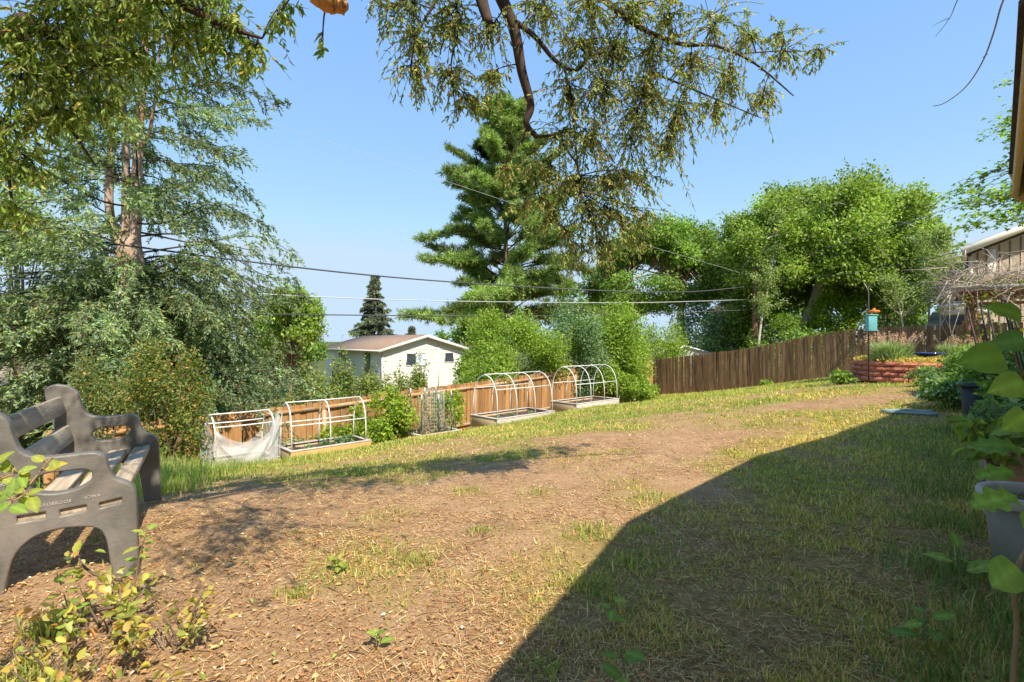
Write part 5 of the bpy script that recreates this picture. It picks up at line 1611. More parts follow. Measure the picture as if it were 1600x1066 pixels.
# maple reaching in from the right
def maple():
    rng = np.random.default_rng(91)
    b = np.array([15.6, 12.2, 0.0]); b[2] = gz1(15.6, 12.2) - 0.1
    root = empty("maple_tree", b); tag(root, "maple boughs of pointed leaves reaching in from the right edge", "tree")
    T = catmull(np.array([(0, 0, 0), (0.1, 0, 1.8), (0.0, 0.1, 3.4), (0.1, 0.0, 5.5), (0.1, 0, 7.5)]), 5)
    mb = MB(); mb.tube(T, np.linspace(0.26, 0.06, len(T)), 9)
    ends = [(1500, 300, 12.2), (1520, 352, 12.0), (1555, 330, 11.8), (1540, 290, 12.4), (1575, 345, 11.6), (1590, 300, 11.8), (1560, 200, 12.4), (1585, 160, 12.6), (1578, 235, 12.2), (1600, 250, 12.4), (1600, 205, 12.0), (1530, 318, 12.2), (1605, 335, 12.0), (1560, 265, 12.3)]
    E = [wp(*e) - b for e in ends]
    for k in range(46):
        az = rng.uniform(-2.2, 2.2); R = rng.uniform(1.0, 3.6)
        E.append(np.array([math.cos(az) * R, math.sin(az) * R, rng.uniform(3.6, 8.6)]))
    Ps = []
    for e in E:
        s = T[int(rng.integers(9, len(T) - 2))]
        pth = bezier(s, (s + e) / 2 + np.array([0, 0, 0.5]), e, 8)
        mb.tube(pth, np.linspace(0.045, 0.006, 8), 5)
        for j in range(9):
            i = int(rng.integers(4, 8)); c = pth[i] + rng.normal(size=3) * np.array([0.30, 0.30, 0.10])
            mb.tube([pth[i], c], [0.007, 0.003], 3)
            m = 24
            Ps.append(c + rng.normal(size=(m, 3)) * np.array([0.17, 0.17, 0.06]))
    mb.build("trunk", M_BARK, root, True)
    P = np.concatenate(Ps); m = len(P)
    # three-lobed leaves: three pointed faces from one base
    A0 = norm(rand_dirs(m, rng) * np.array([1, 1, 0.4]) + np.array([-0.2, 0, -0.3])); Nn = norm(rand_dirs(m, rng) * 0.5 + np.array([0, 0, 1.0]))
    S = norm(np.cross(A0, Nn)); C0 = pick_cols(m, PAL_MAPLE, rng=rng); L = rng.uniform(0.075, 0.13, m)
    Vs, Fs, Cs = [], [], []; off = 0
    for ang, ls in ((0, 1.0), (0.9, 0.8), (-0.9, 0.8)):
        V, F, C = leaves4(P, A0 * math.cos(ang) + S * math.sin(ang), Nn, L * ls, L * 0.5, C0)
        Vs.append(V); Fs.append(F + off); Cs.append(C); off += len(V)
    mesh_obj("crown", np.concatenate(Vs), np.concatenate(Fs), M_LEAF, root, np.concatenate(Cs))
maple()

# ------------------------------------------------------------------ shrubs beyond and along the fences
def bush_px(name, label, px, d, py_top, half_px, n, leaf, pal, seed, depth=None, base_dz=0.0, **kw):
    b = gp(px, d, base_dz)
    zt = wp(px, py_top, d)[2] - b[2]
    rx = half_px / 800 * d
    return bush(name, label, b, (rx, depth or rx * 0.8, zt / 2), n, leaf, pal, seed, **kw)
SH = "shrubs beyond the fences"
bush_px("feathery_shrub", "feathery light green shrub below the pine, left of the blue green bush", 800, 18.6, 500, 80, 20000, (0.16, 0.045), PAL_FEATHER, 101, group=SH, clumps=26, shoots=14, cr=0.36)
bush_px("feathery_shrub", "feathery light green shrub between the blue green bush and the forked tree", 962, 20.6, 482, 72, 20000, (0.17, 0.05), PAL_FEATHER, 102, group=SH, clumps=26, shoots=14, cr=0.36)
bush_px("feathery_shrub", "feathery green shrub low in front of the pine's left boughs", 757, 22.0, 520, 48, 10000, (0.16, 0.05), PAL_FEATHER, 103, group=SH, clumps=20, shoots=8, cr=0.36)
bush_px("silver_shrub", "blue green round leaved bush between two feathery shrubs", 890, 19.5, 490, 48, 11000, (0.085, 0.07), PAL_BLUEGREEN, 104, group=SH, clumps=20)
bush_px("feathery_shrub", "drooping light green shrub at the fence corner behind the farthest bed", 992, 20.2, 552, 36, 7500, (0.14, 0.04), PAL_FEATHER, 105, group=SH, clumps=18, cr=0.36)
bush_px("dark_shrub", "dark green bush at the right end of the cream house", 735, 24, 556, 26, 4500, (0.13, 0.09), PAL_GREEN, 106, group=SH)
bush_px("low_shrub", "yellow green shrub left of the grey shed roof", 1030, 28, 505, 50, 8000, (0.14, 0.07), PAL_FEATHER, 107, group=SH)
bush_px("low_shrub", "light green shrub right of the grey shed roof", 1110, 29, 485, 56, 9500, (0.16, 0.10), PAL_BLUEGREEN, 108, group=SH)
bush_px("low_shrub", "dull green shrub at the foot of the white trunked sapling", 1165, 28, 470, 46, 8500, (0.16, 0.10), PAL_GREEN, 109, group=SH)
bush_px("low_shrub", "deep green shrub under the leaning trunk behind the fence", 1225, 25, 505, 60, 8000, (0.17, 0.07), PAL_GREEN, 110, group=SH)
bush_px("low_shrub", "yellow green shrub right of the leaning trunk behind the fence", 1310, 26, 462, 45, 8000, (0.15, 0.10), PAL_YGREEN, 111, group=SH)
bush_px("low_shrub", "pale leaved shrub behind the fence near the bird feeder", 1395, 22, 475, 40, 5200, (0.11, 0.08), PAL_ASPEN, 112, group=SH)
bush_px("corner_shrub", "small green shrub with reddish stems at the fence corner", 1000, 19.0, 588, 20, 1700, (0.10, 0.06), PAL_FEATHER, 113, group="shrubs by the fence corner")
HG = "overgrown shoots behind the cedar fence"
for k, (px, d, top, hw, lab) in enumerate(((478, 14.6, 590, 36, "weedy green shoots over the cedar fence beside the spruce"), (530, 15.2, 583, 36, "weedy shoots over the fence below the cream house's side wall"),
                                           (585, 15.8, 580, 34, "weedy shoots over the fence below the house corner"), (640, 16.6, 585, 32, "weedy shoots over the fence below the white gable"))):
    bush_px("weed_shrub", lab, px, d, top, hw, 6500, (0.085, 0.055), [(5, (0.20, 0.26, 0.06)), (3, (0.14, 0.20, 0.05)), (2, (0.33, 0.30, 0.12))], 120 + k, group=HG, shoots=16, clumps=18)
bush_px("currant_bush", "lush yellow green bush between the orange fronted bed and stalk bed", 607, 12.5, 617, 40, 5200, (0.075, 0.06), PAL_YGREEN, 130, clumps=20, base_dz=-0.1)
bush_px("leafy_sapling_bush", "tall twiggy bush with small dull leaves right of the bench", 262, 7.6, 548, 62, 8500, (0.05, 0.03), [(5, (0.13, 0.18, 0.04)), (3, (0.20, 0.21, 0.05)), (1.6, (0.36, 0.22, 0.06)), (2, (0.08, 0.12, 0.03))], 131, clumps=34, shoots=10, stems=16, cr=0.30)
bush_px("twiggy_bush", "thin twiggy bush behind the bench's far end", 165, 8.6, 560, 55, 4200, (0.055, 0.032), [(5, (0.12, 0.17, 0.05)), (3, (0.18, 0.20, 0.06)), (1, (0.34, 0.22, 0.07))], 132, clumps=26, shoots=8, stems=14, cr=0.28)
bush_px("fence_vine", "leafy vine on the cedar fence right of the stalk bed", 704, 14.3, 606, 24, 2000, (0.07, 0.055), PAL_YGREEN, 133)

# bed plants
def bed_plants(label, bed, spots, pal, seed, name="bed_plant"):
    rng = np.random.default_rng(seed)
    root = empty(name, bed.location, BED_RZ)
    tag(root, label, "plants", "vegetables in the raised beds")
    Ps = []; mb = MB()
    for x, y, z, r, h, n in spots:
        for k in range(4):
            mb.tube([(x, y, z), (x + rng.normal(0, r * .3), y + rng.normal(0, r * .3), z + h * rng.uniform(0.5, 0.9))], [0.006, 0.003], 4)
        Ps.append(np.array([x, y, z + h / 2]) + rand_dirs(n, rng) * (rng.random(n) ** .5)[:, None] * np.array([r, r, h / 2]))
    mb.build("stems", M_BARK, root)
    P = np.concatenate(Ps); m = len(P)
    V, F, C = leaves4(P, rand_dirs(m, rng), rand_dirs(m, rng) + np.array([0, 0, 0.9]), rng.uniform(0.05, 0.1, m), rng.uniform(0.04, 0.07, m), pick_cols(m, pal, rng=rng))
    mesh_obj("foliage", V, F, M_LEAF, root, C)
bed_plants("pale seedlings in the orange fronted bed", B2, [(0.5, 0.3, 0.46, 0.10, 0.14, 60), (0.9, 0.4, 0.46, 0.12, 0.2, 80), (1.25, 0.4, 0.46, 0.16, 0.2, 120), (1.5, 0.5, 0.46, 0.12, 0.18, 80)], PAL_BLUEGREEN, 141)
bed_plants("a few low seedlings in the bed next to the farthest bed", B4, [(0.5, 0.5, 0.5, 0.1, 0.1, 30), (1.2, 0.6, 0.5, 0.15, 0.12, 40), (1.9, 0.6, 0.5, 0.12, 0.1, 30)], PAL_BLUEGREEN, 142)
bush("bed_greens", "bright green leafy clump behind the orange fronted bed", gp(540, 12.35, -0.05), (0.62, 0.35, 0.58), 1900, (0.10, 0.06), PAL_YGREEN, 143)
def stalks():
    rng = np.random.default_rng(145)
    root = empty("bean_stalks", B3.location, BED_RZ); tag(root, "withered tan stalks and sparse leaves standing in the stalk bed", "plants")
    mb = MB()
    for k in range(120):
        x, y = rng.uniform(0.08, 1.1), rng.uniform(0.08, 0.84); h = rng.uniform(0.2, 1.0) * (1.15 if rng.random() < .2 else .7)
        mb.tube([(x, y, 0.45), (x + rng.normal(0, .05), y + rng.normal(0, .05), 0.45 + h * .5), (x + rng.normal(0, .09), y + rng.normal(0, .09), 0.45 + h)], [0.006, 0.005, 0.002], 4)
    mb.build("stems", M_DRYVINE, root)
    m = 900
    P = np.stack([rng.uniform(0.05, 1.15, m), rng.uniform(0.05, 0.85, m), 0.45 + rng.random(m) ** 1.4 * 1.15], 1)
    V, F, C = leaves4(P, rand_dirs(m, rng) + np.array([0, 0, -.4]), rand_dirs(m, rng), rng.uniform(0.04, 0.09, m), rng.uniform(0.03, 0.05, m), pick_cols(m, [(4, (0.36, 0.27, 0.14)), (3, (0.22, 0.28, 0.08)), (2, (0.20, 0.26, 0.16))], rng=rng))
    mesh_obj("foliage", V, F, M_LEAF, root, C)
stalks()

# planter plants
def spiky(label, c, z, r, h, n, pal, seed, flowers=None, name="lavender_plant"):
    rng = np.random.default_rng(seed)
    root = empty(name, (c[0], c[1], z)); tag(root, label, "plant")
    a = rng.uniform(0, 2 * math.pi, n); rr = r * np.sqrt(rng.random(n))
    P = np.stack([np.cos(a) * rr * 0.6, np.sin(a) * rr * 0.6, rng.random(n) * h * 0.55], 1)
    A = norm(np.stack([np.cos(a) * rr / r * 0.8, np.sin(a) * rr / r * 0.8, np.ones(n)], 1) + rng.normal(size=(n, 3)) * 0.18)
    V, F, C = leaves4(P, A, rand_dirs(n, rng), h * rng.uniform(0.3, 0.5, n), rng.uniform(0.008, 0.014, n), pick_cols(n, pal, rng=rng))
    mesh_obj("foliage", V, F, M_LEAF, root, C)
    if flowers:
        mb = MB(); Ps = []
        for k in range(flowers[0]):
            t = rng.uniform(0, 2 * math.pi); q = rng.random() ** .5 * r
            e = np.array([math.cos(t) * q * 1.15, math.sin(t) * q * 1.15, h * rng.uniform(0.95, 1.3)])
            mb.tube([(e[0] * .5, e[1] * .5, h * .4), e], [0.003, 0.002], 3)
            Ps.append(e + np.stack([rng.normal(0, .008, 14), rng.normal(0, .008, 14), -rng.random(14) * 0.13], 1))
        mb.build("flower_stems", M_DRYVINE, root)["kind"] = "stuff"
        P = np.concatenate(Ps); m = len(P)
        V, F, C = leaves4(P, rand_dirs(m, rng), rand_dirs(m, rng), 0.028, 0.02, pick_cols(m, flowers[1], rng=rng))
        mesh_obj("flowers", V, F, M_LEAF, root, C)["kind"] = "stuff"
PAL_SAGE = [(5, (0.30, 0.37, 0.20)), (3, (0.24, 0.32, 0.13)), (2, (0.38, 0.44, 0.28))]
zt = PL_Z + 0.36
q = wp(1392, 560, 10.5); spiky("grey green flowering bush with pink spikes at the planter's left", q, zt, 0.46, 0.52, 3600, PAL_SAGE, 151, (60, [(3, (0.48, 0.24, 0.20)), (2, (0.55, 0.36, 0.28))]))
q = wp(1492, 560, 11.0); spiky("smaller grey green flowering bush right of the blue bird bath", q, zt, 0.38, 0.46, 2300, PAL_SAGE, 152, (26, [(3, (0.46, 0.26, 0.20)), (2, (0.42, 0.34, 0.18))]))
def sedum():
    rng = np.random.default_rng(155)
    root = empty("ground_cover", (PL[0], PL[1], PL_Z)); tag(root, "yellow orange creeping ground cover spilling over the planter rim", "plant")
    m = 5200
    a = rng.uniform(0, 2 * math.pi, m); r = (PL_R - 0.08) * np.sqrt(rng.random(m))
    P = np.stack([np.cos(a) * r, np.sin(a) * r, 0.40 + 0.07 * rng.random(m)], 1)
    sp = []                                                # spill down the front right
    for a0, w, drop, k in ((-1.15, 0.16, 0.34, 420), (-0.75, 0.30, 0.26, 420), (-2.0, 0.5, 0.04, 160), (-0.2, 0.3, 0.3, 380)):
        t = rng.normal(a0, w, k); f = rng.random(k)
        sp.append(np.stack([np.cos(t) * (PL_R + 0.03 + 0.05 * rng.random(k)), np.sin(t) * (PL_R + 0.03 + 0.05 * rng.random(k)), 0.44 - drop * f], 1))
    P = np.concatenate([P] + sp); m = len(P)
    col = pick_cols(m, [(4, (0.55, 0.40, 0.10)), (3, (0.30, 0.33, 0.08)), (2, (0.58, 0.27, 0.07)), (3, (0.42, 0.42, 0.18))], rng=rng)
    V, F, C = leaves4(P, rand_dirs(m, rng) + np.array([0, 0, .5]), rand_dirs(m, rng) + np.array([0, 0, .8]), rng.uniform(0.035, 0.065, m), rng.uniform(0.025, 0.045, m), col)
    mesh_obj("foliage", V, F, M_LEAF, root, C)
sedum()
bush("weed_clump", "bright green weed clump at the left foot of the block planter", gp(1316, 10.9), (0.20, 0.20, 0.14), 500, (0.07, 0.05), PAL_LIME, 156, cat="weeds")
bush("weed_clump", "tiny bright green weed at the base of the weathered fence", gp(1196, 19.4), (0.22, 0.2, 0.11), 260, (0.10, 0.05), PAL_LIME, 157, cat="weeds")
bush("weed_clump", "green weeds spilling in front of the planter's right side", gp(1448, 9.2), (0.26, 0.2, 0.18), 700, (0.06, 0.045), PAL_ASPEN, 158, cat="weeds")
BD = "leafy border plants along the house"
for k, (px, d, r, h, lab) in enumerate(((1492, 8.2, 0.42, 0.30, "leafy border plant farthest back beside the planter"), (1520, 7.6, 0.5, 0.36, "dense small leaved border plant behind the black pots"),
                                        (1486, 7.2, 0.36, 0.20, "low border plant spreading onto the lawn by the black pots"), (1545, 7.9, 0.55, 0.42, "tall border plant under the leaning stakes"),
                                        (1580, 7.0, 0.5, 0.40, "border plant behind the large heart shaped leaves"), (1575, 5.4, 0.35, 0.34, "border plant between black pots and terracotta pot"))):
    bush("border_plant", lab, gp(px, d), (r, r * 0.9, h), 2100, (0.06, 0.04), PAL_GREEN if k % 2 else [(5, (0.12, 0.22, 0.05)), (3, (0.17, 0.26, 0.09)), (1, (0.55, 0.55, 0.45))], 160 + k, group=BD, cat="plant", clumps=22, cr=0.4)
bush("pot_plant", "green leafy plant growing from the terracotta pot", (3.36, 3.55, gz1(3.36, 3.55) + 0.36), (0.20, 0.18, 0.16), 140, (0.10, 0.06), PAL_LIME, 168, cat="plant", six=True)
bush("pot_plant", "silver green plant growing from the pale blue grey pot", (3.70, 3.92, gz1(3.70, 3.92) + 0.35), (0.20, 0.18, 0.18), 260, (0.08, 0.045), PAL_BLUEGREEN, 169, cat="plant", six=True)

# ------------------------------------------------------------------ broad leaves close to the camera
def big_leaf_mesh(name, outline, col, vein, seed, cup=0.10):
    """outline: half profile [(t along, half width)], real leaf blade with a raised mid rib, unit length"""
    rng = np.random.default_rng(seed)
    t = np.linspace(0, 1, 13)
    prof = np.interp(t, [o[0] for o in outline], [o[1] for o in outline])
    V, C = [], []
    for i, x in enumerate(t):
        w = prof[i]
        zc = -0.18 * x * x
        for s in (-1, -0.5, 0, 0.5, 1):
            y = s * w
            back = -0.12 * abs(s) * w if i < 3 else 0.0
            V.append((x + back, y, zc + cup * abs(s) * w + 0.02 * math.sin(x * 14 + s * 3) * abs(s) + rng.normal(0, 0.004)))
            C.append(vein if s == 0 else col)
    F = []
    for i in range(len(t) - 1):
        for k in range(4):
            F.append([i * 5 + k, i * 5 + k + 1, (i + 1) * 5 + k + 1, (i + 1) * 5 + k])
    C = np.array(C) * (1 + 0.08 * rng.normal(size=(len(C), 1)))
    return make_mesh(name, np.array(V), np.array(F), M_LEAF, C, True)

HEART = [(0, 0.0), (0.02, 0.20), (0.10, 0.36), (0.25, 0.44), (0.45, 0.42), (0.65, 0.32), (0.85, 0.14), (1.0, 0.0)]
OVAL = [(0, 0.0), (0.08, 0.10), (0.25, 0.24), (0.45, 0.28), (0.65, 0.24), (0.85, 0.12), (1.0, 0.0)]
ROUND = [(0, 0.0), (0.04, 0.24), (0.18, 0.42), (0.42, 0.48), (0.68, 0.42), (0.88, 0.25), (1.0, 0.02)]
LOBED = [(0, 0.02), (0.08, 0.12), (0.16, 0.36), (0.24, 0.17), (0.34, 0.20), (0.46, 0.46), (0.55, 0.20), (0.63, 0.20), (0.74, 0.34), (0.82, 0.14), (0.92, 0.14), (1.0, 0.0)]
def leafset(nm, shape, cols, s0):
    return [big_leaf_mesh(nm, shape, np.array(c), np.array(c) * 1.35, s0 + i) for i, c in enumerate(cols)]
L_HEART = leafset("heart_leaf", HEART, [(0.20, 0.33, 0.05), (0.28, 0.41, 0.07), (0.14, 0.25, 0.05)], 1)
L_ROUND = leafset("round_leaf", ROUND, [(0.28, 0.42, 0.09), (0.20, 0.33, 0.08)], 5)
L_LOBED = leafset("lobed_leaf", LOBED, [(0.22, 0.38, 0.06), (0.30, 0.46, 0.08), (0.17, 0.31, 0.06)], 8)
L_OVAL = leafset("oval_leaf", OVAL, [(0.24, 0.36, 0.06), (0.32, 0.42, 0.08), (0.18, 0.29, 0.05)], 12)
L_YEL = leafset("yellow_leaf", OVAL, [(0.50, 0.40, 0.07), (0.30, 0.34, 0.06), (0.38, 0.40, 0.09), (0.22, 0.30, 0.06), (0.55, 0.27, 0.06)], 16)

def orient(axis, up):
    a = Vector(axis).normalized(); u = Vector(up)
    s = u.cross(a)
    if s.length < 1e-4: s = Vector((1, 0, 0)).cross(a)
    s.normalize(); n = a.cross(s)
    return Matrix((a, s, n)).transposed().to_euler()

def leafy_plant(name, label, root_xy, stem_defs, stem_mat, seed, cat="plant", group=None, stem_r=(0.006, 0.0025)):
    """stem_defs: list of (path points world, [(t, size, axis, up, mesh)])"""
    z = gz1(*root_xy)
    root = empty(name, (root_xy[0], root_xy[1], z)); tag(root, label, cat, group)
    o = np.array(root.location)
    for path, lv in stem_defs:
        P = catmull(np.array(path) - o, 5)
        V, F = tube(P, np.linspace(stem_r[0], stem_r[1], len(P)), 6)
        mesh_obj("stem", V, F, stem_mat, root, None, True)
        for t, size, ax, up, me in lv:
            i = min(int(t * (len(P) - 1)), len(P) - 1)
            ax = norm(np.array(ax, float))
            p = P[i] + ax * size * 0.22
            pet = tube([P[i], P[i] + ax * size * 0.12 + np.array([0, 0, 0.01]), p], 0.0022, 5)
            lf = obj_of("leaf", me, root, p, orient(ax, up), (size, size, size))
            mesh_obj("petiole", *pet, stem_mat, lf).matrix_parent_inverse = Matrix.LocRotScale(Vector(p), lf.rotation_euler, Vector((size,) * 3)).inverted()
    return root

M_GREENSTEM = solid_mat("green_stem", (0.13, 0.17, 0.05), (0.20, 0.22, 0.08), 20, (1, 1, 1), 0.6, 0.1)
M_BROWNSTEM = solid_mat("brown_stem", (0.25, 0.15, 0.07), (0.36, 0.23, 0.12), 15, (1, 1, 1), 0.7, 0.2)
M_REDSTEM = solid_mat("red_stem", (0.17, 0.06, 0.03), (0.26, 0.10, 0.05), 15, (1, 1, 1), 0.7, 0.2)

rl = random.Random(5)
def lf(px0, py0, d, stem_p, dirpx, size, me, up=(0, -0.5, 1)):
    pass
def plant_right():
    # tall heart-leaved plant rooted beside the large pot
    r = (2.02, 1.86)
    g = gz1(*r)
    defs = []
    def stem(top, bend, leaves):
        a = np.array([r[0] + rl.uniform(-.06, .06), r[1] + rl.uniform(-.05, .05), g - 0.02])
        defs.append(([a, (a + top) / 2 + np.array(bend), top], leaves))
    H = L_HEART
    stem(wp(1585, 556, 1.80), (0.10, 0, 0.05), [(1.0, 0.140, (-1, 0.2, -0.12), (0.05, -0.9, 0.45), H[0]), (0.93, 0.115, (0.8, -0.3, -0.1), (0, -0.6, 0.8), H[1]), (0.82, 0.12, (0.3, -0.8, -0.2), (0.3, -0.4, 1), H[2])])
    stem(wp(1615, 530, 1.95), (0.10, 0, 0.05), [(1.0, 0.11, (-0.7, 0.4, -0.1), (0, -0.9, 0.5), H[2]), (0.92, 0.16, (0.7, 0.4, 0.1), (0, -0.8, 0.6), H[0]), (0.8, 0.10, (-0.3, 0.9, -0.1), (0, -0.4, 1), H[1])])
    stem(wp(1612, 592, 1.70), (0.08, 0, 0.05), [(1.0, 0.105, (-0.9, 0.2, -0.35), (-0.1, -0.95, 0.4), H[1]), (0.9, 0.13, (0.6, -0.3, -0.2), (0.2, -0.8, 0.6), H[0]), (0.96, 0.11, (0.2, 0.9, 0.1), (0, -0.5, 1), H[2])])
    stem(wp(1615, 640, 1.62), (0.06, 0, 0.04), [(1.0, 0.09, (-0.7, 0.1, -0.6), (-0.2, -0.95, 0.3), H[1]), (0.88, 0.12, (0.4, -0.5, -0.3), (0.2, -0.8, 0.6), H[2])])
    stem(wp(1605, 668, 1.95), (0.06, 0, 0.04), [(1.0, 0.10, (-0.4, 0.6, -0.2), (0, -0.6, 0.8), H[0]), (0.9, 0.12, (0.7, 0.4, 0.0), (0, -0.7, 0.8), H[1])])
    stem(wp(1610, 500, 2.0), (0.06, 0, 0.04), [(1.0, 0.13, (-0.7, 0.3, 0.4), (0, -0.7, 0.7), H[0]), (0.94, 0.12, (0.5, -0.6, 0.1), (0, -0.8, 0.6), H[2])])
    leafy_plant("heart_leaved_plant", "tall plant with large heart shaped leaves at the right edge", r, defs, M_REDSTEM, 1)
    # lobed leaves low over the pots
    r2 = (2.16, 2.05); g2 = gz1(*r2); defs = []
    for top, lv in ((wp(1596, 735, 1.98), [(1.0, 0.13, (-0.95, 0.1, -0.1), (0, -0.5, 0.9), L_LOBED[0]), (0.86, 0.13, (0.3, -0.8, 0), (0, -0.5, 1), L_LOBED[2])]),
                    (wp(1602, 772, 1.85), [(1.0, 0.155, (-0.95, 0.0, -0.15), (0, -0.6, 0.9), L_LOBED[1]), (0.85, 0.12, (-0.2, -0.9, 0), (0, -0.3, 1), L_LOBED[0])]),
                    (wp(1606, 700, 2.1), [(1.0, 0.15, (-0.9, 0.3, 0.1), (0, -0.6, 0.9), L_LOBED[2]), (0.9, 0.14, (0.5, 0.7, 0.2), (0, -0.5, 1), L_LOBED[1])]),
                    (wp(1590, 712, 2.25), [(1.0, 0.14, (-0.7, 0.5, 0.2), (0, -0.5, 0.9), L_LOBED[0])])):
        a = np.array([r2[0], r2[1], g2 - 0.02])
        defs.append(([a, (a + top) / 2 + np.array([0.08, 0, 0.08]), top], lv))
    leafy_plant("lobed_leaved_plant", "plant with deeply lobed bright leaves leaning over the large pot", r2, defs, M_GREENSTEM, 2)
    # vine stem with round leaves in the bottom right corner
    r3 = (1.28, 1.33); g3 = gz1(*r3); defs = []
    a = wp(1566, 1062, 1.93); a = np.array([1.36, 1.42, gz1(1.36, 1.42) - 0.01])
    top = wp(1598, 868, 1.42)
    defs.append(([a, wp(1588, 1000, 1.42), wp(1585, 930, 1.40), top, wp(1625, 850, 1.40)], [(0.72, 0.098, (-0.75, -0.3, -0.35), (-0.1, -0.9, 0.5), L_ROUND[0]), (0.62, 0.085, (0.5, -0.3, -0.2), (0.1, -0.9, 0.6), L_ROUND[1]), (0.95, 0.09, (0.3, 0.3, 0.4), (0, -0.8, 0.6), L_ROUND[0])]))
    leafy_plant("vine_plant", "brown curved stem with round green leaves before the large pot", (a[0], a[1]), defs, M_BROWNSTEM, 3, "vine", None, (0.008, 0.004))
plant_right()

def sprout(name, label, px, d, h, n, meshes, size, seed, stem=None, spread=0.7, lean=(0, 0), cat="weed", group=None):
    r = random.Random(seed)
    b = gp(px, d)
    path = [b - np.array([0, 0, 0.02]), b + np.array([lean[0] * .4, lean[1] * .4, h * .55]), b + np.array([lean[0], lean[1], h])]
    lv = []
    for k in range(n):
        t = 0.35 + 0.65 * (k + 0.6) / n
        az = k * 2.4 + r.uniform(-.5, .5)
        lv.append((t, size * r.uniform(0.7, 1.2), (math.cos(az), math.sin(az), r.uniform(-0.1, spread)), (0.2 * r.uniform(-1, 1), -0.3, 1), r.choice(meshes)))
    return leafy_plant(name, label, (b[0], b[1]), [(path, lv)], stem or M_GREENSTEM, seed, cat, group, (0.0035, 0.0018))
SG = "seedlings scattered over the yard"
sprout("seedling", "pair of upright bright leaves in the shaded grass before the large pot", 1500, 2.55, 0.22, 4, L_OVAL, 0.13, 1, spread=0.9, group=SG)
sprout("seedling", "sprout with several green leaves in the lower right shaded lawn", 1448, 2.05, 0.17, 7, L_OVAL, 0.10, 2, spread=0.4, group=SG)
sprout("seedling", "small leafy seedling at the bottom edge in the house shade", 985, 1.70, 0.26, 6, L_OVAL, 0.085, 3, spread=0.5, group=SG, lean=(-0.03, 0.02))
sprout("seedling", "small two leaved seedling at the shadow edge, lower middle", 955, 2.25, 0.13, 4, L_OVAL, 0.08, 4, spread=0.3, group=SG)
sprout("seedling", "grey green rosette seedling on bare soil in the middle foreground", 529, 2.75, 0.07, 8, L_YEL[1:4], 0.05, 5, spread=0.9, group=SG)
sprout("seedling", "tiny green sprout on bare soil left of the shadow edge", 590, 2.1, 0.07, 5, L_OVAL, 0.05, 6, group=SG)
# yellowing saplings in the left corner
YS = "yellowing saplings in the left foreground"
PAL_YEL = [(4, (0.40, 0.36, 0.08)), (3, (0.27, 0.31, 0.07)), (2, (0.52, 0.40, 0.09)), (1.2, (0.50, 0.27, 0.08)), (1, (0.55, 0.50, 0.24))]
for k, (px, d, r, h, n, lf_, lab) in enumerate(((150, 2.12, 0.22, 0.13, 120, 0.050, "yellowing leafy clump in front of the bench's front leg"), (105, 1.80, 0.24, 0.11, 120, 0.048, "yellow green leafy clump in the litter at lower left"),
                                               (45, 1.75, 0.18, 0.10, 90, 0.045, "short yellow clump at the left edge of the litter"), (190, 1.66, 0.20, 0.08, 80, 0.045, "low yellow clump near the bottom left corner"),
                                               (262, 2.02, 0.16, 0.10, 46, 0.042, "thin sparse clump right of the bench leg in the litter"))):
    bush("sapling", lab, gp(px, d), (r * 1.15, r, h), int(n * 0.36), (lf_ * 0.85, lf_ * 0.48), PAL_YEL, 500 + k, cat="sapling", group=YS, stems=12, clumps=16, shoots=3, cr=0.45, six=True)
for k, (px, d, h, n, sz, ln, lab) in enumerate(((207, 2.38, 0.36, 13, 0.062, (0.10, -0.04), "taller sapling with green leaves against the bench leg"), (120, 1.95, 0.30, 12, 0.05, (-0.12, 0.05), "leaning reddish sapling rising from the yellow clumps"))):
    sprout("sapling", lab, px, d, h, n, L_YEL[1:4] + L_OVAL, sz, 20 + k, M_BROWNSTEM, 0.45, ln, "sapling", YS)
def bench_sprig():
    r = (-1.72, 1.58); g = gz1(*r); rr = random.Random(9)
    defs = []
    for pts in ([wp(-40, 800, 1.62), wp(25, 778, 1.66), wp(80, 715, 1.72)], [wp(-40, 830, 1.6), wp(10, 790, 1.6), wp(45, 770, 1.62)], [wp(-50, 760, 1.62), wp(0, 748, 1.64), wp(30, 738, 1.68)]):
        a = np.array([r[0], r[1], g - 0.02])
        lv = []
        for k in range(11):
            az = k * 2.4
            lv.append((0.42 + 0.58 * k / 10, 0.058 * rr.uniform(0.75, 1.2), (math.cos(az), 0.3 * math.sin(az), 0.6 * math.sin(az) + 0.2), (0.1, -0.6, 0.8), rr.choice(L_YEL[1:4] + L_OVAL[:2] + L_YEL[:1])))
        defs.append(([a] + pts, lv))
    leafy_plant("sapling", "leafy branch crossing the bench's armrest at the left edge", r, defs, M_BROWNSTEM, 33, "sapling", YS, (0.006, 0.0025))
bench_sprig()

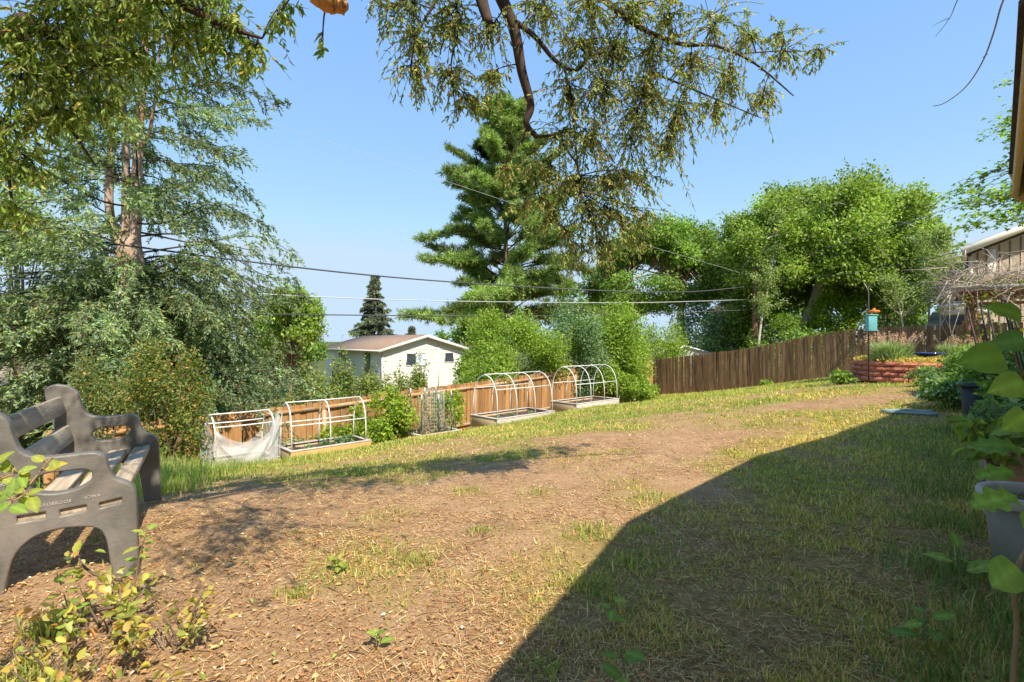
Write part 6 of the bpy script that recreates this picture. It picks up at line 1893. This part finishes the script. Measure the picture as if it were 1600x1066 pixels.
# ------------------------------------------------------------------ overhanging tree: limbs, hanging twigs, narrow leaves
def overhang_tree():
    rng = np.random.default_rng(201)
    base = np.array([-2.9, -1.5, gz1(-2.9, -1.5) - 0.1])
    root = empty("overhanging_tree", base)
    tag(root, "large overhanging tree with narrow olive leaves drooping into the top of the view", "tree")
    W = MB(); LIMBS = []
    def limb(pts, r0, r1, sides=8, keep=True):
        P = catmull([np.array(p, float) for p in pts], 6)
        V, F = tube(P - base, np.linspace(r0, r1, len(P)), sides)
        W.add(V, F)
        if keep: LIMBS.append(P)
        return P
    crotch = np.array([-2.75, -1.2, 2.5])
    limb([base, base + np.array([0.02, 0.1, 1.2]), crotch], 0.24, 0.2, 12, False)
    # leader to the centre
    limb([crotch, (-2.0, 0.4, 3.5), (-1.1, 1.9, 4.1), (-0.45, 3.0, 4.15), wp(752, -85, 3.42)], 0.12, 0.062)
    limb([wp(752, -85, 3.42), wp(776, -20, 3.45), wp(803, 45, 3.5), wp(815, 110, 3.55), wp(829, 165, 3.6), wp(822, 193, 3.62), wp(839, 214, 3.65)], 0.050, 0.017)
    limb([wp(742, -100, 3.4), wp(748, -20, 3.35), wp(764, 37, 3.3)], 0.055, 0.030)                      # sawn stub
    limb([wp(797, 28, 3.48), wp(836, 58, 3.5), wp(868, 95, 3.55), wp(900, 110, 3.6), wp(930, 85, 3.66), wp(985, 96, 3.72)], 0.020, 0.007)
    limb([wp(882, 104, 3.56), wp(893, 165, 3.6), wp(901, 240, 3.65), wp(905, 295, 3.7)], 0.009, 0.004)
    limb([wp(839, 214, 3.65), wp(868, 214, 3.7), wp(888, 238, 3.74), wp(903, 262, 3.78), wp(906, 300, 3.8)], 0.012, 0.004)
    limb([wp(826, 198, 3.62), wp(808, 228, 3.62), wp(786, 256, 3.62)], 0.011, 0.004)
    limb([wp(866, 240, 3.74), wp(836, 270, 3.75), wp(850, 330, 3.8)], 0.008, 0.003)
    limb([wp(880, -60, 3.5), wp(980, 30, 3.6), wp(1060, 68, 3.7), wp(1120, 72, 3.78), wp(1180, 100, 3.85), wp(1240, 150, 3.9)], 0.022, 0.004)
    limb([wp(1010, 110, 3.7), wp(1060, 130, 3.75), wp(1130, 160, 3.8), wp(1190, 185, 3.85)], 0.010, 0.003)
    limb([wp(1150, 85, 3.82), wp(1220, 80, 3.9), wp(1290, 82, 3.95)], 0.006, 0.002)
    limb([(-1.1, 1.9, 4.1), (0.0, 2.8, 4.2), wp(880, -60, 3.5)], 0.05, 0.024)
    limb([wp(752, -85, 3.42), wp(690, -10, 3.4), wp(650, 60, 3.4), wp(640, 130, 3.42)], 0.016, 0.004)
    limb([wp(690, -10, 3.4), wp(720, 30, 3.4), wp(705, 100, 3.4), wp(715, 190, 3.4)], 0.010, 0.003)
    # left limbs
    limb([crotch, (-3.1, 0.4, 3.2), wp(-60, 25, 2.95), wp(40, 35, 3.05), wp(110, 70, 3.15), wp(190, 90, 3.25)], 0.10, 0.018)
    limb([(-3.0, 0.2, 3.15), wp(-60, -60, 2.9), wp(80, -40, 3.0), wp(240, -10, 3.1), wp(350, 40, 3.2), wp(410, 60, 3.25)], 0.07, 0.008)
    limb([wp(40, 35, 3.05), wp(60, 120, 3.1), wp(110, 200, 3.15), wp(150, 260, 3.2)], 0.022, 0.004)
    limb([wp(-60, 25, 2.95), wp(-30, 150, 3.0), wp(10, 260, 3.05), wp(20, 330, 3.1)], 0.02, 0.004)
    # broken limb with orange torn wood
    limb([crotch, (-1.9, 0.9, 3.1), wp(470, -40, 2.62), wp(512, 2, 2.66)], 0.09, 0.052)
    for k, (px, py) in enumerate(((60, -160), (300, -190), (520, -170), (700, -210), (930, -200), (1150, -120))):
        e = wp(px, py, 3.2); limb([(-1.4 + 0.1 * k, 1.4, 4.0), (np.array([-1.4, 1.4, 4.1]) + e) / 2 + np.array([0, 0, 0.3]), e], 0.03, 0.008)
    nodes = np.concatenate(LIMBS)
    # blobs of drooping twigs: (px, py, depth, spread px, twigs)
    CEN = [(640, 75, 3.4, 26, 9), (650, 130, 3.42, 22, 8), (700, 60, 3.4, 28, 10), (705, 135, 3.42, 24, 9), (735, 165, 3.45, 16, 6), (715, 30, 3.4, 26, 8), (765, 60, 3.5, 26, 8), (770, 130, 3.5, 22, 6), (850, 25, 3.5, 32, 12), (920, 30, 3.55, 34, 14),
           (985, 30, 3.6, 34, 13), (1045, 35, 3.65, 30, 11), (1110, 45, 3.75, 32, 10), (1170, 70, 3.85, 28, 9), (1225, 95, 3.9, 22, 6), (1280, 85, 3.95, 14, 4), (905, 90, 3.6, 34, 13), (960, 95, 3.65, 36, 15), (1020, 105, 3.7, 34, 13), (1080, 120, 3.75, 30, 11),
           (1140, 140, 3.8, 26, 9), (1190, 165, 3.85, 20, 7), (890, 160, 3.62, 30, 11), (945, 165, 3.68, 36, 15), (1005, 170, 3.72, 36, 14), (1065, 190, 3.78, 30, 11), (1115, 180, 3.8, 20, 6), (875, 225, 3.72, 26, 9), (925, 235, 3.75, 34, 14), (985, 235, 3.78, 36, 15), (1040, 240, 3.8, 26, 9),
           (860, 290, 3.8, 26, 9), (905, 300, 3.8, 32, 13), (960, 300, 3.82, 34, 13), (1005, 290, 3.82, 26, 8), (870, 345, 3.85, 24, 8), (920, 355, 3.85, 32, 12), (970, 355, 3.88, 28, 10), (1010, 345, 3.9, 18, 5), (900, 395, 3.9, 24, 8), (950, 400, 3.9, 22, 7), (835, 270, 3.75, 20, 5), (820, 330, 3.8, 16, 4), (790, 275, 3.65, 14, 4), (1000, 385, 3.95, 14, 3), (1215, 60, 3.9, 16, 4),
           (640, 20, 3.4, 30, 8), (590, 10, 3.2, 20, 4)]
    LEF = [(20, 90, 2.95, 44, 17), (70, 60, 3.0, 48, 19), (130, 50, 3.05, 48, 19), (190, 45, 3.1, 46, 17), (250, 40, 3.15, 42, 15), (310, 40, 3.2, 38, 12), (365, 50, 3.25, 32, 10), (400, 85, 3.3, 20, 6), (30, 150, 3.0, 46, 17), (90, 140, 3.05, 46, 18), (150, 130, 3.1, 44, 16),
           (205, 110, 3.15, 38, 13), (270, 95, 3.2, 32, 10), (330, 85, 3.25, 26, 8), (385, 105, 3.3, 14, 4), (15, 215, 3.0, 42, 13), (70, 205, 3.05, 40, 13), (120, 195, 3.1, 36, 11), (170, 180, 3.15, 28, 7), (10, 280, 3.05, 30, 9), (50, 265, 3.1, 24, 6), (15, 340, 3.1, 22, 6), (440, 20, 3.2, 22, 6), (505, 85, 2.72, 6, 1), (90, 20, 3.0, 50, 16), (200, 5, 3.1, 50, 14), (320, 0, 3.2, 44, 11), (480, -10, 3.1, 30, 6)]
    OUT = [(60, -130, 2.9, 60, 12), (180, -110, 3.0, 60, 12), (300, -110, 3.0, 60, 12), (420, -100, 3.1, 50, 10), (540, -120, 3.2, 50, 10), (660, -110, 3.3, 60, 11), (760, -130, 3.3, 60, 10), (880, -110, 3.4, 60, 12), (1000, -90, 3.4, 60, 12), (1120, -70, 3.5, 50, 9), (-90, 60, 2.8, 50, 12), (-110, 180, 2.8, 50, 10), (300, -260, 2.6, 70, 12), (560, -280, 2.6, 80, 12), (800, -300, 2.7, 80, 12), (1000, -260, 2.8, 70, 10), (40, -280, 2.5, 70, 12)]
    Lp, La, Ln, Ll, Lw, Lc = [], [], [], [], [], []
    def blob(px, py, d, sp, k, pal, ll):
        c = wp(px, py, d)
        s = sp / 800 * d
        j = nodes[np.argmin(((nodes - (c + np.array([0, 0, 0.12]))) ** 2).sum(1))]
        top = c + np.array([0, 0, s * 0.6])
        pth = bezier(j, (j + top) / 2 + np.array([0, 0, 0.04]) + rng.normal(size=3) * 0.03, top, 6)
        W.tube(pth - base, np.linspace(0.0055, 0.003, 6), 4)
        for q in range(k):
            a = pth[int(rng.integers(3, 6))]
            e = c + rng.normal(size=3) * np.array([s, s * 1.2, s * 0.9]) + np.array([0, 0, -0.02])
            m = (a + e) / 2 + np.array([0, 0, 0.35 * s]) + rng.normal(size=3) * 0.25 * s
            tw = bezier(a, m, e + np.array([0, 0, -0.25 * s]), 6)
            W.tube(tw - base, np.linspace(0.0028, 0.0011, 6), 3)
            n = int(rng.integers(10, 17))
            t = np.sort(rng.uniform(0.18, 1.0, n)) * 5
            i0 = np.minimum(t.astype(int), 4)
            P = tw[i0] + (tw[i0 + 1] - tw[i0]) * (t - i0)[:, None]
            dr = norm(tw[i0 + 1] - tw[i0])
            side = rand_dirs(n, rng)
            Lp.append(P); La.append(norm(dr * 0.6 + side * 0.8 + np.array([0, 0, -0.45]))); Ln.append(rand_dirs(n, rng) + np.array([0, 0, 0.5]))
            Ll.append(ll * rng.uniform(0.6, 1.25, n)); Lw.append(ll * 0.27 * rng.uniform(0.7, 1.3, n)); Lc.append(pick_cols(n, pal, 0.2, rng))
    for b_ in CEN: blob(*b_[:4], int(b_[4] * 4.4), PAL_OLIVE, 0.041)
    for b_ in LEF: blob(*b_[:4], int(b_[4] * 2.0), PAL_OLIVE_L, 0.056)
    for b_ in OUT: blob(*b_, PAL_OLIVE, 0.060)  # crown above the view, added to fill out the tree's shadow
    for x_, y_, z_ in ((-0.6, 1.9, 4.0), (-0.1, 2.1, 4.2), (0.5, 1.8, 4.1), (1.0, 2.2, 4.0), (1.5, 2.3, 4.1), (-1.0, 1.6, 4.2), (-1.5, 2.2, 3.9), (-1.9, 1.9, 4.0), (0.2, 1.5, 4.6), (-2.3, 2.6, 3.9)) + tuple((x0, y0, CAM_Z + 0.666 * y0 + dz0) for x0, y0, dz0 in zip(rng.uniform(-2.9, 0.5, 34), rng.uniform(0.8, 3.0, 34), rng.uniform(0.5, 1.3, 34))):  # more unseen foliage overhead, added to dapple the lawn with shade
        blob(800 + 800 * x_ / y_, 533 - (z_ - CAM_Z) * 800 / y_, y_, 0.24 * 800 / y_, 15, PAL_OLIVE, 0.060)
    # bare twigs at the upper right
    for pts, r0 in (([wp(1600, -60, 3.2), wp(1568, 0, 3.2), wp(1553, 50, 3.2), wp(1536, 95, 3.22), wp(1510, 135, 3.24), wp(1478, 160, 3.25), wp(1458, 166, 3.25)], 0.006),
                    ([wp(1520, -50, 3.2), wp(1496, 0, 3.2), wp(1484, 28, 3.2), wp(1462, 57, 3.2)], 0.004), ([wp(1484, 28, 3.2), wp(1470, 34, 3.2), wp(1457, 41, 3.2)], 0.0025), ([wp(1536, 90, 3.22), wp(1544, 84, 3.22)], 0.003)):
        P = catmull(pts, 5); W.tube(P - base, np.linspace(r0, r0 * 0.35, len(P)), 5)
    limb([(-1.1, 1.9, 4.1), (0.9, 2.6, 4.3), (2.3, 2.9, 4.1), wp(1600, -60, 3.2)], 0.03, 0.007, 6, False)
    limb([(2.3, 2.9, 4.1), wp(1520, -50, 3.2)], 0.01, 0.004, 5, False)
    tr = W.build("trunk", M_BARK_DARK, root, True)
    tw = MB(); a = wp(512, 2, 2.66) - base; e = wp(541, 14, 2.68) - base
    pth = catmull([wp(494, -12, 2.65) - base, a, (a + e) / 2 + np.array([0, 0, 0.004]), e], 4)
    V, F = tube(pth, np.linspace(0.060, 0.034, len(pth)), 9); V = V + rng.normal(size=V.shape) * 0.006
    tw.add(V, F); tw.build("broken_stub", M_TORNWOOD, root)
    V, F, C = leaves6(np.concatenate(Lp) - base, np.concatenate(La), np.concatenate(Ln), np.concatenate(Ll), np.concatenate(Lw), np.concatenate(Lc), 0.2, 0.18)
    mesh_obj("crown", V, F, M_LEAF, root, C)
overhang_tree()

# ------------------------------------------------------------------ lawn, straw and litter
SUB = [(PL[0], PL[1], PL_R + 0.05)]
def keep_off(x, y):
    ok = np.ones(len(x), bool)
    for cx, cy, r in SUB: ok &= (x - cx) ** 2 + (y - cy) ** 2 > r * r
    # stay on the yard side of both fences
    t = LF1 - LF0; ok &= (t[0] * (y - LF0[1]) - t[1] * (x - LF0[0])) < 0
    t = BF1 - BF0; ok &= (t[0] * (y - BF0[1]) - t[1] * (x - BF0[0])) < -0.3
    # beds
    c, s = math.cos(BED_RZ), math.sin(BED_RZ)
    for (ox, oy), L, W in (((-5.09, 8.77), 1.05, .84), ((-4.49, 10.4), 1.78, .86), ((-2.16, 12.15), 1.2, .92), ((-.4, 13.93), 2.36, 1.16), ((2.08, 16.42), 2.36, 1.16)):
        u = (x - ox) * c + (y - oy) * s; v = -(x - ox) * s + (y - oy) * c
        ok &= ~((u > -0.05) & (u < L + 0.05) & (v > -0.04) & (v < W + 0.3))
    return ok

def sample_yard(n, d0, d1, rng, pw=1.0):
    d = np.exp(rng.uniform(math.log(d0), math.log(d1), n))
    x = rng.uniform(-1.25, 1.25, n) * (d + 0.6)
    return x, d

def build_grass():
    rng = np.random.default_rng(301)
    N = 900000
    x, y = sample_yard(N, 1.15, 25.0, rng)
    dens, n2 = grass_density(x, y)
    n3 = NZ1.fbm(x * 8.5 + 3, y * 8.5 + 21, 2)
    p = np.clip((dens - 0.06) * 1.25, 0, 1) * sstep(0.38, 0.60, n2 + 0.33 * (dens - 0.35)) * (0.25 + 0.75 * sstep(0.36, 0.58, n3 + 0.12 * dens))
    ok = (rng.random(N) < p * 0.80) & keep_off(x, y)
    x, y, dens = x[ok], y[ok], dens[ok]
    n = len(x)
    z = gz(x, y)
    far = sstep(3, 14, y)
    h = rng.uniform(0.014, 0.048, n) * (0.75 + 0.5 * dens) * (1 + 0.5 * far)
    w = (0.0022 + 0.0022 * y) * rng.uniform(0.6, 1.2, n)
    az = rng.uniform(0, 2 * math.pi, n)
    lean = rng.uniform(0.3, 1.5, n)
    dirv = np.stack([np.cos(az) * lean, np.sin(az) * lean, np.ones(n)], 1); dirv = norm(dirv)
    sd = np.stack([-np.sin(az), np.cos(az), np.zeros(n)], 1)
    P = np.stack([x, y, z - 0.004], 1)
    tip = P + dirv * (h * 1.25)[:, None] - np.outer(0.12 * h * lean, [0, 0, 1])
    V = np.stack([P - sd * w[:, None] / 2, P + sd * w[:, None] / 2, tip], 1).reshape(-1, 3)
    F = np.arange(n * 3).reshape(n, 3)
    hue = NZ1.fbm(x * 0.9 + 40, y * 0.9 + 11)
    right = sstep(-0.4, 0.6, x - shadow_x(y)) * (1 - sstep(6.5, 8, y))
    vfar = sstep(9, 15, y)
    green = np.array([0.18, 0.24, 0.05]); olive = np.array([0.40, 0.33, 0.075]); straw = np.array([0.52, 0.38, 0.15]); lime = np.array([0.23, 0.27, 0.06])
    pg = np.clip(0.60 - 0.28 * right + (hue - 0.5) * 1.2 - 0.12 * vfar, 0.05, 0.9); ps = np.clip(0.20 + 0.12 * right - (hue - 0.5) * 0.9, 0.05, 0.6)  # straw share raised inside the house shadow, warming the shade by colour
    u = rng.random(n)
    col = np.where((u < pg)[:, None], green, np.where((u < pg + ps)[:, None], straw, olive))
    col = col * (1 - 0.45 * vfar[:, None]) + lime * 0.45 * vfar[:, None]
    col = col * (1 + 0.2 * rng.normal(size=(n, 1))).clip(0.4, 1.7)
    C = np.repeat(np.clip(col * 1.3, 0.01, 0.8), 3, axis=0); C[2::3] *= 1.25
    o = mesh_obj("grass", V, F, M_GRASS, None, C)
    tag(o, "short patchy green and straw coloured lawn grass", "grass", kind="stuff")
    print("grass blades", n)
build_grass()

def build_straw():
    rng = np.random.default_rng(305)
    N = 260000
    x, y = sample_yard(N, 1.15, 11.0, rng)
    n1 = NZ2.fbm(x * 1.6 + 5, y * 1.6 + 9)
    right = sstep(-0.2, 0.8, x - shadow_x(y))
    ok = (rng.random(N) < np.clip(0.17 + 0.38 * right + 1.5 * (n1 - 0.44), 0.04, 0.95)) & keep_off(x, y)
    x, y = x[ok], y[ok]; n = len(x)
    az = rng.uniform(0, 2 * math.pi, n); L = rng.uniform(0.015, 0.08, n); w = (0.0011 + 0.0009 * y) * rng.uniform(0.6, 1.3, n)
    dv = np.stack([np.cos(az), np.sin(az), rng.normal(0, 0.10, n)], 1); sd = np.stack([-np.sin(az), np.cos(az), np.zeros(n)], 1)
    P0 = np.stack([x, y, gz(x, y) + 0.004 + 0.008 * rng.random(n)], 1); P1 = P0 + dv * L[:, None]
    P1[:, 2] = np.maximum(P1[:, 2], gz(P1[:, 0], P1[:, 1]) + 0.002)
    V = np.stack([P0 - sd * w[:, None] / 2, P0 + sd * w[:, None] / 2, P1 + sd * w[:, None] * 0.3, P1 - sd * w[:, None] * 0.3], 1).reshape(-1, 3)
    F = np.arange(n * 4).reshape(n, 4)
    col = pick_cols(n, [(5, (0.45, 0.28, 0.125)), (4, (0.33, 0.18, 0.08)), (2.5, (0.58, 0.43, 0.22)), (2.0, (0.15, 0.08, 0.04)), (0.8, (0.42, 0.20, 0.06))], 0.2, rng)
    o = mesh_obj("dry_straw", V, F, M_LITTER, None, np.repeat(col, 4, axis=0))
    tag(o, "dry straw and dead grass stems lying over the soil", "straw", kind="stuff")
build_straw()

def build_litter():
    rng = np.random.default_rng(307)
    N = 52000
    x, y = sample_yard(N, 1.15, 9.0, rng)
    w = np.exp(-(((x + 2.0) / 1.5) ** 2 + ((y - 2.3) / 1.9) ** 2)) + 0.10 * (x < shadow_x(y) + 1.0) + 0.03
    ok = (rng.random(N) < w) & keep_off(x, y)
    x, y = x[ok], y[ok]; n = len(x)
    az = rng.uniform(0, 2 * math.pi, n)
    A = np.stack([np.cos(az), np.sin(az), rng.normal(0, 0.22, n)], 1)
    Nn = norm(rng.normal(size=(n, 3)) * 0.45 + np.array([0, 0, 1]))
    L = rng.uniform(0.008, 0.026, n) * np.where(rng.random(n) < 0.08, 1.6, 1.0)
    P = np.stack([x, y, gz(x, y) + 0.006 + 0.012 * rng.random(n)], 1)
    col = pick_cols(n, [(4, (0.36, 0.20, 0.085)), (3, (0.46, 0.31, 0.15)), (1.6, (0.42, 0.20, 0.08)), (2, (0.24, 0.13, 0.07)), (0.4, (0.52, 0.40, 0.13)), (0.3, (0.58, 0.50, 0.38)), (0.4, (0.22, 0.28, 0.07))], 0.2, rng)
    V, F, C = leaves6(P, A, Nn, L, L * rng.uniform(0.25, 0.55, n), col, 0.3, 0.1)
    o = mesh_obj("fallen_leaves", V, F, M_LITTER, None, C)
    tag(o, "fallen tan and orange leaves scattered over the soil", "leaf litter", kind="stuff")
    # small twigs and pebbles
    mb = MB()
    for k in range(420):
        d = math.exp(rng.uniform(math.log(1.3), math.log(8))); xx = rng.uniform(-1.05, 0.75) * d
        a = rng.uniform(0, 2 * math.pi); L = rng.uniform(0.05, 0.22); z = gz1(xx, d)
        e = (xx + math.cos(a) * L, d + math.sin(a) * L); m = ((xx + e[0]) / 2 + rng.normal(0, L * .12), (d + e[1]) / 2 + rng.normal(0, L * .12))
        mb.tube([(xx, d, z + 0.006), (m[0], m[1], gz1(*m) + 0.010), (e[0], e[1], gz1(*e) + 0.006)], [0.0026, 0.0022, 0.001], 4)
    o = mb.build("fallen_twigs", M_BROWNSTEM, None)
    tag(o, "thin fallen twigs scattered on the bare soil", "twigs", kind="stuff")
    mb = MB()
    ico = np.array([(0, 0, 1), (.89, 0, .45), (.28, .85, .45), (-.72, .53, .45), (-.72, -.53, .45), (.28, -.85, .45), (0, 0, -.4)])
    fi = [[0, 1, 2], [0, 2, 3], [0, 3, 4], [0, 4, 5], [0, 5, 1], [6, 2, 1], [6, 3, 2], [6, 4, 3], [6, 5, 4], [6, 1, 5]]
    for k in range(380):
        d = math.exp(rng.uniform(math.log(1.3), math.log(8))); xx = rng.uniform(-1.0, 0.9) * d
        r = rng.uniform(0.003, 0.011) * (1.8 if rng.random() < 0.04 else 1)
        P = ico * r * rng.uniform(0.6, 1.3, 3) * np.array([1, 1, 0.7]) + rng.normal(size=ico.shape) * r * 0.15
        c = rng.choice([0.45, 0.32, 0.52, 0.24]); 
        mb.add(P + np.array([xx, d, gz1(xx, d) + r * 0.25]), fi, np.array([c, c * 0.86, c * 0.70]))
    o = mb.build("pebbles", M_LITTER, None)
    tag(o, "small pale pebbles scattered on the bare soil", "pebbles", kind="stuff")
build_litter()

def tall_grass(name, label, spots, n, h, pal, seed):
    rng = np.random.default_rng(seed)
    Vs = []; 
    i = rng.integers(0, len(spots), n); S = np.array(spots)
    x = S[i, 0] + rng.normal(0, 1, n) * S[i, 2]; y = S[i, 1] + rng.normal(0, 1, n) * S[i, 2]
    z = gz(x, y); H = h * rng.uniform(0.45, 1.2, n) * S[i, 3]; az = rng.uniform(0, 2 * math.pi, n); lean = rng.uniform(0.15, 0.9, n)
    d = np.stack([np.cos(az), np.sin(az), np.zeros(n)], 1); sd = np.stack([-np.sin(az), np.cos(az), np.zeros(n)], 1); w = rng.uniform(0.004, 0.008, n)[:, None]
    P = np.stack([x, y, z - 0.01], 1); M = P + d * (H * lean * 0.3)[:, None] + np.outer(H * 0.6, [0, 0, 1]); E = P + d * (H * lean * 0.95)[:, None] + np.outer(H * (1.0 - 0.3 * lean), [0, 0, 1])
    V = np.stack([P - sd * w / 2, P + sd * w / 2, M + sd * w * 0.4, M - sd * w * 0.4, E], 1).reshape(-1, 3)
    k = np.arange(n) * 5
    F = [np.stack([k, k + 1, k + 2, k + 3], 1), np.stack([k + 3, k + 2, k + 4], 1)]
    C = np.repeat(pick_cols(n, pal, rng=rng), 5, axis=0)
    o = mesh_obj(name, V, F, M_GRASS, None, C)
    tag(o, label, "grass", kind="stuff")
TG = [(5, (0.20, 0.28, 0.05)), (3, (0.28, 0.34, 0.08)), (2, (0.42, 0.36, 0.15))]
tall_grass("tall_grass", "tall green grass growing between the bench and the small bed", [(-4.0, 5.6, 0.28, 1.0), (-4.5, 6.3, 0.35, 1.1), (-3.5, 5.1, 0.25, 0.7), (-4.9, 7.2, 0.35, 1.0), (-4.2, 7.0, 0.3, 0.7), (-4.4, 8.0, 0.3, 0.6), (-3.6, 8.6, 0.3, 0.45), (-3.2, 4.6, 0.2, 0.5)], 5200, 0.34, TG, 401)
tall_grass("grass_tufts", "scattered longer grass tufts on the bare soil", [(0.55, 3.35, 0.09, 1.0), (0.85, 3.35, 0.06, 0.7), (0.42, 2.55, 0.07, 0.8), (0.30, 2.7, 0.05, 0.6), (-0.55, 2.9, 0.05, 0.6), (-1.05, 2.5, 0.04, 0.6), (-1.9, 2.1, 0.04, 1.2), (-0.2, 3.4, 0.06, 0.5), (0.2, 4.3, 0.09, 0.6), (-0.4, 4.4, 0.08, 0.6), (1.1, 4.1, 0.08, 0.7), (-1.7, 1.75, 0.05, 1.1), (-1.75, 1.55, 0.05, 1.2), (0.12, 2.0, 0.05, 0.6), (-0.7, 5.2, 0.1, 0.6), (0.65, 2.9, 0.05, 0.7)], 2200, 0.10, [(4, (0.34, 0.33, 0.09)), (3, (0.22, 0.28, 0.06)), (2, (0.48, 0.40, 0.16))], 403)
tall_grass("border_grass", "coarse grass growing round the pots in the house shade", [(2.2, 2.2, 0.16, 1.0), (2.35, 2.75, 0.14, 0.8), (2.0, 1.9, 0.2, 0.9), (2.9, 3.4, 0.18, 0.7), (3.4, 4.1, 0.2, 0.7), (4.4, 5.1, 0.3, 0.8), (5.1, 5.9, 0.2, 1.1), (1.6, 1.75, 0.18, 0.7), (4.0, 4.6, 0.2, 0.7)], 4200, 0.17, [(5, (0.12, 0.19, 0.05)), (3, (0.19, 0.23, 0.07)), (2, (0.36, 0.30, 0.14))], 405)
